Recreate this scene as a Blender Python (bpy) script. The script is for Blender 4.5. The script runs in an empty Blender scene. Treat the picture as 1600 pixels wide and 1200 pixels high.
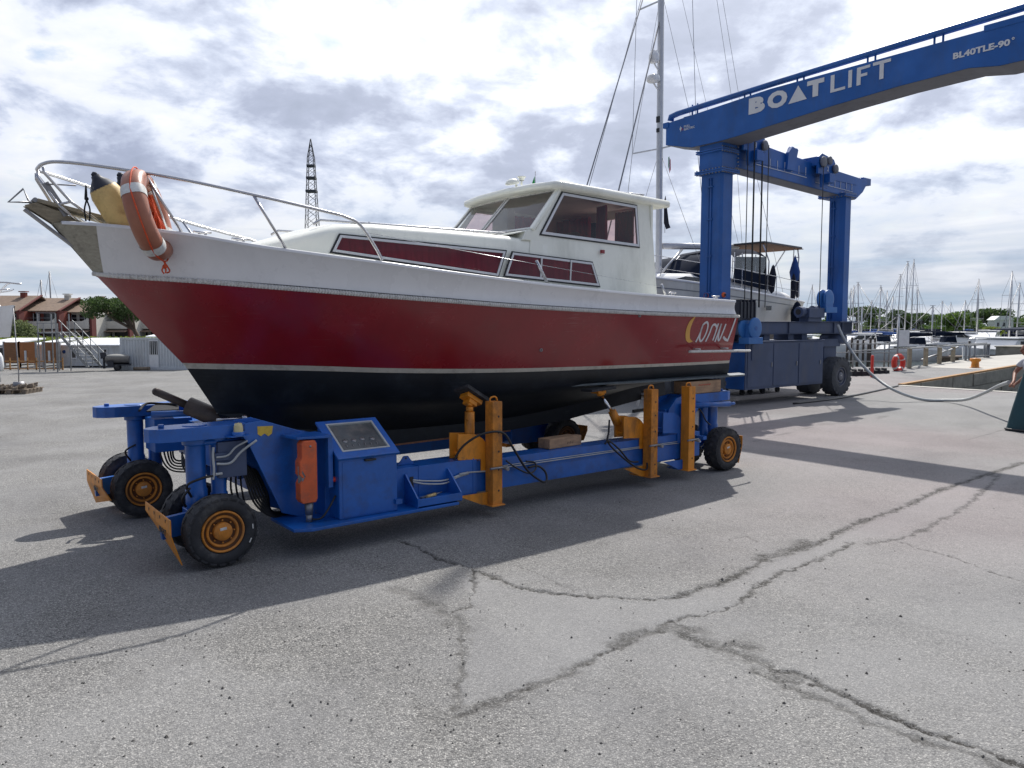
import bpy, bmesh, math, random
import numpy as np
from mathutils import Vector, Matrix, Quaternion
R = math.radians
random.seed(7)
sc = bpy.context.scene
col = sc.collection
# ---------------------------------------------------------------- camera
F_PX, HZ, CAM_H = 1200.0, 508.0, 1.8
PITCH = math.atan((600 - HZ) / F_PX)
cam_d = bpy.data.cameras.new("camera")
cam = bpy.data.objects.new("camera", cam_d); col.objects.link(cam)
cam.location = (0, 0, CAM_H)
cam.rotation_euler = (R(90) - PITCH, 0, 0)
cam_d.sensor_fit = 'HORIZONTAL'; cam_d.sensor_width = 36.0
cam_d.lens = 36.0 * F_PX / 1600.0
cam_d.clip_start = 0.05; cam_d.clip_end = 4000
sc.camera = cam
# ---------------------------------------------------------------- light
SUN_EL, SUN_AZ = R(49.6), math.atan2(0.27, 0.963)      # azimuth measured from +Y towards +X
sun_d = bpy.data.lights.new("sun", 'SUN'); sun_d.energy = 4.9; sun_d.angle = R(0.6)
sun_d.color = (1.0, 0.955, 0.89)
sun = bpy.data.objects.new("sun", sun_d); col.objects.link(sun)
sd = Vector((math.sin(SUN_AZ) * math.cos(SUN_EL), math.cos(SUN_AZ) * math.cos(SUN_EL), math.sin(SUN_EL)))
sun.rotation_euler = sd.to_track_quat('Z', 'Y').to_euler()
world = bpy.data.worlds.new("World"); sc.world = world; world.use_nodes = True
def build_sky():
    nt = world.node_tree; nt.nodes.clear(); N = nt.nodes.new; Lk = nt.links.new
    out = N('ShaderNodeOutputWorld'); bg = N('ShaderNodeBackground'); Lk(bg.outputs[0], out.inputs[0])
    bg.inputs[1].default_value = 1.0
    sky = N('ShaderNodeTexSky'); sky.sky_type = 'NISHITA'; sky.sun_disc = False
    sky.sun_elevation = SUN_EL; sky.sun_rotation = SUN_AZ; sky.air_density = 1.0; sky.dust_density = 1.5
    sk = N('ShaderNodeVectorMath'); sk.operation = 'SCALE'; sk.inputs[3].default_value = 0.13
    Lk(sky.outputs[0], sk.inputs[0])
    tc = N('ShaderNodeTexCoord'); sep = N('ShaderNodeSeparateXYZ'); Lk(tc.outputs['Generated'], sep.inputs[0])
    def math_(op, a, b=None, clamp=False):
        m = N('ShaderNodeMath'); m.operation = op; m.use_clamp = clamp
        for i, v in enumerate((a, b)):
            if v is None: continue
            if isinstance(v, (int, float)): m.inputs[i].default_value = v
            else: Lk(v, m.inputs[i])
        return m.outputs[0]
    zc = math_('MAXIMUM', sep.outputs[2], 0.0)
    den = math_('ADD', zc, 0.30)
    u = math_('DIVIDE', sep.outputs[0], den); v = math_('DIVIDE', sep.outputs[1], den)
    cb = N('ShaderNodeCombineXYZ'); Lk(u, cb.inputs[0]); Lk(v, cb.inputs[1])
    def noise(scale, detail, rough, off, dist=0.0, vec=None):
        mp = N('ShaderNodeMapping'); mp.inputs['Location'].default_value = off; Lk(vec or cb.outputs[0], mp.inputs[0])
        n = N('ShaderNodeTexNoise'); n.inputs['Scale'].default_value = scale; n.inputs['Detail'].default_value = detail
        n.inputs['Roughness'].default_value = rough; n.inputs['Distortion'].default_value = dist
        Lk(mp.outputs[0], n.inputs[0]); return n.outputs[0]
    def ramp(x, *st):
        r = N('ShaderNodeValToRGB'); e = r.color_ramp.elements
        e[0].position = st[0][0]; e[0].color = (*st[0][1], 1)
        e[1].position = st[-1][0]; e[1].color = (*st[-1][1], 1)
        for p, c in st[1:-1]:
            k = e.new(p); k.color = (*c, 1)
        Lk(x, r.inputs[0]); return r.outputs[0]
    g = lambda x: (x, x, x)
    # thickness of the cloud deck: large masses broken into billows
    big = noise(1.6, 3, .5, (3.1, 1.7, 0)); mid = noise(3.9, 8, .56, (7.6, 2.9, 4), .2); fin = noise(13.0, 6, .62, (1, 8, 2), .2)
    th = math_('ADD', math_('MULTIPLY', big, .30), math_('ADD', math_('MULTIPLY', mid, .57), math_('MULTIPLY', fin, .13)))
    ccol = ramp(th, (.41, (.98, .99, 1.0)), (.482, (.86, .90, .99)), (.522, (.62, .68, .82)), (.568, (.43, .48, .62)), (.65, (.35, .40, .52)))
    # cloud away from the sun is lit less
    vd = N('ShaderNodeVectorMath'); vd.operation = 'DOT_PRODUCT'; Lk(tc.outputs['Generated'], vd.inputs[0]); vd.inputs[1].default_value = sd
    fall = ramp(vd.outputs['Value'], (.0, (.25, .29, .38)), (.34, (.56, .60, .68)), (.56, (.94, .95, .98)), (1.0, g(1.0)))
    cm = N('ShaderNodeMixRGB'); cm.blend_type = 'MULTIPLY'; cm.inputs[0].default_value = 1; Lk(ccol, cm.inputs[1]); Lk(fall, cm.inputs[2]); ccol = cm.outputs[0]
    mask = ramp(th, (.33, g(0)), (.42, g(1)))
    mix = N('ShaderNodeMixRGB'); Lk(mask, mix.inputs[0]); Lk(sk.outputs[0], mix.inputs[1]); Lk(ccol, mix.inputs[2])
    # brighter where the sun stands behind the cloud
    glow = ramp(vd.outputs['Value'], (.60, g(0)), (.86, g(.30)), (1.0, g(.8)))
    gl = N('ShaderNodeMixRGB'); gl.blend_type = 'ADD'; gl.inputs[0].default_value = .55
    Lk(mix.outputs[0], gl.inputs[1]); Lk(glow, gl.inputs[2])
    # thin layered cloud and blue air low over the horizon
    lowv = N('ShaderNodeCombineXYZ'); Lk(math_('MULTIPLY', sep.outputs[0], 1.6), lowv.inputs[0]); Lk(math_('MULTIPLY', sep.outputs[1], 1.6), lowv.inputs[1]); Lk(math_('MULTIPLY', zc, 17), lowv.inputs[2])
    lo = noise(2.0, 6, .55, (2.2, 5, 1), .4, lowv.outputs[0])
    lcol = ramp(lo, (.38, (.42, .52, .64)), (.50, (.55, .61, .70)), (.60, (.72, .75, .81)))
    lm = ramp(zc, (.035, g(.92)), (.19, g(0)))
    mx2 = N('ShaderNodeMixRGB'); Lk(lm, mx2.inputs[0]); Lk(gl.outputs[0], mx2.inputs[1]); Lk(lcol, mx2.inputs[2])
    Lk(mx2.outputs[0], bg.inputs[0])
build_sky()
sc.view_settings.view_transform = 'Standard'; sc.view_settings.look = 'None'
sc.view_settings.exposure = 0.08; sc.view_settings.gamma = 1.0
sc.render.engine = 'CYCLES'
sc.cycles.max_bounces = 6; sc.cycles.transparent_max_bounces = 12; sc.cycles.use_denoising = True

# ---------------------------------------------------------------- materials
def mat(name, color, rough=.5, metal=0.0, var=.12, scale=6.0, bump=0.0, bscale=60.0, spec=.5, coat=0.0, dirt=None, dirt_amt=0.0,
        dirt_scale=3.0, stretch=(1, 1, 1), rvar=.1, coord='Object', rust=0.0, streak=0.0, scratch=None):
    m = bpy.data.materials.new(name); m.use_nodes = True
    nt = m.node_tree; N = nt.nodes.new; Lk = nt.links.new
    b = nt.nodes['Principled BSDF']
    b.inputs['Roughness'].default_value = rough; b.inputs['Metallic'].default_value = metal
    b.inputs['Specular IOR Level'].default_value = spec
    if coat: b.inputs['Coat Weight'].default_value = coat; b.inputs['Coat Roughness'].default_value = .12
    tc = N('ShaderNodeTexCoord'); mp = N('ShaderNodeMapping'); mp.inputs['Scale'].default_value = stretch
    Lk(tc.outputs[coord], mp.inputs[0])
    n = N('ShaderNodeTexNoise'); n.inputs['Scale'].default_value = scale; n.inputs['Detail'].default_value = 6; n.inputs['Roughness'].default_value = .65
    Lk(mp.outputs[0], n.inputs[0])
    r = N('ShaderNodeValToRGB'); e = r.color_ramp.elements
    c = Vector(color[:3])
    e[0].position = .3; e[0].color = (*(c * (1 - var)), 1); e[1].position = .72; e[1].color = (*[min(1, x * (1 + var)) for x in c], 1)
    Lk(n.outputs[0], r.inputs[0]); cur = r.outputs[0]
    if dirt_amt > 0:
        n2 = N('ShaderNodeTexNoise'); n2.inputs['Scale'].default_value = dirt_scale; n2.inputs['Detail'].default_value = 9; n2.inputs['Roughness'].default_value = .72
        mp2 = N('ShaderNodeMapping'); mp2.inputs['Scale'].default_value = (1, 1, .35 if streak else 1); mp2.inputs['Location'].default_value = (3.3, 1.2, 7)
        Lk(tc.outputs[coord], mp2.inputs[0]); Lk(mp2.outputs[0], n2.inputs[0])
        r2 = N('ShaderNodeValToRGB'); r2.color_ramp.elements[0].position = .5; r2.color_ramp.elements[0].color = (0, 0, 0, 1)
        r2.color_ramp.elements[1].position = .72; r2.color_ramp.elements[1].color = (dirt_amt,) * 3 + (1,)
        Lk(n2.outputs[0], r2.inputs[0])
        mx = N('ShaderNodeMixRGB'); mx.inputs[2].default_value = (*(dirt or (.08, .07, .06)), 1)
        Lk(r2.outputs[0], mx.inputs[0]); Lk(cur, mx.inputs[1]); cur = mx.outputs[0]
    if scratch:
        mp6 = N('ShaderNodeMapping'); mp6.inputs['Scale'].default_value = (.5, .5, 22); Lk(tc.outputs[coord], mp6.inputs[0])
        n6 = N('ShaderNodeTexNoise'); n6.inputs['Scale'].default_value = 4; n6.inputs['Detail'].default_value = 9; n6.inputs['Roughness'].default_value = .7; Lk(mp6.outputs[0], n6.inputs[0])
        n7 = N('ShaderNodeTexNoise'); n7.inputs['Scale'].default_value = 1.8; n7.inputs['Detail'].default_value = 3; Lk(tc.outputs[coord], n7.inputs[0])
        a6 = N('ShaderNodeMath'); a6.operation = 'ADD'; Lk(n6.outputs[0], a6.inputs[0]); Lk(n7.outputs[0], a6.inputs[1])
        r6 = N('ShaderNodeValToRGB'); r6.color_ramp.elements[0].position = 1.18 / 2 + .01; r6.color_ramp.elements[0].color = (0, 0, 0, 1); r6.color_ramp.elements[1].position = .66; r6.color_ramp.elements[1].color = (.75, .75, .75, 1)
        h6 = N('ShaderNodeMath'); h6.operation = 'MULTIPLY'; h6.inputs[1].default_value = .5; Lk(a6.outputs[0], h6.inputs[0]); Lk(h6.outputs[0], r6.inputs[0])
        mx6 = N('ShaderNodeMixRGB'); mx6.inputs[2].default_value = (*scratch, 1); Lk(r6.outputs[0], mx6.inputs[0]); Lk(cur, mx6.inputs[1]); cur = mx6.outputs[0]
    if rust:
        n4 = N('ShaderNodeTexNoise'); n4.inputs['Scale'].default_value = 7; n4.inputs['Detail'].default_value = 12; n4.inputs['Roughness'].default_value = .82
        mp4 = N('ShaderNodeMapping'); mp4.inputs['Location'].default_value = (9.1, 4.2, 1); mp4.inputs['Scale'].default_value = (1, 1, .7); Lk(tc.outputs[coord], mp4.inputs[0]); Lk(mp4.outputs[0], n4.inputs[0])
        r4 = N('ShaderNodeValToRGB'); r4.color_ramp.elements[0].position = .655 - rust * .05; r4.color_ramp.elements[0].color = (0, 0, 0, 1); r4.color_ramp.elements[1].position = .70 - rust * .05; r4.color_ramp.elements[1].color = (.9, .9, .9, 1)
        Lk(n4.outputs[0], r4.inputs[0]); mx4 = N('ShaderNodeMixRGB'); mx4.inputs[2].default_value = (.10, .055, .035, 1); Lk(r4.outputs[0], mx4.inputs[0]); Lk(cur, mx4.inputs[1]); cur = mx4.outputs[0]
        n5 = N('ShaderNodeTexNoise'); n5.inputs['Scale'].default_value = 1.3; n5.inputs['Detail'].default_value = 5; Lk(tc.outputs[coord], n5.inputs[0])
        r5 = N('ShaderNodeValToRGB'); r5.color_ramp.elements[0].position = .48; r5.color_ramp.elements[0].color = (0, 0, 0, 1); r5.color_ramp.elements[1].position = .68; r5.color_ramp.elements[1].color = (.30, .30, .30, 1)
        Lk(n5.outputs[0], r5.inputs[0]); mx5 = N('ShaderNodeMixRGB'); mx5.inputs[2].default_value = (*[min(1, x * 1.5 + .035) for x in c], 1); Lk(r5.outputs[0], mx5.inputs[0]); Lk(cur, mx5.inputs[1]); cur = mx5.outputs[0]
    Lk(cur, b.inputs['Base Color'])
    mr = N('ShaderNodeMapRange'); mr.inputs[3].default_value = max(0.02, rough - rvar); mr.inputs[4].default_value = min(1, rough + rvar)
    Lk(n.outputs[0], mr.inputs[0]); Lk(mr.outputs[0], b.inputs['Roughness'])
    if bump:
        n3 = N('ShaderNodeTexNoise'); n3.inputs['Scale'].default_value = bscale; n3.inputs['Detail'].default_value = 4
        Lk(tc.outputs[coord], n3.inputs[0])
        bp = N('ShaderNodeBump'); bp.inputs['Strength'].default_value = bump; bp.inputs['Distance'].default_value = .01
        Lk(n3.outputs[0], bp.inputs['Height']); Lk(bp.outputs[0], b.inputs['Normal'])
    return m
def glass_mat(name, tint, transp=.6, rough=.02):
    m = bpy.data.materials.new(name); m.use_nodes = True; nt = m.node_tree; nt.nodes.clear(); N = nt.nodes.new; Lk = nt.links.new
    o = N('ShaderNodeOutputMaterial'); t = N('ShaderNodeBsdfTransparent'); t.inputs[0].default_value = (*tint, 1)
    g = N('ShaderNodeBsdfGlossy'); g.inputs['Roughness'].default_value = rough; g.inputs[0].default_value = (.9, .93, .95, 1)
    fr = N('ShaderNodeFresnel'); fr.inputs[0].default_value = 1.5
    ad = N('ShaderNodeMath'); ad.operation = 'ADD'; ad.inputs[1].default_value = (1 - transp) * .25; ad.use_clamp = True; Lk(fr.outputs[0], ad.inputs[0])
    mx = N('ShaderNodeMixShader'); Lk(ad.outputs[0], mx.inputs[0]); Lk(t.outputs[0], mx.inputs[1]); Lk(g.outputs[0], mx.inputs[2]); Lk(mx.outputs[0], o.inputs[0])
    return m
MT = {}
def mk(k, *a, **kw): MT[k] = mat(k, *a, **kw)
mk('blue_paint', (.006, .10, .40), .38, var=.16, scale=5, dirt=(.03, .035, .05), dirt_amt=.55, dirt_scale=5, coat=.15, bump=.04, bscale=14, rust=0.6)
mk('lift_blue', (.008, .092, .34), .42, var=.12, scale=2, dirt=(.04, .06, .1), dirt_amt=.45, dirt_scale=2.2, streak=1, bump=.04, bscale=9, rust=0.3)
mk('lift_grey_blue', (.055, .078, .145), .6, var=.14, scale=2, dirt=(.12, .12, .13), dirt_amt=.5, dirt_scale=3, streak=1, bump=.05, bscale=8, rust=0.3)
mk('lift_grey', (.15, .155, .18), .6, var=.14, scale=2, dirt=(.07, .07, .08), dirt_amt=.5, dirt_scale=3)
mk('orange_paint', (.66, .235, .012), .5, var=.16, scale=9, dirt=(.09, .045, .02), dirt_amt=.75, dirt_scale=7, streak=1, bump=.1, bscale=40, rust=1.0)
mk('orange_worn', (.52, .19, .02), .65, var=.35, scale=16, dirt=(.10, .07, .05), dirt_amt=.9, dirt_scale=5, streak=1, bump=.15, bscale=60, rust=1.0)
mk('orange_red', (.62, .11, .03), .5, var=.15, dirt=(.1, .08, .07), dirt_amt=.5, dirt_scale=9)
mk('white_gel', (.72, .72, .73), .28, var=.04, scale=2, dirt=(.42, .42, .43), dirt_amt=.25, dirt_scale=1.7, coat=.3, streak=1)
mk('cream_gel', (.80, .81, .74), .34, var=.05, scale=2, dirt=(.45, .46, .40), dirt_amt=.5, dirt_scale=2.5, coat=.2, streak=1)
mk('rub_white', (.62, .61, .58), .5, var=.1, scale=30, dirt=(.15, .14, .13), dirt_amt=.7, dirt_scale=24)
mk('boot_white', (.52, .49, .42), .5, var=.1, scale=9, dirt=(.2, .17, .13), dirt_amt=.6, dirt_scale=9)
mk('red_hull', (.235, .011, .018), .26, var=.14, scale=1.6, dirt=(.17, .035, .035), dirt_amt=.45, dirt_scale=1.6, coat=.35, bump=.05, bscale=1.6, scratch=(.30, .10, .10))
mk('antifoul', (.007, .010, .014), .5, var=.4, scale=2.5, dirt=(.035, .045, .055), dirt_amt=.5, dirt_scale=3, bump=.12, bscale=25, rvar=.15, scratch=(.05, .06, .065))
mk('fin_grey', (.09, .115, .13), .42, var=.25, scale=6, dirt=(.03, .04, .05), dirt_amt=.6, dirt_scale=8)
mk('stem_ply', (.34, .32, .26), .75, var=.22, scale=22, stretch=(1, 1, 2.5), dirt=(.13, .12, .10), dirt_amt=.7, dirt_scale=14, bump=.25, bscale=50)
mk('old_wood', (.30, .26, .19), .8, var=.25, scale=14, stretch=(.4, 3, 3), dirt=(.1, .09, .07), dirt_amt=.7, dirt_scale=9, bump=.3, bscale=40)
mk('timber', (.36, .23, .14), .8, var=.25, scale=10, stretch=(.5, 4, 4), dirt=(.12, .08, .06), dirt_amt=.6, dirt_scale=6, bump=.3, bscale=40)
mk('pallet_wood', (.20, .16, .12), .85, var=.3, scale=9, bump=.3)
mk('steel', (.52, .52, .54), .28, 1.0, var=.1, scale=20, rvar=.12)
mk('chrome', (.75, .75, .76), .12, 1.0, var=.05)
mk('dull_steel', (.28, .28, .29), .5, .8, var=.2, scale=15)
mk('alu', (.58, .58, .59), .42, .7, var=.08)
mk('rubber', (.026, .027, .031), .8, var=.35, scale=18, dirt=(.11, .105, .10), dirt_amt=.8, dirt_scale=6, bump=.12, bscale=70)
mk('rubber_dusty', (.055, .06, .07), .85, var=.3, scale=8, dirt=(.13, .13, .13), dirt_amt=.6, dirt_scale=6, bump=.15)
mk('hose_black', (.012, .012, .014), .42, var=.2)
mk('hose_grey', (.42, .44, .44), .5, var=.15)
mk('black_trim', (.015, .016, .018), .45, var=.2)
mk('burgundy', (.36, .035, .06), .85, var=.25, scale=5, stretch=(6, 6, .3), bump=.3, bscale=12)
mk('dark_inside', (.035, .03, .03), .8)
mk('seat_brown', (.10, .06, .045), .6)
mk('inside_cream', (.55, .48, .38), .7)
mk('buoy_orange', (.33, .125, .075), .42, var=.12, scale=12, dirt=(.3, .13, .08), dirt_amt=.6, dirt_scale=9, bump=.08)
mk('buoy_flank', (.50, .10, .03), .5, var=.15, scale=12)
mk('reflective', (.62, .62, .60), .5, var=.12, scale=40, dirt=(.3, .28, .26), dirt_amt=.7, dirt_scale=30)
mk('rope_orange', (.62, .075, .018), .7, var=.25, scale=60, bump=.4, bscale=200)
mk('rope_black', (.012, .013, .018), .8, var=.3, bump=.4, bscale=200)
mk('fender_yellow', (.70, .50, .20), .5, var=.15, scale=8, dirt=(.38, .22, .08), dirt_amt=.8, dirt_scale=7)
mk('navy_cap', (.012, .015, .028), .45)
mk('letter_white', (.62, .63, .65), .5, var=.06)
mk('moon_yellow', (.68, .38, .09), .5, var=.08)
mk('yellow_patch', (.62, .42, .05), .5, var=.1, dirt=(.2, .14, .05), dirt_amt=.6, dirt_scale=20)
mk('beacon', (.55, .48, .26), .25, var=.1)
mk('brown_pad', (.05, .035, .03), .55, var=.4, scale=10, dirt=(.12, .09, .07), dirt_amt=.6)
mk('copper', (.42, .2, .12), .35, .8, var=.3, scale=20)
mk('red_plastic', (.6, .035, .02), .45, var=.1)
mk('white_paint', (.72, .73, .74), .45, var=.06, dirt=(.35, .35, .34), dirt_amt=.4)
mk('yacht_white', (.80, .80, .80), .3, var=.05, scale=1, dirt=(.5, .49, .44), dirt_amt=.4, dirt_scale=1, coat=.2)
mk('yacht_cream', (.74, .71, .63), .35, var=.08, scale=1, dirt=(.40, .37, .30), dirt_amt=.5, dirt_scale=1.3, streak=1)
mk('navy_canvas', (.012, .018, .035), .95, spec=.1, var=.2, bump=.3, bscale=8)
mk('blue_canvas', (.02, .07, .25), .85, var=.2)
mk('teal_canvas', (.012, .055, .07), .75, var=.25, scale=4, bump=.25, bscale=7)
mk('grey_canvas', (.24, .24, .23), .8, var=.1)
mk('solar', (.015, .018, .03), .2, var=.2)
mk('green_flag', (.01, .22, .05), .8); mk('white_flag', (.7, .7, .7), .8); mk('red_flag', (.5, .02, .02), .8); mk('black_flag', (.01, .012, .025), .85)
mk('brown_screen', (.24, .12, .06), .85, var=.3, scale=5, stretch=(1, 1, 6), bump=.3, bscale=20)
mk('brown_screen_red', (.36, .15, .06), .85, var=.2, scale=5, stretch=(1, 1, 6), bump=.3, bscale=20)
mk('container_white', (.55, .58, .60), .5, var=.08, dirt=(.3, .28, .25), dirt_amt=.5, dirt_scale=1.5, streak=1)
mk('roof_white', (.78, .80, .81), .5, var=.05)
mk('brick_red', (.20, .05, .035), .85, var=.25, scale=4)
mk('stucco_red', (.13, .035, .03), .85, var=.15, scale=2)
mk('stucco', (.58, .56, .50), .85, var=.1, scale=1, dirt=(.35, .33, .29), dirt_amt=.4, dirt_scale=.8, streak=1)
mk('roof_tile', (.21, .15, .11), .9, var=.3, scale=2.5, stretch=(1, 1, 1), dirt=(.15, .11, .09), dirt_amt=.5, dirt_scale=.6, bump=.3, bscale=5)
mk('window_dark', (.02, .025, .03), .2, var=.2)
mk('concrete_wall', (.25, .235, .20), .85, var=.25, scale=3, dirt=(.09, .085, .07), dirt_amt=.8, dirt_scale=1.2, bump=.4, bscale=8)
mk('pier_top', (.40, .385, .35), .9, var=.12, scale=1, dirt=(.25, .24, .22), dirt_amt=.5, dirt_scale=1)
mk('rust_edge', (.32, .17, .06), .8, var=.3, scale=5)
mk('red_wood', (.30, .10, .06), .85, var=.3)
mk('pontoon', (.22, .17, .13), .85, var=.25)
mk('pile', (.07, .055, .045), .9, var=.3)
mk('skin', (.42, .22, .15), .5, var=.06); mk('skin_tan', (.30, .13, .08), .5, var=.06)
mk('hair', (.03, .02, .015), .7); mk('shirt', (.55, .56, .60), .9, var=.06, bump=.3, bscale=15); mk('jeans', (.035, .05, .10), .9, var=.2); mk('shoe', (.02, .02, .02), .7)
mk('bark', (.10, .075, .055), .95, var=.3, bump=.5, bscale=8)
mk('galv', (.24, .25, .26), .5, .6, var=.15)
mk('dark_mesh', (.07, .075, .085), .8)
mk('rim_rust', (.13, .055, .02), .7, var=.3, scale=20)  # plain dark brown for rim dishes and the yacht's panel frame
MT['glass'] = glass_mat('glass', (.92, .95, .96), 1.0)
MT['glass_pink'] = glass_mat('glass_pink', (.66, .46, .44), 1.0)
MT['glass_dark'] = glass_mat('glass_dark', (.80, .68, .68), 1.0)
MT['vinyl'] = glass_mat('vinyl', (.75, .78, .8), .7, .08)
def foliage_mat(name, c1, c2):
    m = bpy.data.materials.new(name); m.use_nodes = True; nt = m.node_tree; N = nt.nodes.new; Lk = nt.links.new
    b = nt.nodes['Principled BSDF']; b.inputs['Roughness'].default_value = .6
    g = N('ShaderNodeNewGeometry'); r = N('ShaderNodeValToRGB'); Lk(g.outputs['Random Per Island'], r.inputs[0])
    e = r.color_ramp.elements; e[0].color = (*c1, 1); e[1].color = (*c2, 1); Lk(r.outputs[0], b.inputs['Base Color'])
    t = N('ShaderNodeBsdfTranslucent'); Lk(r.outputs[0], t.inputs[0]); mx = N('ShaderNodeMixShader'); mx.inputs[0].default_value = .35
    o = nt.nodes['Material Output']; Lk(b.outputs[0], mx.inputs[1]); Lk(t.outputs[0], mx.inputs[2]); Lk(mx.outputs[0], o.inputs[0])
    return m
MT['leaf_dark'] = foliage_mat('leaf_dark', (.035, .070, .020), (.095, .15, .045))
MT['leaf_mid'] = foliage_mat('leaf_mid', (.07, .13, .025), (.17, .26, .06))
MT['leaf_light'] = foliage_mat('leaf_light', (.16, .21, .03), (.30, .36, .07))
MT['leaf_grey'] = foliage_mat('leaf_grey', (.09, .12, .05), (.20, .24, .10))

# ---------------------------------------------------------------- mesh builder
class MB:
    def __init__(s): s.v = []; s.f = []; s.sm = []
    def add(s, vs, fs, smooth=False):
        o = len(s.v); s.v += [tuple(p) for p in vs]
        for f in fs: s.f.append(tuple(i + o for i in f)); s.sm.append(smooth)
        return s
    def box(s, x0, x1, y0, y1, z0, z1):
        return s.add([(x0, y0, z0), (x1, y0, z0), (x1, y1, z0), (x0, y1, z0), (x0, y0, z1), (x1, y0, z1), (x1, y1, z1), (x0, y1, z1)],
                     [(0, 3, 2, 1), (4, 5, 6, 7), (0, 1, 5, 4), (1, 2, 6, 5), (2, 3, 7, 6), (3, 0, 4, 7)])
    def obox(s, c, ax, ay, az):          # centre and three half vectors
        c, ax, ay, az = map(Vector, (c, ax, ay, az))
        vs = [c + i * ax + j * ay + k * az for k in (-1, 1) for (i, j) in ((-1, -1), (1, -1), (1, 1), (-1, 1))]
        return s.add(vs, [(0, 3, 2, 1), (4, 5, 6, 7), (0, 1, 5, 4), (1, 2, 6, 5), (2, 3, 7, 6), (3, 0, 4, 7)])
    def beam(s, p, q, w, h=None):        # square bar
        p, q = Vector(p), Vector(q); d = (q - p); L = d.length; d.normalize(); h = h or w
        up = Vector((0, 0, 1)) if abs(d.z) < .95 else Vector((1, 0, 0))
        a = d.cross(up).normalized(); b = a.cross(d).normalized()
        return s.obox((p + q) / 2, d * L / 2, a * w / 2, b * h / 2)
    def tube(s, pts, r, n=8, closed=False, cap=True):
        pts = [Vector(p) for p in pts]; m = len(pts); rs = r if isinstance(r, (list, tuple)) else [r] * m
        vs = []; prev = None
        for i, p in enumerate(pts):
            if closed: t = pts[(i + 1) % m] - pts[i - 1]
            else: t = pts[min(i + 1, m - 1)] - pts[max(i - 1, 0)]
            if t.length < 1e-9: t = Vector((0, 0, 1))
            t.normalize()
            if prev is None:
                a = t.cross(Vector((0, 0, 1)) if abs(t.z) < .9 else Vector((1, 0, 0))).normalized()
            else:
                a = (prev - t * prev.dot(t))
                a = a.normalized() if a.length > 1e-6 else t.orthogonal().normalized()
            prev = a; b = t.cross(a)
            for k in range(n):
                an = 2 * math.pi * k / n; vs.append(p + (a * math.cos(an) + b * math.sin(an)) * rs[i])
        fs = []
        for i in range(m if closed else m - 1):
            j = (i + 1) % m
            for k in range(n): fs.append((i * n + k, i * n + (k + 1) % n, j * n + (k + 1) % n, j * n + k))
        s.add(vs, fs, True)
        if cap and not closed:
            o = len(s.v) - len(vs)
            s.f.append(tuple(o + k for k in reversed(range(n)))); s.sm.append(False)
            s.f.append(tuple(o + (m - 1) * n + k for k in range(n))); s.sm.append(False)
        return s
    def cyl(s, p, q, r, r2=None, n=16): return s.tube([p, q], [r, r if r2 is None else r2], n)
    def prism(s, poly, lo, hi, axis='y'):   # poly in the other two coordinates
        def P(a, b, c): return {'y': (a, c, b), 'z': (a, b, c), 'x': (c, a, b)}[axis]
        m = len(poly); vs = [P(a, b, lo) for a, b in poly] + [P(a, b, hi) for a, b in poly]
        return s.add(vs, [tuple(range(m)), tuple(reversed(range(m, 2 * m)))] + [(i, i + m, (i + 1) % m + m, (i + 1) % m) for i in range(m)])
    def slab(s, pts, nrm, t):               # planar polygon pts thickened along nrm
        nrm = Vector(nrm).normalized() * t; m = len(pts); pts = [Vector(p) for p in pts]
        return s.add(pts + [p + nrm for p in pts], [tuple(reversed(range(m))), tuple(range(m, 2 * m))] + [(i, (i + 1) % m, (i + 1) % m + m, i + m) for i in range(m)])
    def ring(s, outer, inner, nrm, t):      # frame between two polygons, thickened
        nrm = Vector(nrm).normalized() * t; m = len(outer); o = [Vector(p) for p in outer]; i_ = [Vector(p) for p in inner]
        vs = o + i_ + [p + nrm for p in o] + [p + nrm for p in i_]; fs = []
        for a in range(m):
            b = (a + 1) % m
            fs += [(a, a + m, b + m, b), (a + 2 * m, b + 2 * m, b + 3 * m, a + 3 * m), (a, b, b + 2 * m, a + 2 * m), (a + m, a + 3 * m, b + 3 * m, b + m)]
        return s.add(vs, fs)
    def grid(s, rows, smooth=True, closed=False):
        m = len(rows[0]); vs = [p for r in rows for p in r]; fs = []
        for i in range(len(rows) - 1):
            for k in range(m if closed else m - 1):
                fs.append((i * m + k, i * m + (k + 1) % m, (i + 1) * m + (k + 1) % m, (i + 1) * m + k))
        return s.add(vs, fs, smooth)
    def lathe(s, prof, c, axis, n=32, smooth=True):   # prof = [(radius, along)]
        c, ax = Vector(c), Vector(axis).normalized(); a = ax.orthogonal().normalized(); b = ax.cross(a)
        rows = [[c + ax * h + (a * math.cos(2 * math.pi * k / n) + b * math.sin(2 * math.pi * k / n)) * r for k in range(n)] for r, h in prof]
        s.grid(rows, smooth, True); return s
    def ball(s, c, rx, ry=None, rz=None, n=12):
        ry = ry or rx; rz = rz or rx
        rows = [[(c[0] + rx * math.sin(t) * math.cos(p), c[1] + ry * math.sin(t) * math.sin(p), c[2] + rz * math.cos(t)) for p in [2 * math.pi * k / n for k in range(n)]]
                for t in [math.pi * (i + .001) / (n // 2 + .002) for i in range(n // 2 + 1)]]
        s.grid(rows, True, True); return s
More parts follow.
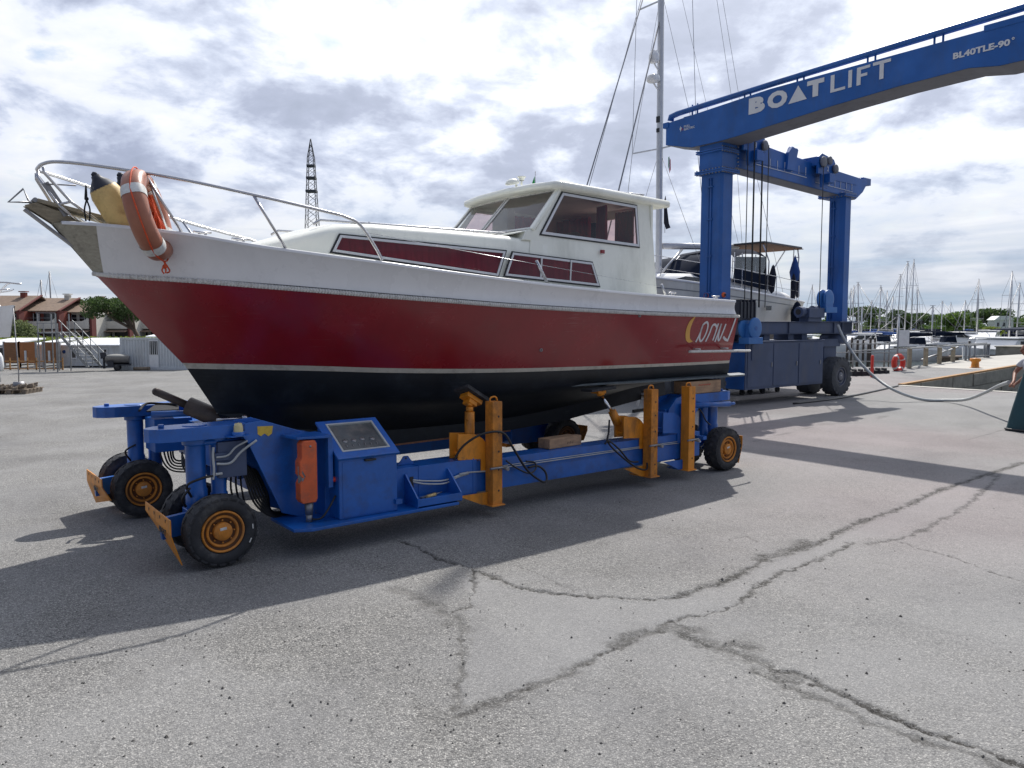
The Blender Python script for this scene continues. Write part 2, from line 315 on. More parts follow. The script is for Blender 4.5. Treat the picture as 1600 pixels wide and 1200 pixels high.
    def build(s, name, m, parent=None, bevel=0.0, fix=True):
        me = bpy.data.meshes.new(name); me.from_pydata(s.v, [], s.f)
        me.polygons.foreach_set('use_smooth', s.sm)
        me.materials.append(MT[m] if isinstance(m, str) else m); me.update()
        if fix:
            bm = bmesh.new(); bm.from_mesh(me); bmesh.ops.recalc_face_normals(bm, faces=bm.faces); bm.to_mesh(me); bm.free()
        o = bpy.data.objects.new(name, me); col.objects.link(o)
        if parent is not None: o.parent = parent
        if bevel:
            md = o.modifiers.new('bevel', 'BEVEL'); md.width = bevel; md.segments = 2; md.limit_method = 'ANGLE'; md.angle_limit = R(40)
            md.harden_normals = False
        return o
def inset(pts, d):
    pts = [Vector(p) for p in pts]; m = len(pts); nrm = (pts[1] - pts[0]).cross(pts[2] - pts[1]).normalized(); out = []
    for i in range(m):
        a, b, c = pts[i - 1], pts[i], pts[(i + 1) % m]; e1 = (b - a).normalized(); e2 = (c - b).normalized()
        n1 = nrm.cross(e1); n2 = nrm.cross(e2); k = 1 + n1.dot(n2)
        out.append(b + (n1 + n2) * (d / max(k, .3)))
    return out
def thing(name, label, cat, loc=(0, 0, 0), rz=0.0, group=None):
    o = bpy.data.objects.new(name, None); col.objects.link(o); o.location = loc; o.rotation_euler = (0, 0, rz); o.empty_display_size = .2
    o['label'] = label; o['category'] = cat
    if group: o['group'] = group
    return o
def tag(o, label, cat, group=None):
    o['label'] = label; o['category'] = cat
    if group: o['group'] = group
    return o
def struct(o): o['kind'] = 'structure'; return o
def copy_tree(o, parent=None):
    c = o.copy(); col.objects.link(c)
    if parent is not None: c.parent = parent
    for ch in [x for x in col.objects if x.parent == o]: copy_tree(ch, c)
    return c
def cr(pts, n=6):            # Catmull-Rom curve through points
    P = [Vector(p) for p in pts]; out = []
    for i in range(len(P) - 1):
        a = P[max(i - 1, 0)]; b = P[i]; c = P[i + 1]; d = P[min(i + 2, len(P) - 1)]
        for k in range(n):
            t = k / n; out.append(.5 * ((2 * b) + (c - a) * t + (2 * a - 5 * b + 4 * c - d) * t * t + (3 * b - a - 3 * c + d) * t ** 3))
    out.append(P[-1]); return out
def text_mesh(name, s, size, m, parent, mtx, extrude=.002, offset=0.0, xs=1.0, align='LEFT'):
    cu = bpy.data.curves.new(name, 'FONT'); cu.body = s; cu.size = size; cu.extrude = extrude; cu.offset = offset; cu.align_x = align
    cu.resolution_u = 3
    t = bpy.data.objects.new(name, cu); col.objects.link(t)
    dg = bpy.context.evaluated_depsgraph_get(); me = bpy.data.meshes.new_from_object(t.evaluated_get(dg))
    bpy.data.objects.remove(t); me.transform(Matrix.Diagonal((xs, 1, 1, 1))); me.transform(mtx)
    me.materials.clear(); me.materials.append(MT[m])
    o = bpy.data.objects.new(name, me); col.objects.link(o); o.parent = parent
    return o
def basis(o, x, y):          # matrix whose local X, Y lie along x, y
    x = Vector(x).normalized(); y = Vector(y); y = (y - x * y.dot(x)).normalized(); z = x.cross(y)
    return Matrix(((x[0], y[0], z[0], o[0]), (x[1], y[1], z[1], o[1]), (x[2], y[2], z[2], o[2]), (0, 0, 0, 1)))
def at(px, py, Y):           # point at depth Y seen in direction px, py
    x = (px - 800) / F_PX; y = -(py - 600) / F_PX
    dy = math.cos(PITCH) + y * math.sin(PITCH); dz = -math.sin(PITCH) + y * math.cos(PITCH)
    return Vector((x / dy * Y, Y, CAM_H + dz / dy * Y))
def gp(px, py, z=0.0):       # point of a level plane
    q = at(px, py, 1.0); k = (z - CAM_H) / (q.z - CAM_H); return Vector((q.x * k, k, z))
E = Vector((.7846, .6200, 0)); NN = Vector((.62, -.7846, 0)); ANG = math.atan2(.62, .7846)
FN = Vector((-2.15, 5.58, 0)); OB = FN - NN * 1.36         # origin of the boat and its mover
# ================================================================ ground
def vnoise(x, y, seed=0):
    xi = np.floor(x).astype(np.int64); yi = np.floor(y).astype(np.int64); xf = x - xi; yf = y - yi
    xf = xf * xf * (3 - 2 * xf); yf = yf * yf * (3 - 2 * yf)
    def hsh(a, b):
        n = (a * 374761393 + b * 668265263 + seed * 974711) & 0xffffffff
        n = ((n ^ (n >> 13)) * 1274126177) & 0xffffffff
        return ((n ^ (n >> 16)) & 0xffff) / 65535.0
    a = hsh(xi, yi); b = hsh(xi + 1, yi); c = hsh(xi, yi + 1); d = hsh(xi + 1, yi + 1)
    return (a * (1 - xf) + b * xf) * (1 - yf) + (c * (1 - xf) + d * xf) * yf
def fbm(x, y, oct=4, seed=0):
    r = 0; a = .5; t = 0
    for i in range(oct): r = r + a * vnoise(x * 2 ** i, y * 2 ** i, seed + i); t += a; a *= .55
    return r / t
# cracks: (polyline in picture directions, half width m, strength, roughness of the edge)
CR = [([(630,845),(665,862),(700,878),(745,892),(800,914),(840,925),(880,928),(930,932),(1000,936),(1050,935)], .016, .9, .05),
      ([(1050,935),(1090,922),(1130,908),(1165,890),(1200,872),(1250,858),(1300,838),(1345,815),(1400,797),(1470,766),(1530,745),(1600,722)], .030, .85, .08),
      ([(1185,875),(1200,869),(1240,858),(1262,847)], .055, .8, .12),
      ([(720,1118),(760,1100),(800,1088),(850,1066),(900,1044),(940,1022),(985,1000),(1030,980)], .030, .75, .09),
      ([(960,1010),(1000,990),(1050,975),(1080,985)], .075, .7, .14),
      ([(1040,975),(1070,962),(1110,958),(1145,948),(1160,935),(1185,915),(1215,898),(1250,886),(1300,865),(1330,848)], .014, .8, .05),
      ([(1360,850),(1410,842),(1440,830),(1480,808),(1520,783),(1562,742)], .024, .6, .08),
      ([(1060,985),(1110,1008),(1150,1022),(1195,1040),(1240,1062)], .085, .75, .13),
      ([(1120,1010),(1150,1006),(1175,1012)], .05, .7, .12),
      ([(1200,1045),(1245,1052),(1300,1080),(1350,1102),(1400,1122),(1450,1143),(1500,1158),(1560,1182),(1640,1212)], .022, 1.0, .05),
      ([(1180,1045),(1230,1072),(1290,1095),(1340,1120),(1380,1140),(1430,1152),(1500,1175),(1560,1198)], .030, .6, .10),
      ([(742,892),(738,920),(735,945),(712,955)], .010, .8, .05),
      ([(620,920),(650,930),(680,945),(700,960),(725,985)], .045, .45, .12),
      ([(715,960),(722,1000),(718,1050),(712,1105)], .012, .55, .06),
      ([(650,1100),(690,1115),(660,1140)], .06, .22, .12),
      ([(1140,843),(1165,838),(1180,845)], .010, .5, .05),
      ([(1400,845),(1440,858),(1480,868),(1540,890),(1620,915)], .006, .6, .03),
      ([(1380,722),(1430,727),(1480,734),(1565,744)], .012, .7, .03),
      ([(1500,690),(1540,680),(1600,662)], .010, .45, .03),
      ([(0,662),(70,655),(150,662),(240,655)], .014, .55, .08),
      ([(60,640),(150,648),(180,655)], .012, .4, .08),
      ([(0,1052),(120,1030),(230,1005),(300,990)], .006, .35, .03),
      ([(1240,630),(1300,622),(1345,611),(1400,606)], .030, .7, .05),
      ([(1180,690),(1260,668),(1330,655),(1400,648)], .05, .5, .15),
      ([(1480,632),(1540,638),(1590,641)], .035, .6, .05),
      ([(1200,660),(1300,662),(1420,650)], .02, .35, .1),
      ([(800,880),(860,905),(900,925)], .006, .4, .03)]
def to_st(p): d = p - FN; return (d.dot(E), d.dot(NN))
CRS = [([to_st(gp(*q)) for q in pl], w, a, r) for pl, w, a, r in CR]
PATCH = [to_st(gp(*q)) for q in [(725,900),(800,920),(1000,940),(1130,912),(1300,843),(1470,770),(1600,726),(1640,730),(1480,805),(1330,850),(1215,900),(1150,945),(1040,972),(900,1040),(720,1112),(735,1000)]]
def inpoly(x, y, poly):
    ins = np.zeros(x.shape, bool); n = len(poly)
    for i in range(n):
        x1, y1 = poly[i]; x2, y2 = poly[(i + 1) % n]
        if y1 == y2: continue
        c = ((y1 > y) != (y2 > y)) & (x < (x2 - x1) * (y - y1) / (y2 - y1) + x1); ins ^= c
    return ins
def axis(lo, a, b, hi, step, grow=1.12, mx=12):
    c = list(np.arange(a, b, step)); x, d = a, step; left = []
    while x > lo: d = min(d * grow, mx); x -= d; left.append(x)
    x, d = c[-1], step; right = []
    while x < hi: d = min(d * grow, mx); x += d; right.append(x)
    return np.array(left[::-1] + c + right)
def ground_attr(S, T):
    z = np.zeros(S.shape); crk = np.zeros(S.shape); dist = np.full(S.shape, .4); wid = np.full(S.shape, .01); stg = np.zeros(S.shape)
    n1 = fbm(S * 14, T * 14, 4, 3) - .5; n2 = fbm(S * 45, T * 45, 3, 9) - .5; n3 = fbm(S * 3.5 + 9, T * 3.5, 4, 21) - .5
    sx = S + n1 * .11; ty = T + (fbm(S * 14 + 31, T * 14 + 7, 4, 5) - .5) * .11
    for pl, w, a, r in CRS:
        xs = [p[0] for p in pl]; ys = [p[1] for p in pl]; pad = w * 4 + .3
        m = (S > min(xs) - pad) & (S < max(xs) + pad) & (T > min(ys) - pad) & (T < max(ys) + pad)
        if not m.any(): continue
        px, py = sx[m], ty[m]; d = np.full(px.shape, 9.0)
        for i in range(len(pl) - 1):
            ax, ay = pl[i]; bx, by = pl[i + 1]; L = (bx - ax) ** 2 + (by - ay) ** 2 + 1e-9
            t = np.clip(((px - ax) * (bx - ax) + (py - ay) * (by - ay)) / L, 0, 1)
            d = np.minimum(d, np.hypot(px - ax - t * (bx - ax), py - ay - t * (by - ay)))
        ww = w * (1 + 1.6 * (n3[m])) + r * (n2[m]) * .5
        dm = dist[m]; near = d < dm; tmp = dm.copy(); tmp[near] = d[near]; dist[m] = tmp
        tmp = wid[m]; tmp[near] = np.maximum(w * (1.35 + 2.6 * n3[m][near]), .006); wid[m] = tmp
        tmp = stg[m]; tmp[near] = a * (.75 + .9 * n1[m][near]); stg[m] = tmp
        k = np.clip(1.25 - d / np.maximum(ww, .006), 0, 1) * a
        if w > .04: k = k * np.clip(.35 + 2.2 * (fbm(S[m] * 22, T[m] * 22, 3, 77) - .25), 0, 1)
        crk[m] = np.maximum(crk[m], k)
    patch = np.clip(inpoly(S + n1 * .1, T + n3 * .15, PATCH).astype(float), 0, 1)
    ground_attr.extra = (dist, wid, stg)
    return crk, patch
T_SLIP = -5.07
def pz(s): return max(0, min(s - 21.65, 14)) * .030
def ground_sheet(name, ss, ts, keep=None, fine=True):
    S, T = np.meshgrid(ss, ts, indexing='ij'); ns, nt_ = S.shape
    crk, patch = ground_attr(S, T)
    z = (fbm(S * .6, T * .6, 3, 40) - .5) * .02 * np.clip((8 - np.hypot(S - 2, T - 1)) / 8, 0, 1) * (T > 1.6)
    rough = np.clip((9 - np.hypot(S - 2, T - 2)) / 3, 0, 1)
    z += rough * ((fbm(S * 30, T * 30, 2, 51) - .5) * .004) * (1 - patch * .7) - crk * .012 + rough * crk * (fbm(S * 40, T * 40, 3, 8) - .4) * .026 - patch * .003
    z = np.where(T < 1.0, np.minimum(z, 0), z)
    z += np.clip(S - 21.65, 0, 14) * .030 * np.clip((T + 12.5) / 5, 0, 1) * (T < T_SLIP + .001)
    X = FN.x + S * E.x + T * NN.x; Y = FN.y + S * E.y + T * NN.y
    vs = np.stack([X, Y, z], -1).reshape(-1, 3)
    i = np.arange(ns - 1)[:, None] * nt_ + np.arange(nt_ - 1)[None, :]
    q = np.stack([i, i + 1 + 0, i + nt_ + 1, i + nt_], -1)
    q = np.stack([i, i + nt_, i + nt_ + 1, i + 1], -1)
    cs = (S[:-1, :-1] + S[1:, 1:]) / 2; ct = (T[:-1, :-1] + T[1:, 1:]) / 2
    if keep is not None: q = q[keep(cs, ct)]
    q = q.reshape(-1, 4)[:, ::-1]
    me = bpy.data.meshes.new(name); me.vertices.add(len(vs)); me.vertices.foreach_set('co', vs.ravel())
    me.loops.add(q.size); me.loops.foreach_set('vertex_index', q.ravel().astype(np.int32))
    me.polygons.add(len(q)); me.polygons.foreach_set('loop_start', np.arange(0, q.size, 4, dtype=np.int32)); me.polygons.foreach_set('loop_total', np.full(len(q), 4, np.int32))
    me.polygons.foreach_set('use_smooth', np.ones(len(q), bool))
    for nm, arr in (('dist', ground_attr.extra[0]), ('wid', ground_attr.extra[1]), ('stg', ground_attr.extra[2]), ('patch', patch)):
        at_ = me.attributes.new(nm, 'FLOAT', 'POINT'); at_.data.foreach_set('value', arr.ravel().astype(np.float32))
    me.update(calc_edges=True); me.validate()
    o = bpy.data.objects.new(name, me); col.objects.link(o)
    if me.polygons[0].normal.z < 0:
        me.flip_normals()
    return struct(o)
def ground_material():
    m = bpy.data.materials.new('yard_concrete'); m.use_nodes = True; nt = m.node_tree; N = nt.nodes.new; Lk = nt.links.new
    b = nt.nodes['Principled BSDF']; b.inputs['Roughness'].default_value = .9; b.inputs['Specular IOR Level'].default_value = .25
    tc = N('ShaderNodeTexCoord'); C = tc.outputs['Object']
    def nz(scale, detail=5, rough=.6, loc=(0, 0, 0), dist=0):
        mp = N('ShaderNodeMapping'); mp.inputs['Location'].default_value = loc; Lk(C, mp.inputs[0])
        n = N('ShaderNodeTexNoise'); n.inputs['Scale'].default_value = scale; n.inputs['Detail'].default_value = detail; n.inputs['Roughness'].default_value = rough
        n.inputs['Distortion'].default_value = dist; Lk(mp.outputs[0], n.inputs[0]); return n.outputs[0]
    def ramp(x, *st):
        r = N('ShaderNodeValToRGB'); e = r.color_ramp.elements
        e[0].position = st[0][0]; e[0].color = (*st[0][1], 1); e[1].position = st[-1][0]; e[1].color = (*st[-1][1], 1)
        for p, c in st[1:-1]: k = e.new(p); k.color = (*c, 1)
        Lk(x, r.inputs[0]); return r.outputs[0]
    def mix(f, a, b_, mode='MIX'):
        x = N('ShaderNodeMixRGB'); x.blend_type = mode
        for i, v in enumerate((f, a, b_)):
            if isinstance(v, (int, float)): x.inputs[i].default_value = v if i == 0 else (v, v, v, 1)
            elif isinstance(v, tuple): x.inputs[i].default_value = (*v, 1)
            else: Lk(v, x.inputs[i])
        return x.outputs[0]
    g = lambda x: (x, x, x)
    vo = N('ShaderNodeTexVoronoi'); vo.inputs['Scale'].default_value = 122; Lk(C, vo.inputs[0])
    vo2 = N('ShaderNodeTexVoronoi'); vo2.inputs['Scale'].default_value = 47; vo2.inputs['Randomness'].default_value = 1; Lk(C, vo2.inputs[0])
    sepc = N('ShaderNodeSeparateColor'); Lk(vo.outputs['Color'], sepc.inputs[0])
    peb = ramp(sepc.outputs[0], (0, (.085, .084, .084)), (.20, (.20, .197, .190)), (.6, (.285, .281, .270)), (.85, (.37, .362, .345)), (1, (.54, .525, .495)))
    gap = ramp(vo.outputs['Distance'], (.25, g(1)), (.60, g(.50)))
    base = mix(1.0, peb, gap, 'MULTIPLY')
    fine = ramp(nz(160, 3, .7), (.3, g(.60)), (.7, g(1.32)))
    smooth = mix(1.0, (.245, .245, .247), fine, 'MULTIPLY')
    big = nz(.55, 5, .6, (2, 5, 0), .6)
    amount = ramp(nz(.9, 6, .65, (9, 3, 0), .5), (.36, g(.50)), (.62, g(.9)))
    pa = N('ShaderNodeAttribute'); pa.attribute_name = 'patch'; 
    # the finish turns smoother and pinker towards the right of the yard
    sx = N('ShaderNodeSeparateXYZ'); Lk(C, sx.inputs[0])
    mr = N('ShaderNodeMapRange'); mr.inputs[1].default_value = -.5; mr.inputs[2].default_value = 3.5; Lk(sx.outputs[0], mr.inputs[0])
    am2 = mix(mr.outputs[0], amount, mix(1.0, amount, .55, 'MULTIPLY'))
    am3 = mix(pa.outputs['Fac'], am2, mix(1.0, am2, .62, 'MULTIPLY'))
    c = mix(am3, smooth, base); am3 = am3
    c = mix(1.0, c, ramp(big, (.3, (.82, .82, .83)), (.5, (1, 1, 1)), (.72, (1.12, 1.12, 1.11))), 'MULTIPLY')
    pink = ramp(nz(.16, 3, .5, (4, 7, 0), .3), (.45, g(0)), (.66, g(.6)))
    c = mix(mix(1.0, pink, mr.outputs[0], 'MULTIPLY'), c, mix(1.0, c, (1.14, .96, .97), 'MULTIPLY'))
    st = ramp(nz(1.7, 9, .75, (1, 2, 0), .4), (.56, g(0)), (.75, g(.38)))
    c = mix(st, c, (.12, .115, .11))
    # scattered dark specks
    v3 = N('ShaderNodeTexVoronoi'); v3.inputs['Scale'].default_value = 5.2; Lk(C, v3.inputs[0])
    c = mix(ramp(v3.outputs['Distance'], (.022, g(.8)), (.035, g(0))), c, (.05, .048, .045))
    def att(n_): a = N('ShaderNodeAttribute'); a.attribute_name = n_; return a.outputs['Fac']
    def mth(op, a, b2, clamp=False):
        q = N('ShaderNodeMath'); q.operation = op; q.use_clamp = clamp
        for k_, v_ in enumerate((a, b2)):
            if isinstance(v_, (int, float)): q.inputs[k_].default_value = v_
            else: Lk(v_, q.inputs[k_])
        return q.outputs[0]
    def sstep(x, lo, hi):
        q = N('ShaderNodeMapRange'); q.interpolation_type = 'SMOOTHSTEP'; Lk(x, q.inputs[0])
        for k_, v_ in ((1, lo), (2, hi)):
            if isinstance(v_, (int, float)): q.inputs[k_].default_value = v_
            else: Lk(v_, q.inputs[k_])
        return q.outputs[0]
    nA = nz(26, 7, .75, (3, 3, 0)); nB = nz(48, 6, .8, (8, 1, 0)); nC = nz(11, 5, .7, (5, 9, 0))
    dd = mth('ADD', att('dist'), mth('MULTIPLY', mth('SUBTRACT', nA, .5), .045))
    core = mth('SUBTRACT', 1.0, sstep(mth('ABSOLUTE', dd, 0), .004, .010)); core = mth('MULTIPLY', core, sstep(nC, .30, .44))
    crumb = mth('MULTIPLY', mth('SUBTRACT', 1.0, sstep(dd, mth('MULTIPLY', att('wid'), .3), mth('MULTIPLY', att('wid'), 1.25))), sstep(nB, .40, .53))
    crk_ = mth('MULTIPLY', mth('MAXIMUM', core, mth('MULTIPLY', crumb, .9)), mth('MULTIPLY', att('stg'), 1.35), True)
    dusty = mth('MULTIPLY', mth('SUBTRACT', 1.0, sstep(dd, mth('MULTIPLY', att('wid'), .8), mth('MULTIPLY', att('wid'), 2.6))), mth('MULTIPLY', att('stg'), .20))
    c = mix(dusty, c, (.13, .128, .124))
    c = mix(crk_, c, mix(ramp(nz(120, 3), (.4, g(0)), (.6, g(1))), (.016, .015, .014), (.065, .062, .058)))
    Lk(c, b.inputs['Base Color'])
    bp = N('ShaderNodeBump'); bp.inputs['Strength'].default_value = .8; bp.inputs['Distance'].default_value = .009
    hh = mix(am3, mix(1.0, nz(160, 3, .7), .5, 'MULTIPLY'), mix(1.0, ramp(vo.outputs['Distance'], (0, g(1)), (.7, g(0))), sepc.outputs[1], 'MULTIPLY'))
    hh = mix(crk_, hh, mix(1.0, nB, .0, 'MULTIPLY')); Lk(hh, bp.inputs['Height']); Lk(bp.outputs[0], b.inputs['Normal'])
    return m
MT['yard'] = ground_material()
S_SLIP, T_SLIP, S_QUAY, T_PIER = 21.65, -5.07, 28.6, -7.9
ssx = np.unique(np.concatenate([axis(-160, -1.9, 7.2, 28.6, .014, 1.10, 6), [S_SLIP, S_QUAY]]))
ssx = ssx[ssx <= S_QUAY + 1e-6]
tsx = np.unique(np.concatenate([axis(-230, .1, 4.8, 60, .014, 1.10, 6), [T_SLIP, T_PIER]]))
gr = ground_sheet('ground', ssx, tsx, keep=lambda s, t: (s < S_SLIP) | (t < T_SLIP))
gr.data.materials.append(MT['yard'])
def LW(s, t, z=0.0): q = FN + E * s + NN * t; return (q.x, q.y, z)
WZ = -1.5
# quay faces and the pier beyond the slip
b = MB(); b.prism([LW(S_SLIP, T_SLIP)[:2], LW(S_QUAY + .0, T_SLIP)[:2], LW(62, T_SLIP)[:2], LW(62, T_PIER)[:2], LW(S_QUAY, T_PIER)[:2], LW(S_QUAY, T_PIER)[:2]][:5], -4, -.004, 'z')
struct(b.build('pier', 'concrete_wall'))
b = MB(); b.grid([[LW(s, T_SLIP - .12, pz(s) + .004), LW(s, T_PIER + .05, pz(s) + .004)] for s in (S_QUAY, 35.65, 61.9)], False); b.grid([[LW(s, T_PIER + .02, -.1), LW(s, T_PIER + .02, pz(s) + .004)] for s in (S_QUAY, 35.65, 61.9)], False)
struct(b.build('pier_surface', 'pier_top'))
b = MB()
for k in range(22):
    s0 = S_SLIP + .1 + k * 1.8
    b.box(0, 1.78, 0, .16, -.07, .035); 
    for i in range(8):
        x, y, z = b.v[-8 + i]; w = LW(s0 + x, T_SLIP - y + .01, z + pz(s0 + x)); b.v[-8 + i] = w
struct(b.build('pier_edge_beam', 'rust_edge'))
b = MB()                                    # block courses of the slip wall, and its near kerb
rr = random.Random(3)
for r_ in range(5):
    s0 = S_SLIP + .02 - rr.random() * .6
    while s0 < 60:
        L = rr.uniform(.9, 1.7); a = max(s0, S_SLIP + .02); w = rr.uniform(.015, .06)
        if s0 + L > a:
            b.box(a, s0 + L - .03, 0, w, -.02 - .42 * (r_ + 1) + .02, -.02 - .42 * r_)
            for i in range(8):
                x, y, z = b.v[-8 + i]; b.v[-8 + i] = LW(x, T_SLIP + y + .003, z + pz(x))
        s0 += L
struct(b.build('slip_wall', 'concrete_wall'))
b = MB(); b.prism([LW(S_SLIP - .35, T_SLIP + .02)[:2], LW(S_SLIP + .004, T_SLIP + .02)[:2], LW(S_SLIP + .004, 40)[:2], LW(S_SLIP - .35, 40)[:2]], -3.5, .012, 'z')
struct(b.build('slip_kerb', 'white_paint' if False else 'pier_top'))
b = MB(); b.prism([LW(-160, -200)[:2], LW(S_QUAY, -200)[:2], LW(S_QUAY, T_PIER)[:2], LW(S_QUAY - .6, T_PIER)[:2], LW(S_QUAY - .6, -199)[:2], LW(-160, -199)[:2]], -4, -.02, 'z')
struct(b.build('quay_wall', 'concrete_wall'))
# water
def water_mat():
    m = bpy.data.materials.new('water'); m.use_nodes = True; nt = m.node_tree; N = nt.nodes.new; Lk = nt.links.new
    b = nt.nodes['Principled BSDF']; b.inputs['Base Color'].default_value = (.055, .075, .07, 1); b.inputs['Roughness'].default_value = .08; b.inputs['Specular IOR Level'].default_value = .6
    tc = N('ShaderNodeTexCoord'); mp = N('ShaderNodeMapping'); mp.inputs['Scale'].default_value = (1, 1.6, 1); Lk(tc.outputs['Object'], mp.inputs[0])
    n = N('ShaderNodeTexNoise'); n.inputs['Scale'].default_value = 1.6; n.inputs['Detail'].default_value = 4; Lk(mp.outputs[0], n.inputs[0])
    bp = N('ShaderNodeBump'); bp.inputs['Strength'].default_value = .35; bp.inputs['Distance'].default_value = .12; Lk(n.outputs[0], bp.inputs['Height']); Lk(bp.outputs[0], b.inputs['Normal'])
    return m
MT['water'] = water_mat()
b = MB(); b.add([(-1500, -60, WZ), (1500, -60, WZ), (1500, 2500, WZ), (-1500, 2500, WZ)], [(0, 1, 2, 3)]); struct(b.build('water', 'water'))
mk('grass_bank', (.07, .10, .03), .95, var=.3, scale=.5)
b = MB(); b.prism([(30, 176), (110, 158), (260, 150), (1400, 400), (1400, 2400), (-900, 2400), (-300, 190)], -3, -1.0, 'z'); struct(b.build('far_shore', 'grass_bank'))
# loose stones on the concrete, dropped leaf litter
b = MB(); rr = random.Random(11)
for i in range(420):
    px, py = rr.uniform(0, 1600), 760 + 440 * rr.random() ** .8
    p = gp(px, py); r = rr.uniform(.003, .008) * (1.6 if rr.random() < .06 else 1)
    s_, t_ = to_st(p)
    if t_ < .3: continue
    vs = [p + Vector((r * math.cos(a) * rr.uniform(.7, 1.3), r * math.sin(a) * rr.uniform(.7, 1.3), .001)) for a in [k * 1.2566 for k in range(5)]]
    b.add(vs + [p + Vector((0, 0, r * 1.1))], [(k, (k + 1) % 5, 5) for k in range(5)])
o = b.build('loose_stones', mat('stone_chip', (.09, .085, .08), .9, var=.5, scale=4)); o['kind'] = 'stuff'; o['label'] = 'small dark stone chips scattered over the concrete yard'; o['category'] = 'stones'

# ================================================================ the red and white motorboat
boat = thing('motorboat', 'white, dark red and black cabin motorboat with steel bow rail resting on the blue mover', 'motorboat', OB, ANG)
def tab(t): 
    a = np.array(t, float); return lambda s: [float(np.interp(s, a[:, 0], a[:, i])) for i in (1, 2)]
def smooth_tab(t, n=6):
    return tab([tuple(p) for p in cr(t, n)])
Gf = smooth_tab([(-.82, .03, 2.60), (-.76, .13, 2.597), (-.55, .33, 2.578), (-.31, .52, 2.55), (.04, .71, 2.508), (.48, .89, 2.437), (.96, 1.04, 2.382), (1.5, 1.15, 2.333), (2.11, 1.22, 2.279), (2.82, 1.25, 2.228), (3.64, 1.28, 2.178), (4.61, 1.27, 2.138), (5.52, 1.25, 2.116), (6.45, 1.2, 2.096)])
Kf = smooth_tab([(-.52, .0, 2.207), (-.45, .13, 2.19), (-.33, .26, 2.176), (.07, .56, 2.145), (.52, .78, 2.109), (1.0, .95, 2.075), (1.54, 1.07, 2.04), (2.16, 1.15, 2.008), (2.86, 1.21, 1.973), (3.67, 1.25, 1.945), (4.63, 1.25, 1.92), (5.54, 1.23, 1.906), (6.50, 1.21, 1.896)])
Wf = smooth_tab([(.16, .0, 1.435), (.4, .14, 1.427), (.68, .28, 1.418), (1.18, .51, 1.399), (1.73, .71, 1.371), (2.35, .85, 1.348), (3.07, .95, 1.332), (3.89, 1.01, 1.325), (4.87, 1.05, 1.322), (5.8, 1.04, 1.318), (6.63, 1.03, 1.32)])
Cf = smooth_tab([(.36, .0, 1.10), (.9, .22, 1.08), (1.6, .47, 1.06), (2.45, .70, 1.056), (3.15, .84, 1.104), (3.96, .92, 1.125), (4.93, .97, 1.131), (6.66, .97, 1.13)])
Bf = smooth_tab([(.45, .0, .95), (.9, .045, .85), (1.5, .05, .76), (2.2, .055, .71), (3.7, .055, .72), (5., .055, .84), (5.9, .055, .98), (6.66, .055, 1.03)])
NU = 72
us = [(i / NU) ** 1.25 for i in range(NU + 1)]
UST = 7
def LN(f, s0, sb, s1):
    ub = us[UST]; ss = [s0 + (sb - s0) * u / ub if u <= ub else sb + (s1 - sb) * (u - ub) / (1 - ub) for u in us]
    return [(s, *f(s)) for s in ss]
gl, kl, wl, cl, bl = LN(Gf, -.82, -.56, 6.45), LN(Kf, -.52, -.475, 6.50), LN(Wf, .16, .22, 6.58), LN(Cf, .36, .44, 6.60), LN(Bf, .45, .53, 6.62)
def between(a, b_, n, bulge=0.0, f0=0.0, f1=1.0):
    rows = []
    for i in range(n + 1):
        f = f0 + (f1 - f0) * i / n
        rows.append([(p[0] * (1 - f) + q[0] * f, p[1] * (1 - f) + q[1] * f + bulge * math.sin(math.pi * f) * min(1, p[1] * 2), p[2] * (1 - f) + q[2] * f) for p, q in zip(a, b_)])
    return rows
def hull(name, m, bands, u0=0, u1=NU, transom=True, off=0.0):
    b = MB()
    rows = []
    for bd in bands: rows += bd if not rows else bd[1:]
    for sg in (-1, 1):
        b.grid([[(p[0], sg * (p[1] + off), p[2]) for p in r[u0:u1 + 1]] for r in rows])
    if transom:
        for r1, r2 in zip(rows[:-1], rows[1:]):
            p, q = r1[u1], r2[u1]
            b.add([(p[0], -p[1], p[2]), (p[0], p[1], p[2]), (q[0], q[1], q[2]), (q[0], -q[1], q[2])], [(0, 1, 2, 3)])
    return b.build(name, m, boat)
GK = between(gl, kl, 8, -.035)
KW = between(kl, wl, 10, .0)
fs = .045
hull('topside', 'white_gel', [GK], UST, NU)
b = MB()                                   # raw plate that closes the stem above the rubbing strake
for sg in (-1, 1): b.grid([[(p[0], sg * p[1], p[2]) for p in r[0:UST + 1]] for r in GK])
b.add([GK[0][k][:1] + (sg * GK[0][k][1], GK[0][k][2] - .001) for sg in (-1, 1) for k in (0, 3, UST)], [(0, 1, 4, 3), (1, 2, 5, 4)])
b.build('stem_plate', 'stem_ply', boat)
hull('red_side', 'red_hull', [between(kl, wl, 10, 0, 0, 1 - fs)])
hull('waterline_stripe', 'boot_white', [between(kl, wl, 1, 0, 1 - fs, 1), between(wl, cl, 1, 0, 0, .05)])
hull('bottom', 'antifoul', [between(wl, cl, 5, .02, .05, 1), between(cl, bl, 6, -.05)])
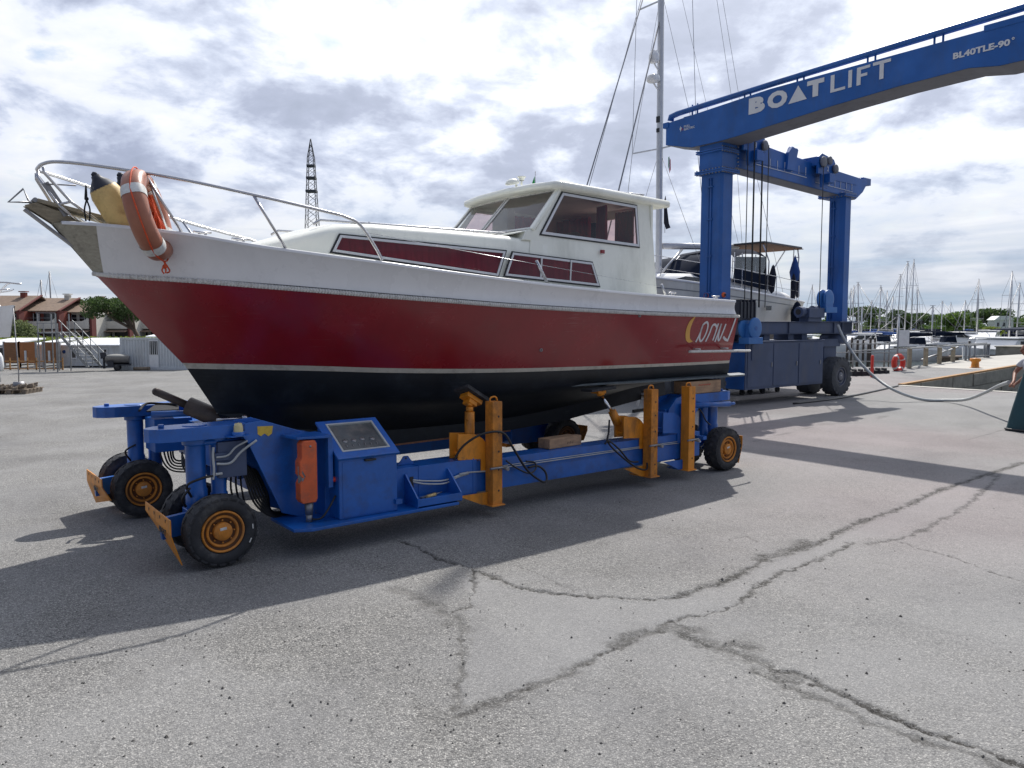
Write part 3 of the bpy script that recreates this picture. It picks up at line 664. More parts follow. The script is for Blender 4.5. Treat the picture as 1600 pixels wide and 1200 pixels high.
# rubbing strake
b = MB()
for sg in (-1, 1): b.tube([(p[0] - (.02 if i == 0 else 0), sg * (p[1] + .008), p[2] + .012) for i, p in enumerate(kl)], .019, 8)
b.tube([(6.51, -1.215, 1.908), (6.51, 1.215, 1.908)], .019, 8)
for sg in (-1, 1):
    for i in range(int(7.0 / .024)):
        s = -.45 + i * .024
        if s > 6.48: break
        v, z = Kf(s); b.tube([(s, sg * (v + .022), z - .006), (s, sg * (v + .028), z + .012), (s, sg * (v + .02), z + .030)], .0075, 4, cap=False)
b.build('rubbing_strake', 'rub_white', boat)
b = MB()
for sg in (-1, 1): b.tube([(p[0], sg * (p[1] + .001), p[2] + .036) for p in kl], .0035, 4)
b.build('strake_seam', 'black_trim', boat)
# keel, chine fins, propeller, rudder
b = MB()
b.prism([(.42, 1.0), (.889, .836), (1.5, .68), (2.185, .552), (3.7, .571), (4.575, .618), (6.0, .80), (6.0, 1.0), (3, .9)], -.05, .05, 'y')
b.build('keel', 'antifoul', boat)
b = MB(); b.beam((2.0, -.0, .56), (2.19, 0, .545), .11, .02); b.beam((2.185, 0, .548), (3.75, 0, .567), .11, .018); b.build('keel_band', 'copper', boat)
b = MB()
for sg in (-1, 1):
    n = 30; top = []; bot = []
    pts = [(3.9 + 3.05 * i / n) for i in range(n + 1)]
    rows = []
    for s in pts:
        w = .006 + .135 * min(1, (s - 3.9) / 1.4); 
        if s > 6.75: w *= max(.25, 1 - ((s - 6.75) / .2) ** 2 * .75)
        v, z = Cf(min(s, 6.6)); z += .02; vi = v - .03 if s < 6.6 else v - .05
        rows.append([(s, sg * vi, z + .018), (s, sg * (v + w), z + .008), (s, sg * (v + w), z - .012), (s, sg * vi, z - .03)])
    b.grid(rows, False, True)
b.build('chine_fin', 'fin_grey', boat)
b = MB(); b.lathe([(.05, -.02), (.055, .05), (.03, .14), (0.002, .17)], (6.02, 0, .86), (1, 0, 0), 12); b.cyl((5.6, 0, .9), (6.05, 0, .86), .022)
for k in range(4):
    a = k * math.pi / 2 + .5
    rows = []
    for i in range(7):
        r = .04 + .16 * i / 6; w = .07 * math.sin(math.pi * (.15 + .8 * i / 6)) + .01; tw = .9 - .5 * i / 6
        cd = Vector((0, math.cos(a), math.sin(a))); tn = Vector((0, -math.sin(a), math.cos(a)))
        q = Vector((6.07, 0, .86)) + cd * r; d = (tn * math.cos(tw) + Vector((1, 0, 0)) * math.sin(tw)) * w
        rows.append([q - d, q, q + d])
    b.grid(rows)
b.build('propeller', 'dull_steel', boat)
b = MB(); b.prism([(6.25, 1.08), (6.5, 1.08), (6.55, .72), (6.30, .70)], -.018, .018, 'y'); b.prism([(5.9, .66), (6.5, .69), (6.5, .66), (5.9, .62)], -.02, .02, 'y'); b.build('rudder', 'antifoul', boat)
# deck and its edge
dk = [(p[0], p[1] - .03, p[2] - .012) for p in gl]
b = MB(); b.grid([[(p[0], -p[1], p[2]) for p in dk], [(p[0], -p[1] * .5, p[2] + .012) for p in dk], [(p[0], p[1] * .5, p[2] + .012) for p in dk], [(p[0], p[1], p[2]) for p in dk]])
b.build('deck', 'cream_gel', boat)
b = MB()
for sg in (-1, 1):
    b.grid([[(p[0], sg * (p[1] + dx), p[2] + dz) for p in gl[2:]] for dx, dz in ((.004, -.012), (.006, .008), (-.008, .016), (-.045, .010), (-.05, -.02))], True)
b.tube([(6.455, -1.19, 2.10), (6.455, 1.19, 2.10)], .02, 6)
b.build('gunwale_cap', 'white_gel', boat)
# name and moon on the port quarter (the name reads mirrored there)
def on_side(s, z):                       # point on the red topside, port
    k = None
    lo, hi = 0, 1
    for _ in range(24):
        f = (lo + hi) / 2; ks = Kf(s); ws = Wf(s); zz = ks[1] * (1 - f) + ws[1] * f
        if zz > z: lo = f
        else: hi = f
    v = ks[0] * (1 - f) + ws[0] * f
    return Vector((s, -(v + .004), z))
def stroke(b, pts, w, n=5):
    c = cr([(p[0], p[1], 0) for p in pts], n); L = []; Rr = []
    for i, p in enumerate(c):
        t = (c[min(i + 1, len(c) - 1)] - c[max(i - 1, 0)]).normalized(); nn = Vector((-t.y, t.x, 0)) * w / 2
        L.append(on_side(p.x + nn.x, p.y + nn.y)); Rr.append(on_side(p.x - nn.x, p.y - nn.y))
    b.grid([L, Rr], False)
def Q(x, y): return (5.54 + (x - 1072) * (6.43 - 5.54) / 70.0, 1.323 + (575 - y) * .00845 - (x - 1072) * .0004)
nm = MB(); W_ = .034
stroke(nm, [Q(1143, 505), Q(1142, 520), Q(1140, 538)], W_ * .95); stroke(nm, [Q(1141, 538), Q(1136, 537), Q(1131, 533)], W_ * .95)
stroke(nm, [Q(1129.5, 514), Q(1128, 527), Q(1126, 538), Q(1123.5, 536), Q(1122, 526), Q(1122, 514)], W_ * .82); stroke(nm, [Q(1122, 514), Q(1121, 528), Q(1119.5, 541)], W_ * .82)
stroke(nm, [Q(1117, 514), Q(1116.5, 528), Q(1115.5, 539)], W_ * .82); stroke(nm, [Q(1116.5, 520), Q(1112.5, 516), Q(1108.5, 518), Q(1107, 530), Q(1104.5, 541)], W_ * .82)
stroke(nm, [Q(1093.5, 517), Q(1098, 513), Q(1101.5, 518), Q(1101.5, 530), Q(1098, 540), Q(1094, 537), Q(1092.8, 526), Q(1093.5, 517)], W_ * .82); stroke(nm, [Q(1093.5, 516), Q(1092.4, 530), Q(1089.5, 542)], W_ * .82)
nm.build('boat_name', 'letter_white', boat)
b = MB(); a_ = [Q(1080, 504), Q(1072, 513), Q(1070, 526), Q(1073, 538), Q(1079, 543), Q(1085, 541)]; i_ = [Q(1080, 504), Q(1077, 513), Q(1076, 524), Q(1078, 534), Q(1081, 539), Q(1085, 541)]
A_ = cr([(x, y, 0) for x, y in a_], 5); I_ = cr([(x, y, 0) for x, y in i_], 5)
b.grid([[on_side(p.x, p.y) for p in A_], [on_side(p.x, p.y) for p in I_]], False); b.build('moon', 'moon_yellow', boat)
b = MB(); b.tube([(5.56, -1.19, 1.485), (5.62, -1.215, 1.485), (6.5, -1.215, 1.475), (6.74, -1.21, 1.47), (6.80, -1.18, 1.47)], .016, 8)
for s in (5.75, 6.3): b.cyl((s, -1.08, 1.51), (s, -1.21, 1.51), .010)
b.build('side_bar', 'rub_white', boat)
# small hull fittings: drain outlets, deck cleats and fairleads
for s, z in ((3.35, 1.545), (4.63, 1.905)):
    p = on_side(s, z); b = MB(); b.lathe([(.018, -.01), (.018, .006), (.010, .006), (.009, -.01)], p, (0, -1, 0), 12); b.build('hull_outlet', 'dull_steel', boat)
for s, v in ((.15, .62), (.42, .72), (5.25, 1.18), (6.15, 1.12), (.15, -.62), (6.15, -1.12)):
    z = Gf(s)[1]; b = MB()
    b.box(s - .05, s + .05, -v - .02, -v + .02, z, z + .012)
    for d in (-.025, .025): b.cyl((s + d, -v, z), (s + d, -v, z + .045), .010)
    b.tube([(s - .07, -v, z + .055), (s, -v, z + .05), (s + .07, -v, z + .055)], [.009, .013, .009], 8); b.build('cleat', 'steel', boat)
# bowsprit with roller
b = MB()
b.slab([(-.92, -.10, 2.745), (-.92, .10, 2.745), (-.15, .16, 2.58), (-.15, -.16, 2.58)], (.2, 0, 1), .03)
b.slab([(-1.0, -.055, 2.72), (-.92, -.09, 2.745), (-.30, -.06, 2.50), (-.52, -.03, 2.40)], (0, 1, 0), .02)
b.slab([(-1.0, .055, 2.72), (-.92, .09, 2.745), (-.30, .06, 2.50), (-.52, .03, 2.40)], (0, -1, 0), .02)
b.build('bowsprit', 'old_wood', boat, .004)
b = MB(); b.slab([(-.99, -.04, 2.70), (-.99, .04, 2.70), (-.50, .03, 2.30), (-.50, -.03, 2.30)], (-.6, 0, -.6), .018)
b.tube([(-.97, -.05, 2.745), (-1.10, -.03, 2.735), (-1.00, -.03, 2.845), (-.965, -.04, 2.745), (-.94, -.04, 2.72)], .009, 6)
b.beam((-.86, -.08, 2.90), (-.72, -.08, 2.66), .012, .05); b.tube([(-.86, -.08, 2.89), (-.66, -.16, 2.89)], .006, 6)
b.cyl((-.93, -.09, 2.762), (-.93, .09, 2.762), .018); b.build('anchor_roller', 'dull_steel', boat)
# rails
b = MB(); path = [(1.50, 1.12, 2.36), (1.44, 1.12, 2.46), (1.30, 1.12, 2.64), (1.17, 1.11, 2.70), (1.0, 1.10, 2.73), (.44, .98, 2.825), (-.0, .80, 2.91), (-.27, .62, 2.965), (-.6, .42, 3.015), (-.80, .28, 3.035), (-.875, .16, 3.03)]
full = [(s, -v, z) for s, v, z in path] + [(-.89, 0, 3.025)] + [(s, v, z) for s, v, z in reversed(path)]
b.tube(cr(full, 5), .0135, 10)
for sg in (-1, 1):
    b.tube([(-.875, sg * .14, 3.01), (-.87, sg * .13, 2.97), (-.70, sg * .16, 2.76), (-.48, sg * .20, 2.59)], .0115, 8)
    b.tube([(-.90, sg * .04, 2.985), (-.90, sg * .05, 2.94), (-.78, sg * .10, 2.74), (-.66, sg * .14, 2.62)], .0115, 8)
    b.tube([(-.27, sg * .62, 2.965), (-.02, sg * .66, 2.53)], .012, 8); b.tube([(-.25, sg * .60, 2.96), (-.10, sg * .56, 2.55)], .009, 8)
    b.tube([(.44, sg * .98, 2.825), (.71, sg * .95, 2.42)], .012, 8)
b.tube([(-.70, -.16, 2.76), (-.78, -.10, 2.74), (-.78, .10, 2.74), (-.70, .16, 2.76)], .010, 6)
b.build('bow_rail', 'steel', boat)
b = MB(); b.tube([(3.20, -1.17, 2.44), (3.36, -1.17, 2.20)], .016, 10); b.build('stanchion', 'steel', boat)
b = MB(); b.tube([(5.09, -1.16, 2.27), (5.16, -1.17, 2.13)], .013, 8); b.build('stanchion', 'steel', boat)
b = MB(); b.tube([(1.34, -1.12, 2.585), (3.20, -1.17, 2.405), (5.09, -1.16, 2.24)], .0022, 5); b.build('guard_wire', 'steel', boat)
# coachroof
sec = [(.42, .28, .20, 2.44), (.6, .42, .32, 2.47), (.8, .56, .44, 2.535), (1.0, .70, .54, 2.60), (1.17, .774, .62, 2.66), (1.32, .781, .66, 2.70), (1.6, .794, .69, 2.725), (2.4, .833, .71, 2.73), (3.1, .866, .725, 2.725), (3.62, .891, .73, 2.72)]
b = MB(); rows = []
for s, vb, vt, zt in sec:
    zb = Gf(s)[1] - .05; h = []
    for v, z in ((vb, zb), (vb - .015, zb + (zt - zb) * .35), (vb - .04, zt - .075), (vb - .06, zt - .035), (vt, zt - .004), (vt * .6, zt + .022), (0, zt + .03)): h.append((v, z))
    rows.append([(s, -v, z) for v, z in h] + [(s, v, z) for v, z in reversed(h[:-1])])
b.grid(rows); b.add(rows[0], [tuple(range(len(rows[0])))]); b.build('coachroof', 'cream_gel', boat)
def csv(s):                              # side plane of the coachroof, v at deck and at the shoulder
    a = np.array(sec); return np.interp(s, a[:, 0], a[:, 1])
def cp(s, z):
    zt = float(np.interp(s, [x[0] for x in sec], [x[3] for x in sec])); zb = Gf(s)[1] - .05; f = min(1, max(0, (z - zb) / (zt - .075 - zb)))
    return Vector((s, -(csv(s) - .04 * f + .006), z))
def window(name, pts, nrm, m_pane='glass_dark', fr='alu', w=.022, curtain='burgundy', parent=boat, gasket=.014, depth=.016, back=True):
    pts = [Vector(p) for p in pts]; nrm = Vector(nrm).normalized()
    if (pts[1] - pts[0]).cross(pts[2] - pts[1]).dot(nrm) < 0: pts.reverse()
    fo = MB(); fo.ring([p + nrm * .002 for p in pts], [p + nrm * .002 for p in inset(pts, w)], nrm, depth); f = fo.build(name + '_frame', fr, parent)
    if gasket:
        g_ = MB(); g_.ring([p + nrm * .001 for p in inset(pts, -gasket)], [p + nrm * .001 for p in inset(pts, .001)], nrm, depth * .6); g_.build('gasket', 'black_trim', f)
    p_ = MB(); q = [p + nrm * (depth * .5) for p in inset(pts, w * .8)]; p_.add(q, [tuple(range(len(q)))]); p_.build('pane', m_pane, f, fix=False)
    if curtain:
        c_ = MB(); q = [p + nrm * .0035 for p in inset(pts, w * .9)]; c_.add(q, [tuple(range(len(q)))]); c_.build('curtain', curtain, f)
    return f
nw = (0, -1, .12)
for sg in (1,):
    w1 = [cp(1.285, 2.590), cp(3.06, 2.545), cp(2.95, 2.292), cp(1.20, 2.440)]
    f1 = window('window', w1, nw)
    w2 = [Vector((3.13, -.868, 2.535)), Vector((4.25, -.872, 2.487)), Vector((4.34, -.893, 2.235)), Vector((3.02, -.882, 2.298))]
    f2 = window('window', w2, nw)
    b = MB()
    for s in (3.50, 3.92): b.obox((s, -.888, 2.385), (.009, 0, 0), (0, .008, 0), (.008, 0, .118))
    b.build('window_mullion', 'alu', f2)
# starboard windows
window('window', [Vector((p.x, -p.y, p.z)) for p in w1], (0, 1, .12)); window('window', [Vector((p.x, -p.y, p.z)) for p in w2], (0, 1, .12))
b = MB()
for sg in (-1, 1):
    b.tube([(1.15, sg * .50, 2.70), (1.22, sg * .50, 2.745), (3.38, sg * .54, 2.775), (3.45, sg * .54, 2.75)], .012, 8)
    for s in (1.7, 2.3, 2.9): b.cyl((s, sg * .52, 2.72), (s, sg * .52, 2.765), .009)
b.build('handrail', 'steel', boat)
b = MB(); b.prism([(1.7, -.28), (2.25, -.28), (2.25, .28), (1.7, .28)], 2.755, 2.79, 'z'); b.build('hatch', 'cream_gel', boat, .01)
# wheelhouse walls
def wv(z): return .893 - .095 * (z - 2.1) / 1.15
def wp(s, z, sg=-1): return Vector((s, sg * wv(z), z))
for sg in (-1, 1):
    nrm = Vector((0, sg, .065)).normalized()
    outer = [wp(3.40, 2.72, sg), wp(5.31, 2.66, sg), wp(5.30, 3.25, sg), wp(3.87, 3.27, sg)]
    inner = [wp(3.535, 2.755, sg), wp(5.04, 2.715, sg), wp(5.03, 3.19, sg), wp(3.868, 3.222, sg)]
    b = MB(); b.ring(outer, inner, -nrm, .03)
    low = [wp(3.32, 2.20, sg), wp(5.33, 2.06, sg), wp(5.31, 2.66, sg), wp(3.40, 2.72, sg)]
    b.slab(low, -nrm, .03); b.build('wheelhouse_side', 'cream_gel', boat)
    f3 = window('side_window', inner if sg < 0 else inner, nrm, 'glass_pink', 'alu', .028, None)
b = MB()                                    # aft bulkhead with its doorway
for y0, y1, z0, z1 in ((-.83, -.62, 2.05, 3.24), (.1, .83, 2.05, 2.75), (.76, .83, 2.75, 3.24), (-.62, .83, 3.12, 3.24), (-.0, .1, 2.05, 3.12)): b.box(5.27, 5.30, y0, y1, z0, z1)
b.build('aft_bulkhead', 'cream_gel', boat)
b = MB(); b.slab([(5.285, .1, 2.76), (5.285, .76, 2.76), (5.285, .76, 3.12), (5.285, .1, 3.12)], (1, 0, 0), .004); b.build('aft_pane', 'glass', boat)
# windscreen: two panes, a centre post
def fr_pt(v, top): 
    return Vector((3.775 - .05 * (1 - abs(v) / .8) + .05, v, 3.255)) if top else Vector((3.37 - .07 * (1 - abs(v) / .85) + .04, v, 2.79))
for sg in (-1, 1):
    q = [fr_pt(sg * .835, 0), fr_pt(sg * .012, 0), fr_pt(sg * .012, 1), fr_pt(sg * .79, 1)]
    nrm = (q[1] - q[0]).cross(q[2] - q[1]).normalized()
    if nrm.x > 0: nrm = -nrm
    window('windscreen', q, nrm, 'glass', 'rub_white', .026, None, gasket=.0)
    b = MB(); b.tube([q[1] + nrm * .012 + Vector((0, sg * .014, 0)), q[2] + nrm * .012 + Vector((0, sg * .014, 0))], .006, 6); b.tube([q[2] + nrm * .014, q[3] + nrm * .014], .008, 6); b.build('screen_seal', 'black_trim', boat)
b = MB()
for sg in (-1, 1):
    b.beam(fr_pt(sg * .845, 0), fr_pt(sg * .80, 1), .05, .04)
b.build('corner_post', 'cream_gel', boat, .01)
b = MB(); b.prism([(3.28, 2.68), (3.345, 2.785), (3.52, 2.80), (3.52, 2.68)], -.845, .845, 'y'); b.slab([(3.20, -.80, 2.735), (3.20, .80, 2.735), (3.48, .85, 2.80), (3.48, -.85, 2.80)], (0, 0, 1), .015); b.build('screen_base', 'cream_gel', boat, .006)
# roof
b = MB(); rows = []
outl = [(3.66, .0), (3.68, .5), (3.73, .84), (3.80, .885), (4.5, .89), (5.55, .87), (5.63, .80), (5.66, .4), (5.66, 0)]
def roofz(s, v): return 3.335 + .02 * (1 - (v / .9) ** 2) - .018 * (s - 3.7)
loop = [(s, -v) for s, v in outl] + [(s, v) for s, v in reversed(outl[1:-1])]
rows = []
for k, dz in ((.93, -.085), (1.0, -.075), (1.006, -.04), (.995, -.012), (.96, .0), (.6, .008), (.02, .012)):
    rows.append([(4.66 + (s - 4.66) * k, v * k, roofz(s, v) + dz) for s, v in loop])
b.grid(rows, True, True); b.add(rows[0], [tuple(range(len(loop)))]); b.build('wheelhouse_roof', 'cream_gel', boat)
b = MB(); b.tube([(4.35, -.5, 3.34), (4.37, -.5, 3.40), (4.42, -.5, 3.405), (5.25, -.55, 3.385), (5.32, -.55, 3.375), (5.34, -.55, 3.32)], .009, 8)
b.tube([(4.35, .5, 3.34), (4.37, .5, 3.40), (4.42, .5, 3.405), (5.25, .55, 3.385), (5.32, .55, 3.375), (5.34, .55, 3.32)], .009, 8)
b.tube([(5.05, -.62, 3.32), (5.06, -.62, 3.37), (5.5, -.5, 3.41), (5.6, -.2, 3.41), (5.6, .3, 3.41), (5.4, .6, 3.38)], .009, 8); b.build('roof_rail', 'steel', boat)
sl = MB(); sl.cyl((3.80, -.10, 3.33), (3.80, -.10, 3.40), .014); sl.lathe([(.001, 0), (.075, .0), (.085, .02), (.06, .05), (.02, .065), (.001, .066)], (3.76, -.08, 3.40), (-.2, 0, 1), 20); o = sl.build('searchlight', 'cream_gel', boat)
b = MB(); b.cyl((3.86, -.12, 3.40), (3.86, -.12, 3.47), .012); b.lathe([(.028, 0), (.035, .03), (.05, .035), (.05, .045), (.001, .05)], (3.86, -.12, 3.45), (0, 0, 1), 16); b.build('horn', 'cream_gel', boat)
b = MB(); b.cyl((4.33, -.55, 3.31), (4.33, -.55, 3.40), .008); b.build('mast_light', 'steel', boat)
b = MB(); b.lathe([(.022, 0), (.022, .03), (.001, .034)], (4.42, -.85, 2.61), (0, -1, 0), 14); o = b.build('side_lamp', 'white_paint', boat)
b = MB(); b.box(4.395, 4.435, -.893, -.86, 2.60, 2.64); b.build('lamp_lens', 'red_hull', o)
# inside: sole, dash, seat, curtains
b = MB(); b.box(3.5, 5.25, -.8, .8, 2.10, 2.14); b.build('wheelhouse_sole', 'seat_brown', boat)
b = MB(); b.box(3.42, 3.85, .05, .76, 2.55, 2.78); b.box(3.5, 3.7, -.55, .3, 2.7, 2.76); b.build('dashboard', 'inside_cream', boat, .02)
b = MB(); b.box(3.95, 4.30, -.62, -.16, 2.40, 2.78); b.box(4.25, 4.34, -.62, -.16, 2.75, 2.86); b.build('helm_seat', 'seat_brown', boat, .04)
b = MB(); b.cyl((3.62, .05, 2.78), (3.62, .05, 2.88), .09, .07); b.build('tub', mat('tub', (.25, .38, .45), .5), boat)
b = MB()
def drape(b, p, q, z0, z1, amp=.022, n=40):
    p, q = Vector(p), Vector(q); d = q - p; nn = Vector((-d.y, d.x, 0)).normalized(); r1 = []; r2 = []
    for i in range(n + 1):
        t = i / n; o_ = nn * amp * math.sin(t * n * .9); r1.append(p + d * t + o_ + Vector((0, 0, z1))); r2.append(p + d * t + o_ * 1.3 + Vector((0, 0, z0)))
    b.grid([r1, r2])
drape(b, (4.25, .76, 0), (4.95, .76, 0), 2.68, 3.2); drape(b, (4.74, -.62, 0), (4.80, -.40, 0), 2.7, 3.2); drape(b, (5.20, .12, 0), (5.20, .80, 0), 2.70, 3.18); drape(b, (5.20, -.62, 0), (5.20, -.30, 0), 2.3, 3.18); b.build('curtain', 'burgundy', boat)
b = MB(); b.box(3.9, 4.02, .2, .5, 2.85, 3.18); b.build('instrument_box', 'inside_cream', boat, .01)
# ================================================================ the self-propelled boat mover
mov = thing('boat_mover', 'blue self-propelled boat mover with orange support posts standing under the red motorboat', 'boat mover', OB, ANG)
def V(s, v, z): return Vector((s, -v, z))
def wheel(parent, c, side, r=.270, w=.20, rim_m='orange_worn', lugs=22, tread='rubber', label=None, rimr=.155):
    # tyre with lugs, dished rim; side = -1 when the visible face looks to -y
    b = MB(); h = w / 2
    prof = [(rimr, -h * .55), (rimr + .012, -h * .93), (rimr + .05, -h), (r - .045, -h * .96), (r - .016, -h * .88), (r - .009, -h * .55), (r - .009, h * .55), (r - .016, h * .88), (r - .045, h * .96), (rimr + .05, h), (rimr + .012, h * .93), (rimr, h * .55)]
    b.lathe(prof, c, (0, 1, 0), 56)
    for k in range(lugs):
        for s2, off in ((-1, 0), (1, .5)):
            a = 2 * math.pi * (k + off) / lugs; da = 2 * math.pi / lugs * .36
            vs = []
            for rr_ in (r - .03, r):
                for (yy, sk) in ((s2 * .012, 0), (s2 * h * .98, da * .9)):
                    for sgn in (-1, 1):
                        sh = .0 if rr_ < r else (.004 if abs(yy) > .05 else 0)
                        an = a + sgn * da * (1 if rr_ < r else .86) + sk
                        rad = rr_ - sh - (.012 if (abs(yy) > .05 and rr_ == r) else 0)
                        vs.append((c[0] + rad * math.cos(an), c[1] + yy, c[2] + rad * math.sin(an)))
            b.add(vs, [(4, 5, 7, 6), (0, 2, 3, 1), (0, 4, 6, 2), (1, 3, 7, 5), (2, 6, 7, 3), (0, 1, 5, 4)])
            if rim_m == 'lift_grey':
                vs = []                   # shoulder of each lug running down the flank
                for rr_ in (r - .075, r - .012):
                    for yy in (h * .9, h * 1.015 if rr_ > r - .05 else h * 1.0):
                        for sgn in (-1, 1):
                            an = a + sgn * da * .8 + da * .9; vs.append((c[0] + rr_ * math.cos(an), c[1] + s2 * yy, c[2] + rr_ * math.sin(an)))
                b.add(vs, [(2, 3, 7, 6), (4, 6, 7, 5), (0, 2, 6, 4), (1, 5, 7, 3)])
    t = b.build('wheel', tread, parent)
    if label: t['label'] = label
    b = MB(); f = side
    if rim_m:
        q_ = rimr / .155
        b.lathe([(rimr + .004, f * h * .78), (rimr, f * h * .95), (rimr - .010, f * h * .95), (rimr - .014, f * h * .80)], c, (0, 1, 0), 44)
        b.lathe([(.122 * q_, f * h * .66), (.118 * q_, f * h * .80), (.104 * q_, f * h * .80), (.100 * q_, f * h * .55)], c, (0, 1, 0), 44)
        b.lathe([(.070 * q_, f * h * .5), (.068 * q_, f * h * .84), (.064 * q_, f * h * .88), (.001, f * h * .88)], c, (0, 1, 0), 40)
        rm = b.build('rim', rim_m, t)
        b = MB(); b.lathe([(rimr + .004, f * h * .72), (.12 * q_, f * h * .62), (.10 * q_, f * h * .5), (.001, f * h * .48)], c, (0, 1, 0), 40); b.lathe([(rimr + .004, -f * h * .5), (.001, -f * h * .5)], c, (0, 1, 0), 32); b.build('rim_dish', 'rim_rust' if rim_m != 'lift_grey' else 'lift_grey_blue', rm)
        b = MB()
        for k in range(8):
            a = k * math.pi / 4; b.cyl((c[0] + (rimr - .070) * math.cos(a), c[1] + f * h * .55, c[2] + (rimr - .070) * math.sin(a)), (c[0] + (rimr - .070) * math.cos(a), c[1] + f * h * .74, c[2] + (rimr - .070) * math.sin(a)), .006, n=6)
        b.build('wheel_nut', 'orange_worn', rm)
        b = MB(); b.obox((c[0] + .0, c[1] + f * (h * .88 + .001), c[2] + .022), (.024, 0, .003), (0, .002, 0), (-.001, 0, .010)); b.build('plate', 'reflective', rm)
    return t
RT = .270
def flip(v): return -v
# arms, steering columns and twin wheels at the four corners
def corner(sg, s_end, s_col, s_wheel, dirn, bend):
    n0 = len(col.objects)
    rest = _corner(sg, s_end, s_col, s_wheel, dirn)
    if bend:
        for o in list(col.objects)[n0:]:
            if o.name.startswith('rim'): o.data.materials[0] = MT['rim_rust']  # far rear rims recoloured dark brown, their unlit look put into the colour
            if o.parent == mov: o.location.x += bend
def _corner(sg, s_end, s_col, s_wheel, dirn):
    # sg = +1 camera side; dirn = -1 the arm points forward, +1 to the stern
    v0, v1 = .84, 1.12
    b = MB()
    if dirn < 0:
        top = [(-.42, -.0), (-.40, .06), (-.34, .115), (-.26, .14), (.28, .14), (.28, -.14), (-.26, -.14), (-.34, -.115), (-.40, -.06)]
    else:
        top = [(6.60, 0), (6.58, .06), (6.52, .115), (6.44, .14), (5.60, .14), (5.60, -.14), (6.44, -.14), (6.52, -.115), (6.58, -.06)]
    vc_ = .98; zt, zb = (1.035, .935) if dirn < 0 else (.955, .845)
    b.prism([(s, -sg * (vc_) + y) for s, y in top], zb, zt, 'z')
    b.cyl((-.30 if dirn < 0 else 6.49, -sg * vc_, zt), (-.30 if dirn < 0 else 6.49, -sg * vc_, zt + .025), .022, n=12)
    b.cyl((s_col, -sg * vc_, zt), (s_col, -sg * vc_, zt + .006), .09, n=24)
    b.build('arm', 'blue_paint', mov, .006)
    b = MB()
    if dirn < 0: prof = [(.26, 1.035), (.42, 1.05), (.80, .915), (.88, .90), (.88, .22), (.74, .22), (.56, .285), (.30, .88), (.26, .935)]
    else: prof = [(5.62, .955), (5.44, .93), (5.30, .80), (5.26, .22), (5.72, .22), (5.74, .50), (5.80, .72), (5.92, .845)]
    b.prism(prof, -sg * (vc_ + .14), -sg * (vc_ + .115), 'y'); b.prism(prof, -sg * (vc_ - .14), -sg * (vc_ - .115), 'y')
    if dirn < 0: b.box(.80, .88, min(-sg * 1.09, -sg * .87), max(-sg * 1.09, -sg * .87), .25, .90); b.slab([V(.30, .87 * sg, 1.03), V(.30, 1.09 * sg, 1.03), V(.80, 1.09 * sg, .905), V(.80, .87 * sg, .905)], (0, 0, -1), .02)
    else: b.box(5.27, 5.33, min(-sg * 1.09, -sg * .87), max(-sg * 1.09, -sg * .87), .22, .80); b.slab([V(5.62, .87 * sg, .95), V(5.62, 1.09 * sg, .95), V(5.30, 1.09 * sg, .80), V(5.30, .87 * sg, .80)], (0, 0, -1), .02)
    b.build('gooseneck', 'blue_paint', mov, .004)
    # column
    c = V(s_col, sg * vc_, 0); d = .17 * (1 if dirn < 0 else -1)
    b = MB(); b.lathe([(.001, zb), (.094, zb), (.094, zb - .045), (.074, zb - .05), (.072, .55), (.080, .54), (.080, .40), (.001, .40)], c, (0, 0, 1), 24)
    b.lathe([(.001, zb), (.072, zb), (.070, zb - .03), (.060, zb - .04), (.058, .50), (.066, .49), (.066, .36), (.001, .36)], c + Vector((d, 0, 0)), (0, 0, 1), 20)
    b.box(min(c.x - .09, c.x + d + .06), max(c.x - .09, c.x + d + .06), c.y - .075, c.y + .075, .27, .40)
    b.cyl((s_wheel, c.y - .30, .27), (s_wheel, c.y + .30, .27), .05); b.build('steering_column', 'blue_paint', mov, .004)
    b = MB(); b.cyl((c.x - .02, c.y - sg * .07, zb - .03), (c.x + .50 * (1 if dirn < 0 else -1), c.y + sg * .02, zb - .05), .022); b.build('steering_ram', 'steel' if sg < 0 else 'blue_paint', mov)
    # wheels
    wheel(mov, Vector((s_wheel, -sg * 1.26, RT)), -sg); wheel(mov, Vector((s_wheel, -sg * .70, RT)), sg)
    # bumper plate with its bracket
    b = MB(); rows = []
    x0 = s_wheel + dirn * .36
    for i in range(7):
        t = i / 6; xx = x0 + (-dirn) * (.0 if t < .35 else .07 * (t - .35) / .65); rows.append([(xx, -sg * 1.30, .40 - .34 * t), (xx, -sg * .58, .41 - .20 * t)])
    b2 = [[(p[0] - dirn * .008, p[1], p[2]) for p in r] for r in rows]
    b.grid(rows, False); b.grid(b2, False)
    for r1, r2 in ((rows, b2),):
        for k in (0, 1): b.grid([[r[k] for r in rows], [r[k] for r in b2]], False)
        b.grid([rows[0], b2[0]], False); b.grid([rows[-1], b2[-1]], False)
    bp_ = b.build('bumper_plate', 'orange_paint', mov)
    if dirn < 0:
        text_mesh('bumper_letters', '4BOAT', .062, 'black_trim', bp_, basis((x0 - .006, -sg * 1.11 if sg > 0 else -sg * .86, .27), (0, 1 if sg > 0 else 1, 0), (0, 0, 1)) if False else basis((x0 - .004, (-1.00 if sg > 0 else .94), .265), (0, -1, 0), (0, 0, 1)), .001, .001)
        b = MB()
        for k in range(4): 
            y = -sg * (.70 + .16 * k); b.slab([(x0 - .001, y - .012, .385), (x0 - .001, y + .012, .385), (x0 - .001, y, .36)], (-1, 0, 0), .002)
        b.build('bumper_slot', 'black_trim', bp_)
    else:
        b = MB()
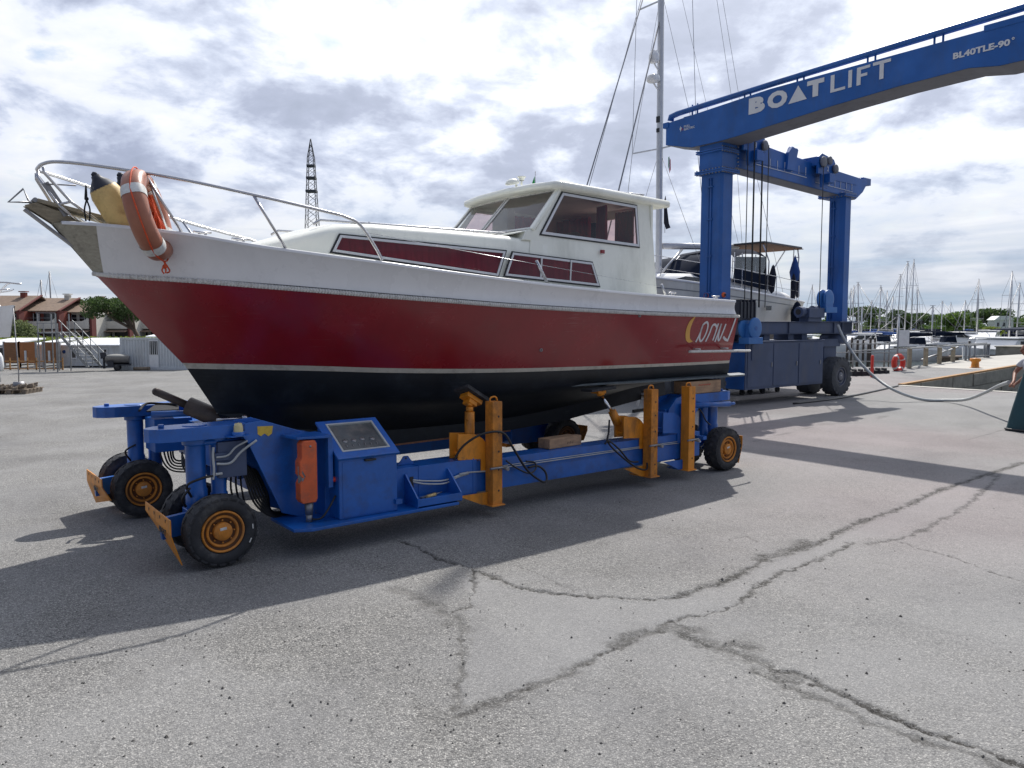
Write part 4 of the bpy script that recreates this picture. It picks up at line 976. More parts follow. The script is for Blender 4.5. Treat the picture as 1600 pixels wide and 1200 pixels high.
        for k in range(3): b.slab([(x0 + .001, -sg * 1.14, .36 - .1 * k), (x0 + .001, -sg * 1.05, .36 - .1 * k), (x0 + .001, -sg * 1.05, .31 - .1 * k), (x0 + .001, -sg * 1.14, .31 - .1 * k)], (1, 0, 0), .002)
        b.build('bumper_slot', 'black_trim', bp_)
    b = MB(); b.beam((x0 - dirn * .01, -sg * vc_, .27), (s_col, -sg * vc_, .30), .05, .16); b.build('bumper_bracket', 'blue_paint', mov)
corner(1, 0, -.06, .02, -1, 0); b = MB(); [b.obox((.02 + .215 * math.cos(a), -1.3625, .27 + .215 * math.sin(a)), (-.018 * math.sin(a), 0, .018 * math.cos(a)), (0, .0012, 0), (.004 * math.cos(a), 0, .004 * math.sin(a))) for a in (.05, -.45)]; b.build('tyre_mark', 'reflective', mov); corner(-1, 0, -.06, -.08, -1, 0)
corner(1, 0, 6.30, 6.16, 1, 0); corner(-1, 0, 6.30, 6.05, 1, -.80)
# side beams
for sg in (1, -1):
    b = MB(); y0, y1 = sorted((-sg * 1.02, -sg * 1.27))
    b.box(.86, 2.38, y0 - .012, y1 + .012, .215, .555); b.box(2.3, 5.7, y0 + .006, y1 - .006, .232, .525)
    b.box(2.38, 5.3, -sg * 1.27 - .004 if sg > 0 else -sg * 1.27, -sg * 1.27 if sg > 0 else -sg * 1.27 + .004, .40, .408)
    for s in (1.75, 2.34): b.obox((s, -sg * 1.145, .385), (.006, 0, 0), (0, .142, 0), (0, 0, .176))
    b.build('side_beam', 'blue_paint', mov, .006)
b = MB(); b.box(.80, 1.02, -.9, .9, .26, .60); b.box(.62, .80, -.9, .9, .30, .42); b.build('cross_beam', 'blue_paint', mov, .008)
# floor plate, cabinet, lid
b = MB(); b.prism([(.50, -1.02), (.50, -1.50), (.62, -1.56), (2.02, -1.52), (2.05, -1.27), (1.5, -1.02)], .213, .238, 'z'); b.build('floor_plate', 'blue_paint', mov, .004)
cab = MB(); cab.add([V(.90, 1.46, .238), V(1.43, 1.46, .238), V(1.43, 1.10, .238), V(.90, 1.10, .238), V(.90, 1.46, .725), V(1.43, 1.46, .725), V(1.43, 1.06, .965), V(.90, 1.06, .965)],
        [(0, 1, 5, 4), (1, 2, 6, 5), (2, 3, 7, 6), (3, 0, 4, 7), (4, 5, 6, 7), (0, 3, 2, 1)])
cb_ = cab.build('control_cabinet', 'blue_paint', mov, .008)
ln = (V(1.43, 1.06, .965) - V(1.43, 1.46, .725)); nrm = Vector((0, -.24, .40)).normalized()
lid = [V(.885, 1.475, .722), V(1.445, 1.475, .722), V(1.445, 1.05, .978), V(.885, 1.05, .978)]
b = MB(); li = [V(.96, 1.405, .765), V(1.385, 1.405, .765), V(1.385, 1.09, .953), V(.96, 1.09, .953)]
b.ring(lid, li, nrm, .020); ld = b.build('cabinet_lid', 'blue_paint', cb_, .004)
b = MB(); b.slab(li, nrm, .008); b.build('lid_window', mat('dirty_acrylic', (.10, .115, .12), .22, var=.4, scale=3, dirt=(.2, .19, .17), dirt_amt=.8, dirt_scale=6), ld)
b = MB(); uu = (li[1] - li[0]).normalized(); vv = (li[3] - li[0]).normalized(); 
for k, (a_, c_) in enumerate(((.08, .14), (.16, .14), (.24, .15), (.33, .14))): b.lathe([(.022, .009), (.022, .013), (.001, .013)], li[0] + uu * a_ + vv * c_, nrm, 14)
for k in range(6): q = li[0] + uu * (.07 + .055 * k) + vv * .06; b.cyl(q + nrm * .008, q + nrm * .014 + vv * .03, .004, n=6)
b.build('gauge', 'dull_steel', ld)
b = MB(); b.ring([p for p in inset(li, -.004)], inset(li, .012), nrm, .023); b.build('window_seal', 'hose_grey', ld)
b = MB(); b.box(1.12, 1.22, -1.493, -1.462, .695, .712); b.build('lid_handle', 'black_trim', ld, .003)
b = MB(); b.obox((1.165, -1.461, .48), (.235, 0, 0), (0, .0025, 0), (0, 0, .225)); b.build('cabinet_panel', 'blue_paint', cb_, .002)
b = MB(); b.lathe([(.022, 0), (.022, .02), (.016, .028), (.001, .028)], (.90, -1.38, .56), (-1, 0, 0), 14); b.build('stop_button', 'red_plastic', cb_)
b = MB(); b.box(1.40, 1.46, -1.52 + .03, -1.46, .30, .34); b.build('cabinet_latch', 'blue_paint', cb_)
# radio remote (orange box) on its bracket
b = MB(); b.prism([(.56, -1.12), (.86, -1.12), (.86, -1.42), (.60, -1.36)], .905, .925, 'z'); b.box(.84, .88, -1.40, -1.12, .5, .92); b.build('cowl', 'blue_paint', mov, .003)
b = MB(); b.prism([(.62, .40), (.73, .40), (.745, .43), (.745, .87), (.73, .895), (.64, .895), (.62, .87), (.62, .76), (.602, .73), (.602, .63), (.625, .60), (.602, .56), (.602, .43)], -1.40, -1.30, 'y')
o = b.build('battery_box', 'orange_red', mov, .006)
b = MB(); b.slab([(.600, -1.36, .70), (.622, -1.403, .66), (.645, -1.403, .62), (.622, -1.403, .58), (.600, -1.36, .56)], (-.4, -1, 0), .004); b.lathe([(.009, 0), (.009, .004), (.001, .004)], (.69, -1.40, .85), (0, -1, 0), 10); b.build('badge', 'dull_steel', o)
b = MB(); b.cyl((.69, -1.35, .40), (.69, -1.35, .30), .036, .03); b.cyl((.69, -1.35, .30), (.69, -1.35, .24), .026); b.build('plug', 'dull_steel', mov)
b = MB(); b.tube(cr([V(.69, 1.35, .26), V(.76, 1.42, .27), V(.84, 1.42, .36), V(.895, 1.40, .43)], 6), .009, 6); b.build('cable', 'hose_black', mov)
# beacon and yellow patch on the near arm
b = MB(); b.slab([V(.12, 1.12, .945), V(.30, 1.12, .945), V(.28, 1.20, .945), V(.14, 1.20, .945)], (0, 0, 1), .008); b.lathe([(.045, 0), (.05, .03), (.001, .03)], V(.21, 1.17, .953), (0, 0, 1), 20); b.build('beacon_base', 'blue_paint', mov)
b = MB(); b.lathe([(.036, 0), (.034, .04), (.026, .065), (.001, .07)], V(.21, 1.17, .983), (0, 0, 1), 20); b.build('beacon', 'beacon', mov)
b = MB(); b.slab([V(.375, 1.1215, 1.005), V(.375, 1.1215, .945), V(.40, 1.1215, .925), V(.43, 1.1215, .945), V(.46, 1.1215, .92), V(.49, 1.1215, .94), V(.50, 1.1215, 1.0)], (0, -1, 0), .002); b.build('yellow_sticker', 'yellow_patch', mov)
# tool tray
b = MB(); b.box(1.60, 2.06, -1.50, -1.285, .275, .285); b.box(1.60, 2.06, -1.51, -1.498, .25, .315)
for s in (1.60, 2.045): b.prism([(-1.50, .238), (-1.50, .32), (-1.30, .50), (-1.283, .50), (-1.283, .238)], s, s + .015, 'x')
b.build('tool_tray', 'blue_paint', mov, .002)
# lifting eye and scrap on the beam top
b = MB(); b.prism([(1.60, .557), (1.78, .557), (1.74, .60), (1.715, .635), (1.67, .635), (1.645, .60)], -1.16, -1.145, 'y'); b.build('lifting_eye', 'blue_paint', mov, .002)
b = MB(); b.tube([V(1.69, 1.162, .615), V(1.69, 1.143, .615)], .010, 8); b.build('eye_hole', 'dark_inside', mov)
# orange support posts
def post(s, v, h0=.105, h1=1.09, worn=True, sector='orange_paint', s_sec=-1, ram=None, parent=mov, handle_m='orange_paint'):
    b = MB(); b.box(s - .056, s + .056, -v - .06, -v + .06, h0 + .012, h1)
    b.box(s - .078, s + .078, -v - .08, -v + .08, h0, h0 + .014)
    p = b.build('support_post', 'orange_worn' if worn else 'orange_paint', parent, .005)
    b = MB()
    for zz in (.25, .45, .62, .8, .95):
        b.lathe([(.011, 0), (.001, .001)], (s + .012, -v - .061, zz), (0, -1, 0), 8, False)
    b.build('peg_hole', 'dark_inside', p)
    b = MB(); b.tube(cr([V(s - .045, v, h1), V(s - .035, v, h1 + .035), V(s + .02, v, h1 + .04), V(s + .042, v, h1)], 4), .008, 6); b.build('handle', handle_m, p)
    b = MB(); m = 10; ctr = (s - .30, .52)
    sec = [(s - .36, .80), (s - .22, .79)] + [(s - .22 + .24 * math.sin(k / m * math.pi / 2), .50 + .29 * math.cos(k / m * math.pi / 2)) for k in range(1, m + 1)] + [(s + .04, .42), (s - .10, .42), (s - .10, .545), (s - .36, .56)]
    b.prism(sec, -v + .065, -v + .08, 'y'); b.prism(sec, -v + .20, -v + .215, 'y')
    b.cyl((s - .30, -v + .07, .60), (s - .30, -v + .21, .60), .02)
    b.build('sector_plate', sector, parent, .002)
    b = MB(); b.cyl((s - .10, -v - .08, .47), (s + .10, -v - .08, .47), .011); b.cyl((s + .095, -v - .10, .45), (s + .095, -v + .09, .47), .017); b.build('hinge_pin', 'dull_steel', parent)
    b = MB(); b.prism([(s - .38, .232), (s - .06, .232), (s - .06, .118), (s - .12, .118)], -v + .02, -v + .04, 'y'); b.box(s - .075, s + .06, -v + .06, -v + .24, .105, .118); b.build('lower_bracket', sector, parent)
    return p
post(2.53, 1.35, worn=True)
post(4.72, 1.35, worn=True)
post(5.37, 1.35, worn=False, sector='blue_paint', handle_m='orange_paint')
for s in (2.55, 4.80): post(s, -1.36)
# rams and pads
def pad(c, tilt, rot=0, parent=mov):
    c = Vector(c); ax = Vector((math.cos(rot), math.sin(rot), 0)); up = Vector((0, math.sin(tilt), math.cos(tilt))); up = (up - ax * up.dot(ax)).normalized(); ay = up.cross(ax)
    b = MB(); b.obox(c, ax * .16, ay * .085, up * .014); b.obox(c + up * .018, ax * .165, ay * .09, up * .008); p = b.build('hull_pad', 'rubber', parent, .004)
    b = MB(); b.obox(c - up * .045, ax * .075, ay * .05, up * .03); b.build('pad_head', 'orange_paint', p, .004)
b = MB(); b.cyl(V(2.38, 1.17, .56), V(2.38, 1.17, .985), .047); b.cyl(V(2.38, 1.17, .985), V(2.38, 1.17, 1.03), .035); b.cyl(V(2.38, 1.17, 1.03), V(2.42, 1.13, 1.08), .026)
b.cyl(V(2.325, 1.19, .92), V(2.34, 1.19, .92), .012); b.build('ram', 'orange_paint', mov)
c = V(2.43, 1.12, 1.085); up = Vector((.50, .30, .80)).normalized(); ax = Vector((.8, -.05, -.55)); ax = (ax - up * ax.dot(up)).normalized(); ay = up.cross(ax)
b = MB(); b.obox(c + up * .05, ax * .15, ay * .10, up * .012); b.obox(c + up * .068, ax * .15, ay * .10, up * .006); p = b.build('hull_pad', 'rubber', mov, .004)
b = MB(); b.obox(c + up * .012, ax * .095, ay * .06, up * .022); b.obox(c - up * .028, ax * .05, ay * .05, up * .025); b.build('pad_head', 'orange_paint', p, .004)
b = MB(); b.cyl(V(4.42, 1.14, .70), V(4.36, 1.10, .85), .052, .045); b.cyl(V(4.27, 1.02, 1.02), V(4.26, 1.01, 1.08), .04, .055); b.build('ram', 'orange_paint', mov)
b = MB(); b.cyl(V(4.37, 1.105, .83), V(4.275, 1.03, 1.01), .018); b.build('ram_rod', 'chrome', mov)
b = MB(); b.obox(V(4.25, 1.0, 1.095), (.19, 0, .01), (0, .09, 0), (0, 0, .014)); p = b.build('hull_pad', 'rubber', mov, .004); b = MB(); b.box(4.19, 4.31, -1.06, -.94, 1.045, 1.082); b.build('pad_head', 'orange_paint', p, .004)
for s in (2.29, 4.3):
    b = MB(); b.cyl(V(s, -1.12, .55), V(s, -1.08, 1.05), .047); b.obox(V(s, -1.04, 1.08), (.15, 0, 0), (0, .09, -.02), (0, .003, .014)); b.build('ram', 'orange_paint', mov)
# bow cradle: leather-covered roller leaning on the stem
b = MB(); b.cyl(V(.62, -.02, .86), V(.25, -.30, 1.06), .085); b.build('bow_roller', 'brown_pad', mov)
b = MB(); b.cyl(V(.27, -.285, 1.05), V(.02, -.47, 1.19), .036); b.ball(V(.02, -.47, 1.19), .037); b.build('roller_arm', 'brown_pad', mov)
b = MB(); b.cyl(V(-.02, -.5, .98), V(.5, -.30, .98), .03); b.cyl(V(.45, .35, .97), V(.45, .55, .97), .025); b.build('chain_bar', 'blue_paint', mov)
b = MB(); b.box(.30, .5, -.85, .85, .55, .90); b.box(.0, .34, .50, .85, .62, .93); b.build('front_bridge', 'blue_paint', mov, .006)
b = MB(); b.cyl(V(.28, .42, .995), V(.50, .42, .995), .012); b.ball(V(.52, .42, .995), .028); b.build('locking_pin', 'steel', mov)
b = MB(); 
b.slab([V(-.05, -.55, .998), V(.1, -.78, 1.045), V(.28, -.72, 1.045), V(.22, -.5, 1.0)], (0, 0, 1), .012); b.tube(cr([V(-.1, -.60, 1.01), V(.0, -.75, 1.06), V(.15, -.70, 1.05), V(.25, -.60, 1.05)], 4), .012, 5); b.build('tarpaulin_strap', 'rope_black', mov)
# hoses
hb = MB(); rr = random.Random(5)
def hose(pts, r=.008, m=None): (m or hb).tube(cr([V(*p) for p in pts], 7), r, 6)
for k in range(7):
    d = k * .025
    hose([(.08 + d * .6, 1.0 - d * .5, .86), (.22 + d, 1.02 - d, .80 - d), (.30 + d, 1.02 - d, .60), (.38 + d, 1.03 - d, .36 + d * .3), (.55, 1.05 - d * .6, .235 + d * .2), (.85, 1.02 - d * .5, .24 + d * .2)], .0095)
for k in range(4): d = k * .03; hose([(.16 + d, .98 - d, .86), (.18 + d, .98, .7), (.17 + d * 1.4, .95, .5), (.22 + d * 1.2, .93, .35)], .008)
hose([(-.12, 1.06, .50), (-.16, 1.1, .60), (-.06, 1.12, .645), (.03, 1.10, .65)], .010)
hose([(-.16, 1.05, .43), (-.19, 1.08, .50), (-.14, 1.10, .58)], .010)
for k in range(5): d = k * .03; hose([(.05 + d, -.9, .88), (.14 + d, -.85 + d, .80), (.12 + d, -.8, .55 + d), (.2, -.7 + d, .40 + d), (.42, -.5, .42 + d), (.40, -.2, .60)], .0085)
for k in range(3): d = k * .05; hose([(.15, -.62 + d, .9), (.3, -.4, .72 - d), (.33, -.2 + d, .50), (.22, -.1, .42), (.16, -.2, .52 + d), (.2, -.35, .62)], .008)
hose([(-.12, -.93, .50), (-.17, -.9, .60), (-.08, -.88, .66)], .009)
hose([(6.12, 1.1, .55), (6.0, 1.12, .62), (5.95, 1.1, .72), (5.85, 1.1, .80)], .009); hose([(5.75, 1.15, .40), (5.85, 1.16, .30), (6.0, 1.1, .33)], .009)
hb.build('hydraulic_hoses', 'hose_black', mov)
hb = MB(); hose([(.06, 1.10, .74), (.16, 1.12, .74), (.24, 1.13, .82), (.36, 1.14, .90)], .010); hose([(.06, 1.10, .79), (.14, 1.12, .80), (.2, 1.13, .86), (.29, 1.13, .90)], .008); hose([(.05, 1.10, .66), (.10, 1.10, .66)], .012)
hose([(.04, 1.10, .87), (.035, 1.10, .80), (.04, 1.10, .70), (.03, 1.10, .62)], .010); hb.build('grey_hoses', 'hose_grey', mov)
hb = MB(); hb.box(.05, .16, -1.10, -1.03, .76, .82); hb.box(.08, .30, -1.08, -.9, .62, .90); hb.build('valve_block', 'lift_grey_blue', mov, .004)
hb = MB()
hose([(2.12, 1.29, .57), (2.20, 1.33, .70), (2.36, 1.40, .80), (2.56, 1.45, .80), (2.68, 1.46, .64), (2.85, 1.45, .42), (3.05, 1.42, .28), (3.16, 1.38, .26), (3.18, 1.34, .34), (3.12, 1.30, .40), (3.0, 1.29, .40)], .0115)
hose([(2.72, 1.29, .50), (2.82, 1.33, .42), (2.98, 1.33, .35), (3.08, 1.31, .38), (3.08, 1.29, .44), (2.98, 1.28, .46)], .009)
hose([(4.16, 1.26, .78), (4.13, 1.28, .65), (4.10, 1.30, .55), (4.20, 1.36, .42), (4.42, 1.40, .26), (4.62, 1.38, .20), (4.66, 1.36, .27)], .0105)
hose([(4.05, 1.3, .53), (4.10, 1.32, .56), (4.22, 1.36, .46), (4.35, 1.38, .33), (4.5, 1.37, .30)], .0105)
hb.build('hydraulic_hoses', 'hose_black', mov)
hb = MB()
hose([(1.68, 1.292, .44), (1.80, 1.31, .42), (2.0, 1.31, .40), (2.2, 1.30, .43), (2.30, 1.29, .435), (2.5, 1.285, .42)], .008); hose([(1.68, 1.292, .425), (1.8, 1.32, .395), (2.0, 1.32, .375), (2.15, 1.30, .41), (2.28, 1.29, .425)], .008)
hose([(2.6, 1.276, .43), (3.6, 1.276, .43), (4.7, 1.276, .43), (5.3, 1.276, .42)], .0055); hose([(2.6, 1.276, .45), (4.0, 1.276, .447), (5.3, 1.276, .44)], .0045)
hb.cyl(V(2.17, 1.30, .43), V(2.27, 1.30, .435), .013)
hb.build('pipes', 'hose_grey', mov)
hb = MB(); hb.box(1.655, 1.69, -1.290, -1.285, .36, .47); hb.build('cable_hole', 'dark_inside', mov)
# the extra steering gear at the near rear corner
b = MB(); b.cyl(V(5.75, 1.10, .82), V(6.45, 1.14, .80), .035); b.cyl(V(6.45, 1.14, .80), V(6.55, 1.14, .80), .02); b.box(5.5, 5.62, -1.2, -1.0, .60, .86); b.build('rear_ram', 'blue_paint', mov)
b = MB(); b.box(5.52, 5.58, -1.36 - .10, -1.36 + .12, .46, .50); b.build('clamp', 'blue_paint', mov)

# ================================================================ things lying on the mover and the boat
def ploc(s, v, z): q = OB + E * s + NN * v; return Vector((q.x, q.y, z))
t = thing('timber_block', 'pale timber block lying on the near blue beam between the two orange rams', 'timber block', ploc(3.60, 1.10, .528), ANG + R(4))
b = MB(); b.box(-.24, .24, -.075, .015, 0, .105); b.build('squared_timber', 'timber', t, .006); b = MB(); b.box(-.235, .22, .022, .10, 0, .10); b.build('squared_timber', 'timber', t, .006)
b = MB()
for k in range(5): b.beam((.02 + k * .02, -.0765, .03 + .012 * (k % 2)), (.03 + k * .02, -.0765, .045 + .01 * ((k + 1) % 2)), .003)
b.build('scribble', 'black_trim', t)
t = thing('timber_block', 'large brown timber block with red marks standing on the rear arm of the mover', 'timber block', ploc(5.98, .98, .957), ANG + R(3))
b = MB(); b.box(-.30, .36, -.12, .12, 0, .155); b.build('squared_timber', 'timber', t, .006)
b = MB()
for k in range(9): b.beam((-.12 + k * .028, -.122, .10 + .012 * (k % 2)), (-.10 + k * .028, -.122, .115 - .012 * (k % 2)), .007, .004)
b.build('red_marks', 'red_plastic', t)
t = thing('screwdriver', 'yellow handled tool lying in the blue tray beside the control cabinet', 'tool', ploc(1.83, 1.39, .286), ANG + R(20))
b = MB(); b.cyl((-.09, 0, .018), (.03, 0, .018), .014, n=10); b.build('handle', 'fender_yellow', t); b = MB(); b.cyl((.03, 0, .018), (.14, .01, .018), .005); b.beam((-.12, .04, .008), (.12, .06, .008), .03, .012); b.build('blade', 'dull_steel', t)
# lifebuoys
AX = 1.12
def lifebuoy(label, loc, rot, mm='buoy_orange', R0=.275, r0=.076, cat='lifebuoy', tails=True, sq=1.0):
    t = thing('lifebuoy', label, cat, loc); t.rotation_euler = rot
    b = MB(); rows = []
    for k in range(64):
        a = 2 * math.pi * k / 64; row = []
        for j in range(20):
            p = 2 * math.pi * j / 20; cx = math.copysign(abs(math.cos(p)) ** .8, math.cos(p)) * r0; cz = math.copysign(abs(math.sin(p)) ** .8, math.sin(p)) * r0 * AX
            row.append(((R0 + cx) * math.cos(a), (R0 + cx) * math.sin(a), cz))
        rows.append(row)
    rows.append(rows[0]); b.grid(rows, True, True); b.build('ring', mm, t)
    b = MB()
    for q in range(4):
        a0 = q * math.pi / 2 + R(55); rows = []
        for i in range(7):
            a = a0 + R(-7 + 14 * i / 6); row = []
            for j in range(20):
                p = 2 * math.pi * j / 20; cx = math.copysign(abs(math.cos(p)) ** .8, math.cos(p)) * (r0 + .003); cz = math.copysign(abs(math.sin(p)) ** .8, math.sin(p)) * (r0 * AX + .003)
                row.append(((R0 + cx) * math.cos(a), (R0 + cx) * math.sin(a), cz))
            rows.append(row)
        b.grid(rows, True, True)
    b.build('reflective_band', 'reflective', t)
    b = MB(); pts = []
    for q in range(4):
        a0 = q * math.pi / 2 + R(55)
        for i in range(8):
            a = a0 + math.pi / 2 * i / 8; rr_ = R0 + r0 + -.002 + .016 * math.sin(math.pi * i / 8); pts.append((rr_ * math.cos(a), rr_ * math.sin(a), .02 * math.sin(math.pi * i / 8)))
    b.tube(pts, .006, 6, closed=True)
    if tails:
        for k in range(3): b.tube(cr([(R0 + r0, 0, 0), (R0 + r0 + .03, .015 * (k - 1), .01), (R0 + r0 + .07 + .01 * k, .03 * (k - 1), .02 * (k - 1)), (R0 + r0 + .10, .05 * (k - 1), -.01)], 4), .006, 6)
        b.ball((R0 + r0 + .05, 0, 0), .018)
    b.build('grab_line', 'rope_orange', t)
    return t
def dvec(s, v, z): return E * s + NN * v + Vector((0, 0, z))
a1 = dvec(.17, 0, -.62).normalized(); a2 = dvec(.28, -.55, .05); a2 = (a2 - a1 * a2.dot(a1)).normalized()
lb = lifebuoy('faded orange lifebuoy with white bands hung over the bow of the red motorboat', ploc(-.245, .60, 2.645), (0, 0, 0))
q_ = basis((0, 0, 0), a1, a2).to_3x3().to_quaternion(); lb.rotation_mode = 'QUATERNION'; lb.rotation_quaternion = q_
b = MB()                                    # rope coil tied inside the ring
for k in range(7):
    x = -.16 + .006 * k; b.tube(cr([(x, .06 + .012 * k, .02 * (k % 3)), (-.05 + .01 * k, .09 + .006 * k, .035), (.06 + .012 * k, .10 + .02 * (k % 4), .01 * k), (.10 + .01 * k, .06 + .015 * k, 0), (0, .05, -.02)], 4), .0065, 6)
for k in range(4): b.tube([(-.02 + .014 * k, .05, -.03), (-.02 + .014 * k, .15, .03)], .008, 6)
b.build('rope_coil', 'rope_orange', lb)
b = MB(); rows = []
for k in range(24):
    a = R(30) + R(118) * k / 23; rows.append([((.27 + dx) * math.cos(a), (.27 + dx) * math.sin(a), z) for dx, z in ((-.086, -.06), (-.088, .06))])
b.grid(rows, True); b.build('inner_flank', 'buoy_flank', lb, fix=False)
# fenders standing on the foredeck
def fender(label, s, v, z, tilt, L=.40, r=.118, rz=0):
    t = thing('fender', label, 'fender', ploc(s, v, z), 0, 'yellow fenders on the bow')
    b = MB(); b.lathe([(.02, -L / 2 - .045), (r * .55, -L / 2 - .03), (r * .9, -L / 2 + .02), (r, -L / 2 + .06), (r * 1.02, 0), (r, L / 2 - .05), (r * .86, L / 2)], (0, 0, 0), (0, 0, 1), 26); b.build('body', 'fender_yellow', t)
    b = MB(); b.lathe([(r * .88, L / 2 - .004), (r * .62, L / 2 + .04), (r * .33, L / 2 + .075), (r * .26, L / 2 + .10), (.001, L / 2 + .105)], (0, 0, 0), (0, 0, 1), 20); b.lathe([(.014, -.02), (.026, 0), (.014, .02)], (0, 0, L / 2 + .105), (0, 1, 0), 12); b.build('cap', 'navy_cap', t)
    b = MB(); b.tube(cr([(.01, 0, L / 2 + .11), (-.05, .0, L / 2 + .07), (-.10, 0, L / 2 - .04), (-.16, 0, L / 2 - .18)], 5), .006, 6); b.build('lanyard', 'rope_black', t)
    up = dvec(*tilt).normalized(); t.rotation_mode = 'QUATERNION'; t.rotation_quaternion = up.to_track_quat('Z', 'Y'); return t
fender('yellow fender with dark cap leaning outermost on the bow, left of the lifebuoy', -.40, .30, 2.70, (-.36, .0, .62), .40)
fender('yellow fender mostly hidden between the outermost fender and the lifebuoy', -.22, .25, 2.72, (-.34, .05, .62), .40)
b = MB(); p0 = ploc(-.62, .33, 2.60)
for d in (-.012, .014): b.tube(cr([p0 + Vector((d, 0, 0)), p0 + Vector((d * 1.6, 0, .09)), p0 + Vector((0, 0, .17)), p0 + Vector((.0, 0, .25))], 4), .006, 6)
b.ball(p0 + Vector((0, 0, .17)), .016); b.tube([p0 + Vector((-.01, 0, .17)), p0 + Vector((.0, 0, .27))], .007, 6)
tag(b.build('rope', 'rope_black'), 'short knotted black rope hanging beside the bow fender', 'rope')

# ================================================================ travel lift
LO = Vector((4.51, 17.2, 0))
lift = thing('travel_lift', 'tall blue travelling boat lift with a long lettered top beam standing behind the red motorboat', 'boat lift', LO, ANG)
def leg(x, yc=0.0, base=1.85):
    hx, hy = (.20, .28) if x < 1 else (.17, .21)
    b = MB(); b.prism([(x - hx, yc - hy + .05), (x - hx + .04, yc - .30), (x + hx - .04, yc - .30), (x + hx, yc - hy + .05), (x + hx, yc - .30 + 2 * hy), (x - hx, yc - .30 + 2 * hy)], base, 5.10, 'z'); l = b.build('leg', 'lift_blue', lift)
    b = MB(); b.prism([(x - .30, yc - .38), (x + .30, yc - .38), (x + .30, yc + .38), (x - .30, yc + .38)], 5.10, 5.13, 'z'); b.prism([(x - .30, yc - .38), (x + .30, yc - .38), (x + .30, yc + .38), (x - .30, yc + .38)], 5.14, 5.17, 'z')
    b.build('flange', 'lift_blue', l)
    b = MB()
    for k in range(9):
        for (xx, yy) in ((x - .27 + k * .0675, yc - .345), (x - .265, yc - .34 + k * .085)):
            b.cyl((xx, yy, 5.08), (xx, yy, 5.20), .016, n=6)
    b.build('flange_bolt', 'dull_steel', l)
    b = MB(); b.tube([(x - hx - .015, yc - .02, base + .1), (x - hx - .015, yc - .02, 5.0)], .014, 6); b.tube([(x - hx - .012, yc + .05, base + .1), (x - hx - .012, yc + .05, 5.0)], .008, 6)
    for z in (2.5, 3.3, 4.1, 4.8): b.box(x - hx - .03, x - hx + .002, yc - .06, yc + .09, z, z + .03)
    b.build('conduit', 'lift_blue', l)
    b = MB(); b.prism([(x - .34, yc - .34), (x + .30, yc - .34), (x + .30, yc + .34), (x - .34, yc + .34)], base - .28, base + .02, 'z')
    b.prism([(x - .42, yc - .42), (x + .42, yc - .42), (x + .42, yc + .42), (x - .42, yc + .42)], base + .02, base + .05, 'z'); b.lathe([(.30, 1.32), (.34, 1.36), (.34, 1.50), (.28, 1.57)], (x, yc, 0), (0, 0, 1), 24); b.build('leg_base', 'lift_grey_blue', l)
    return l
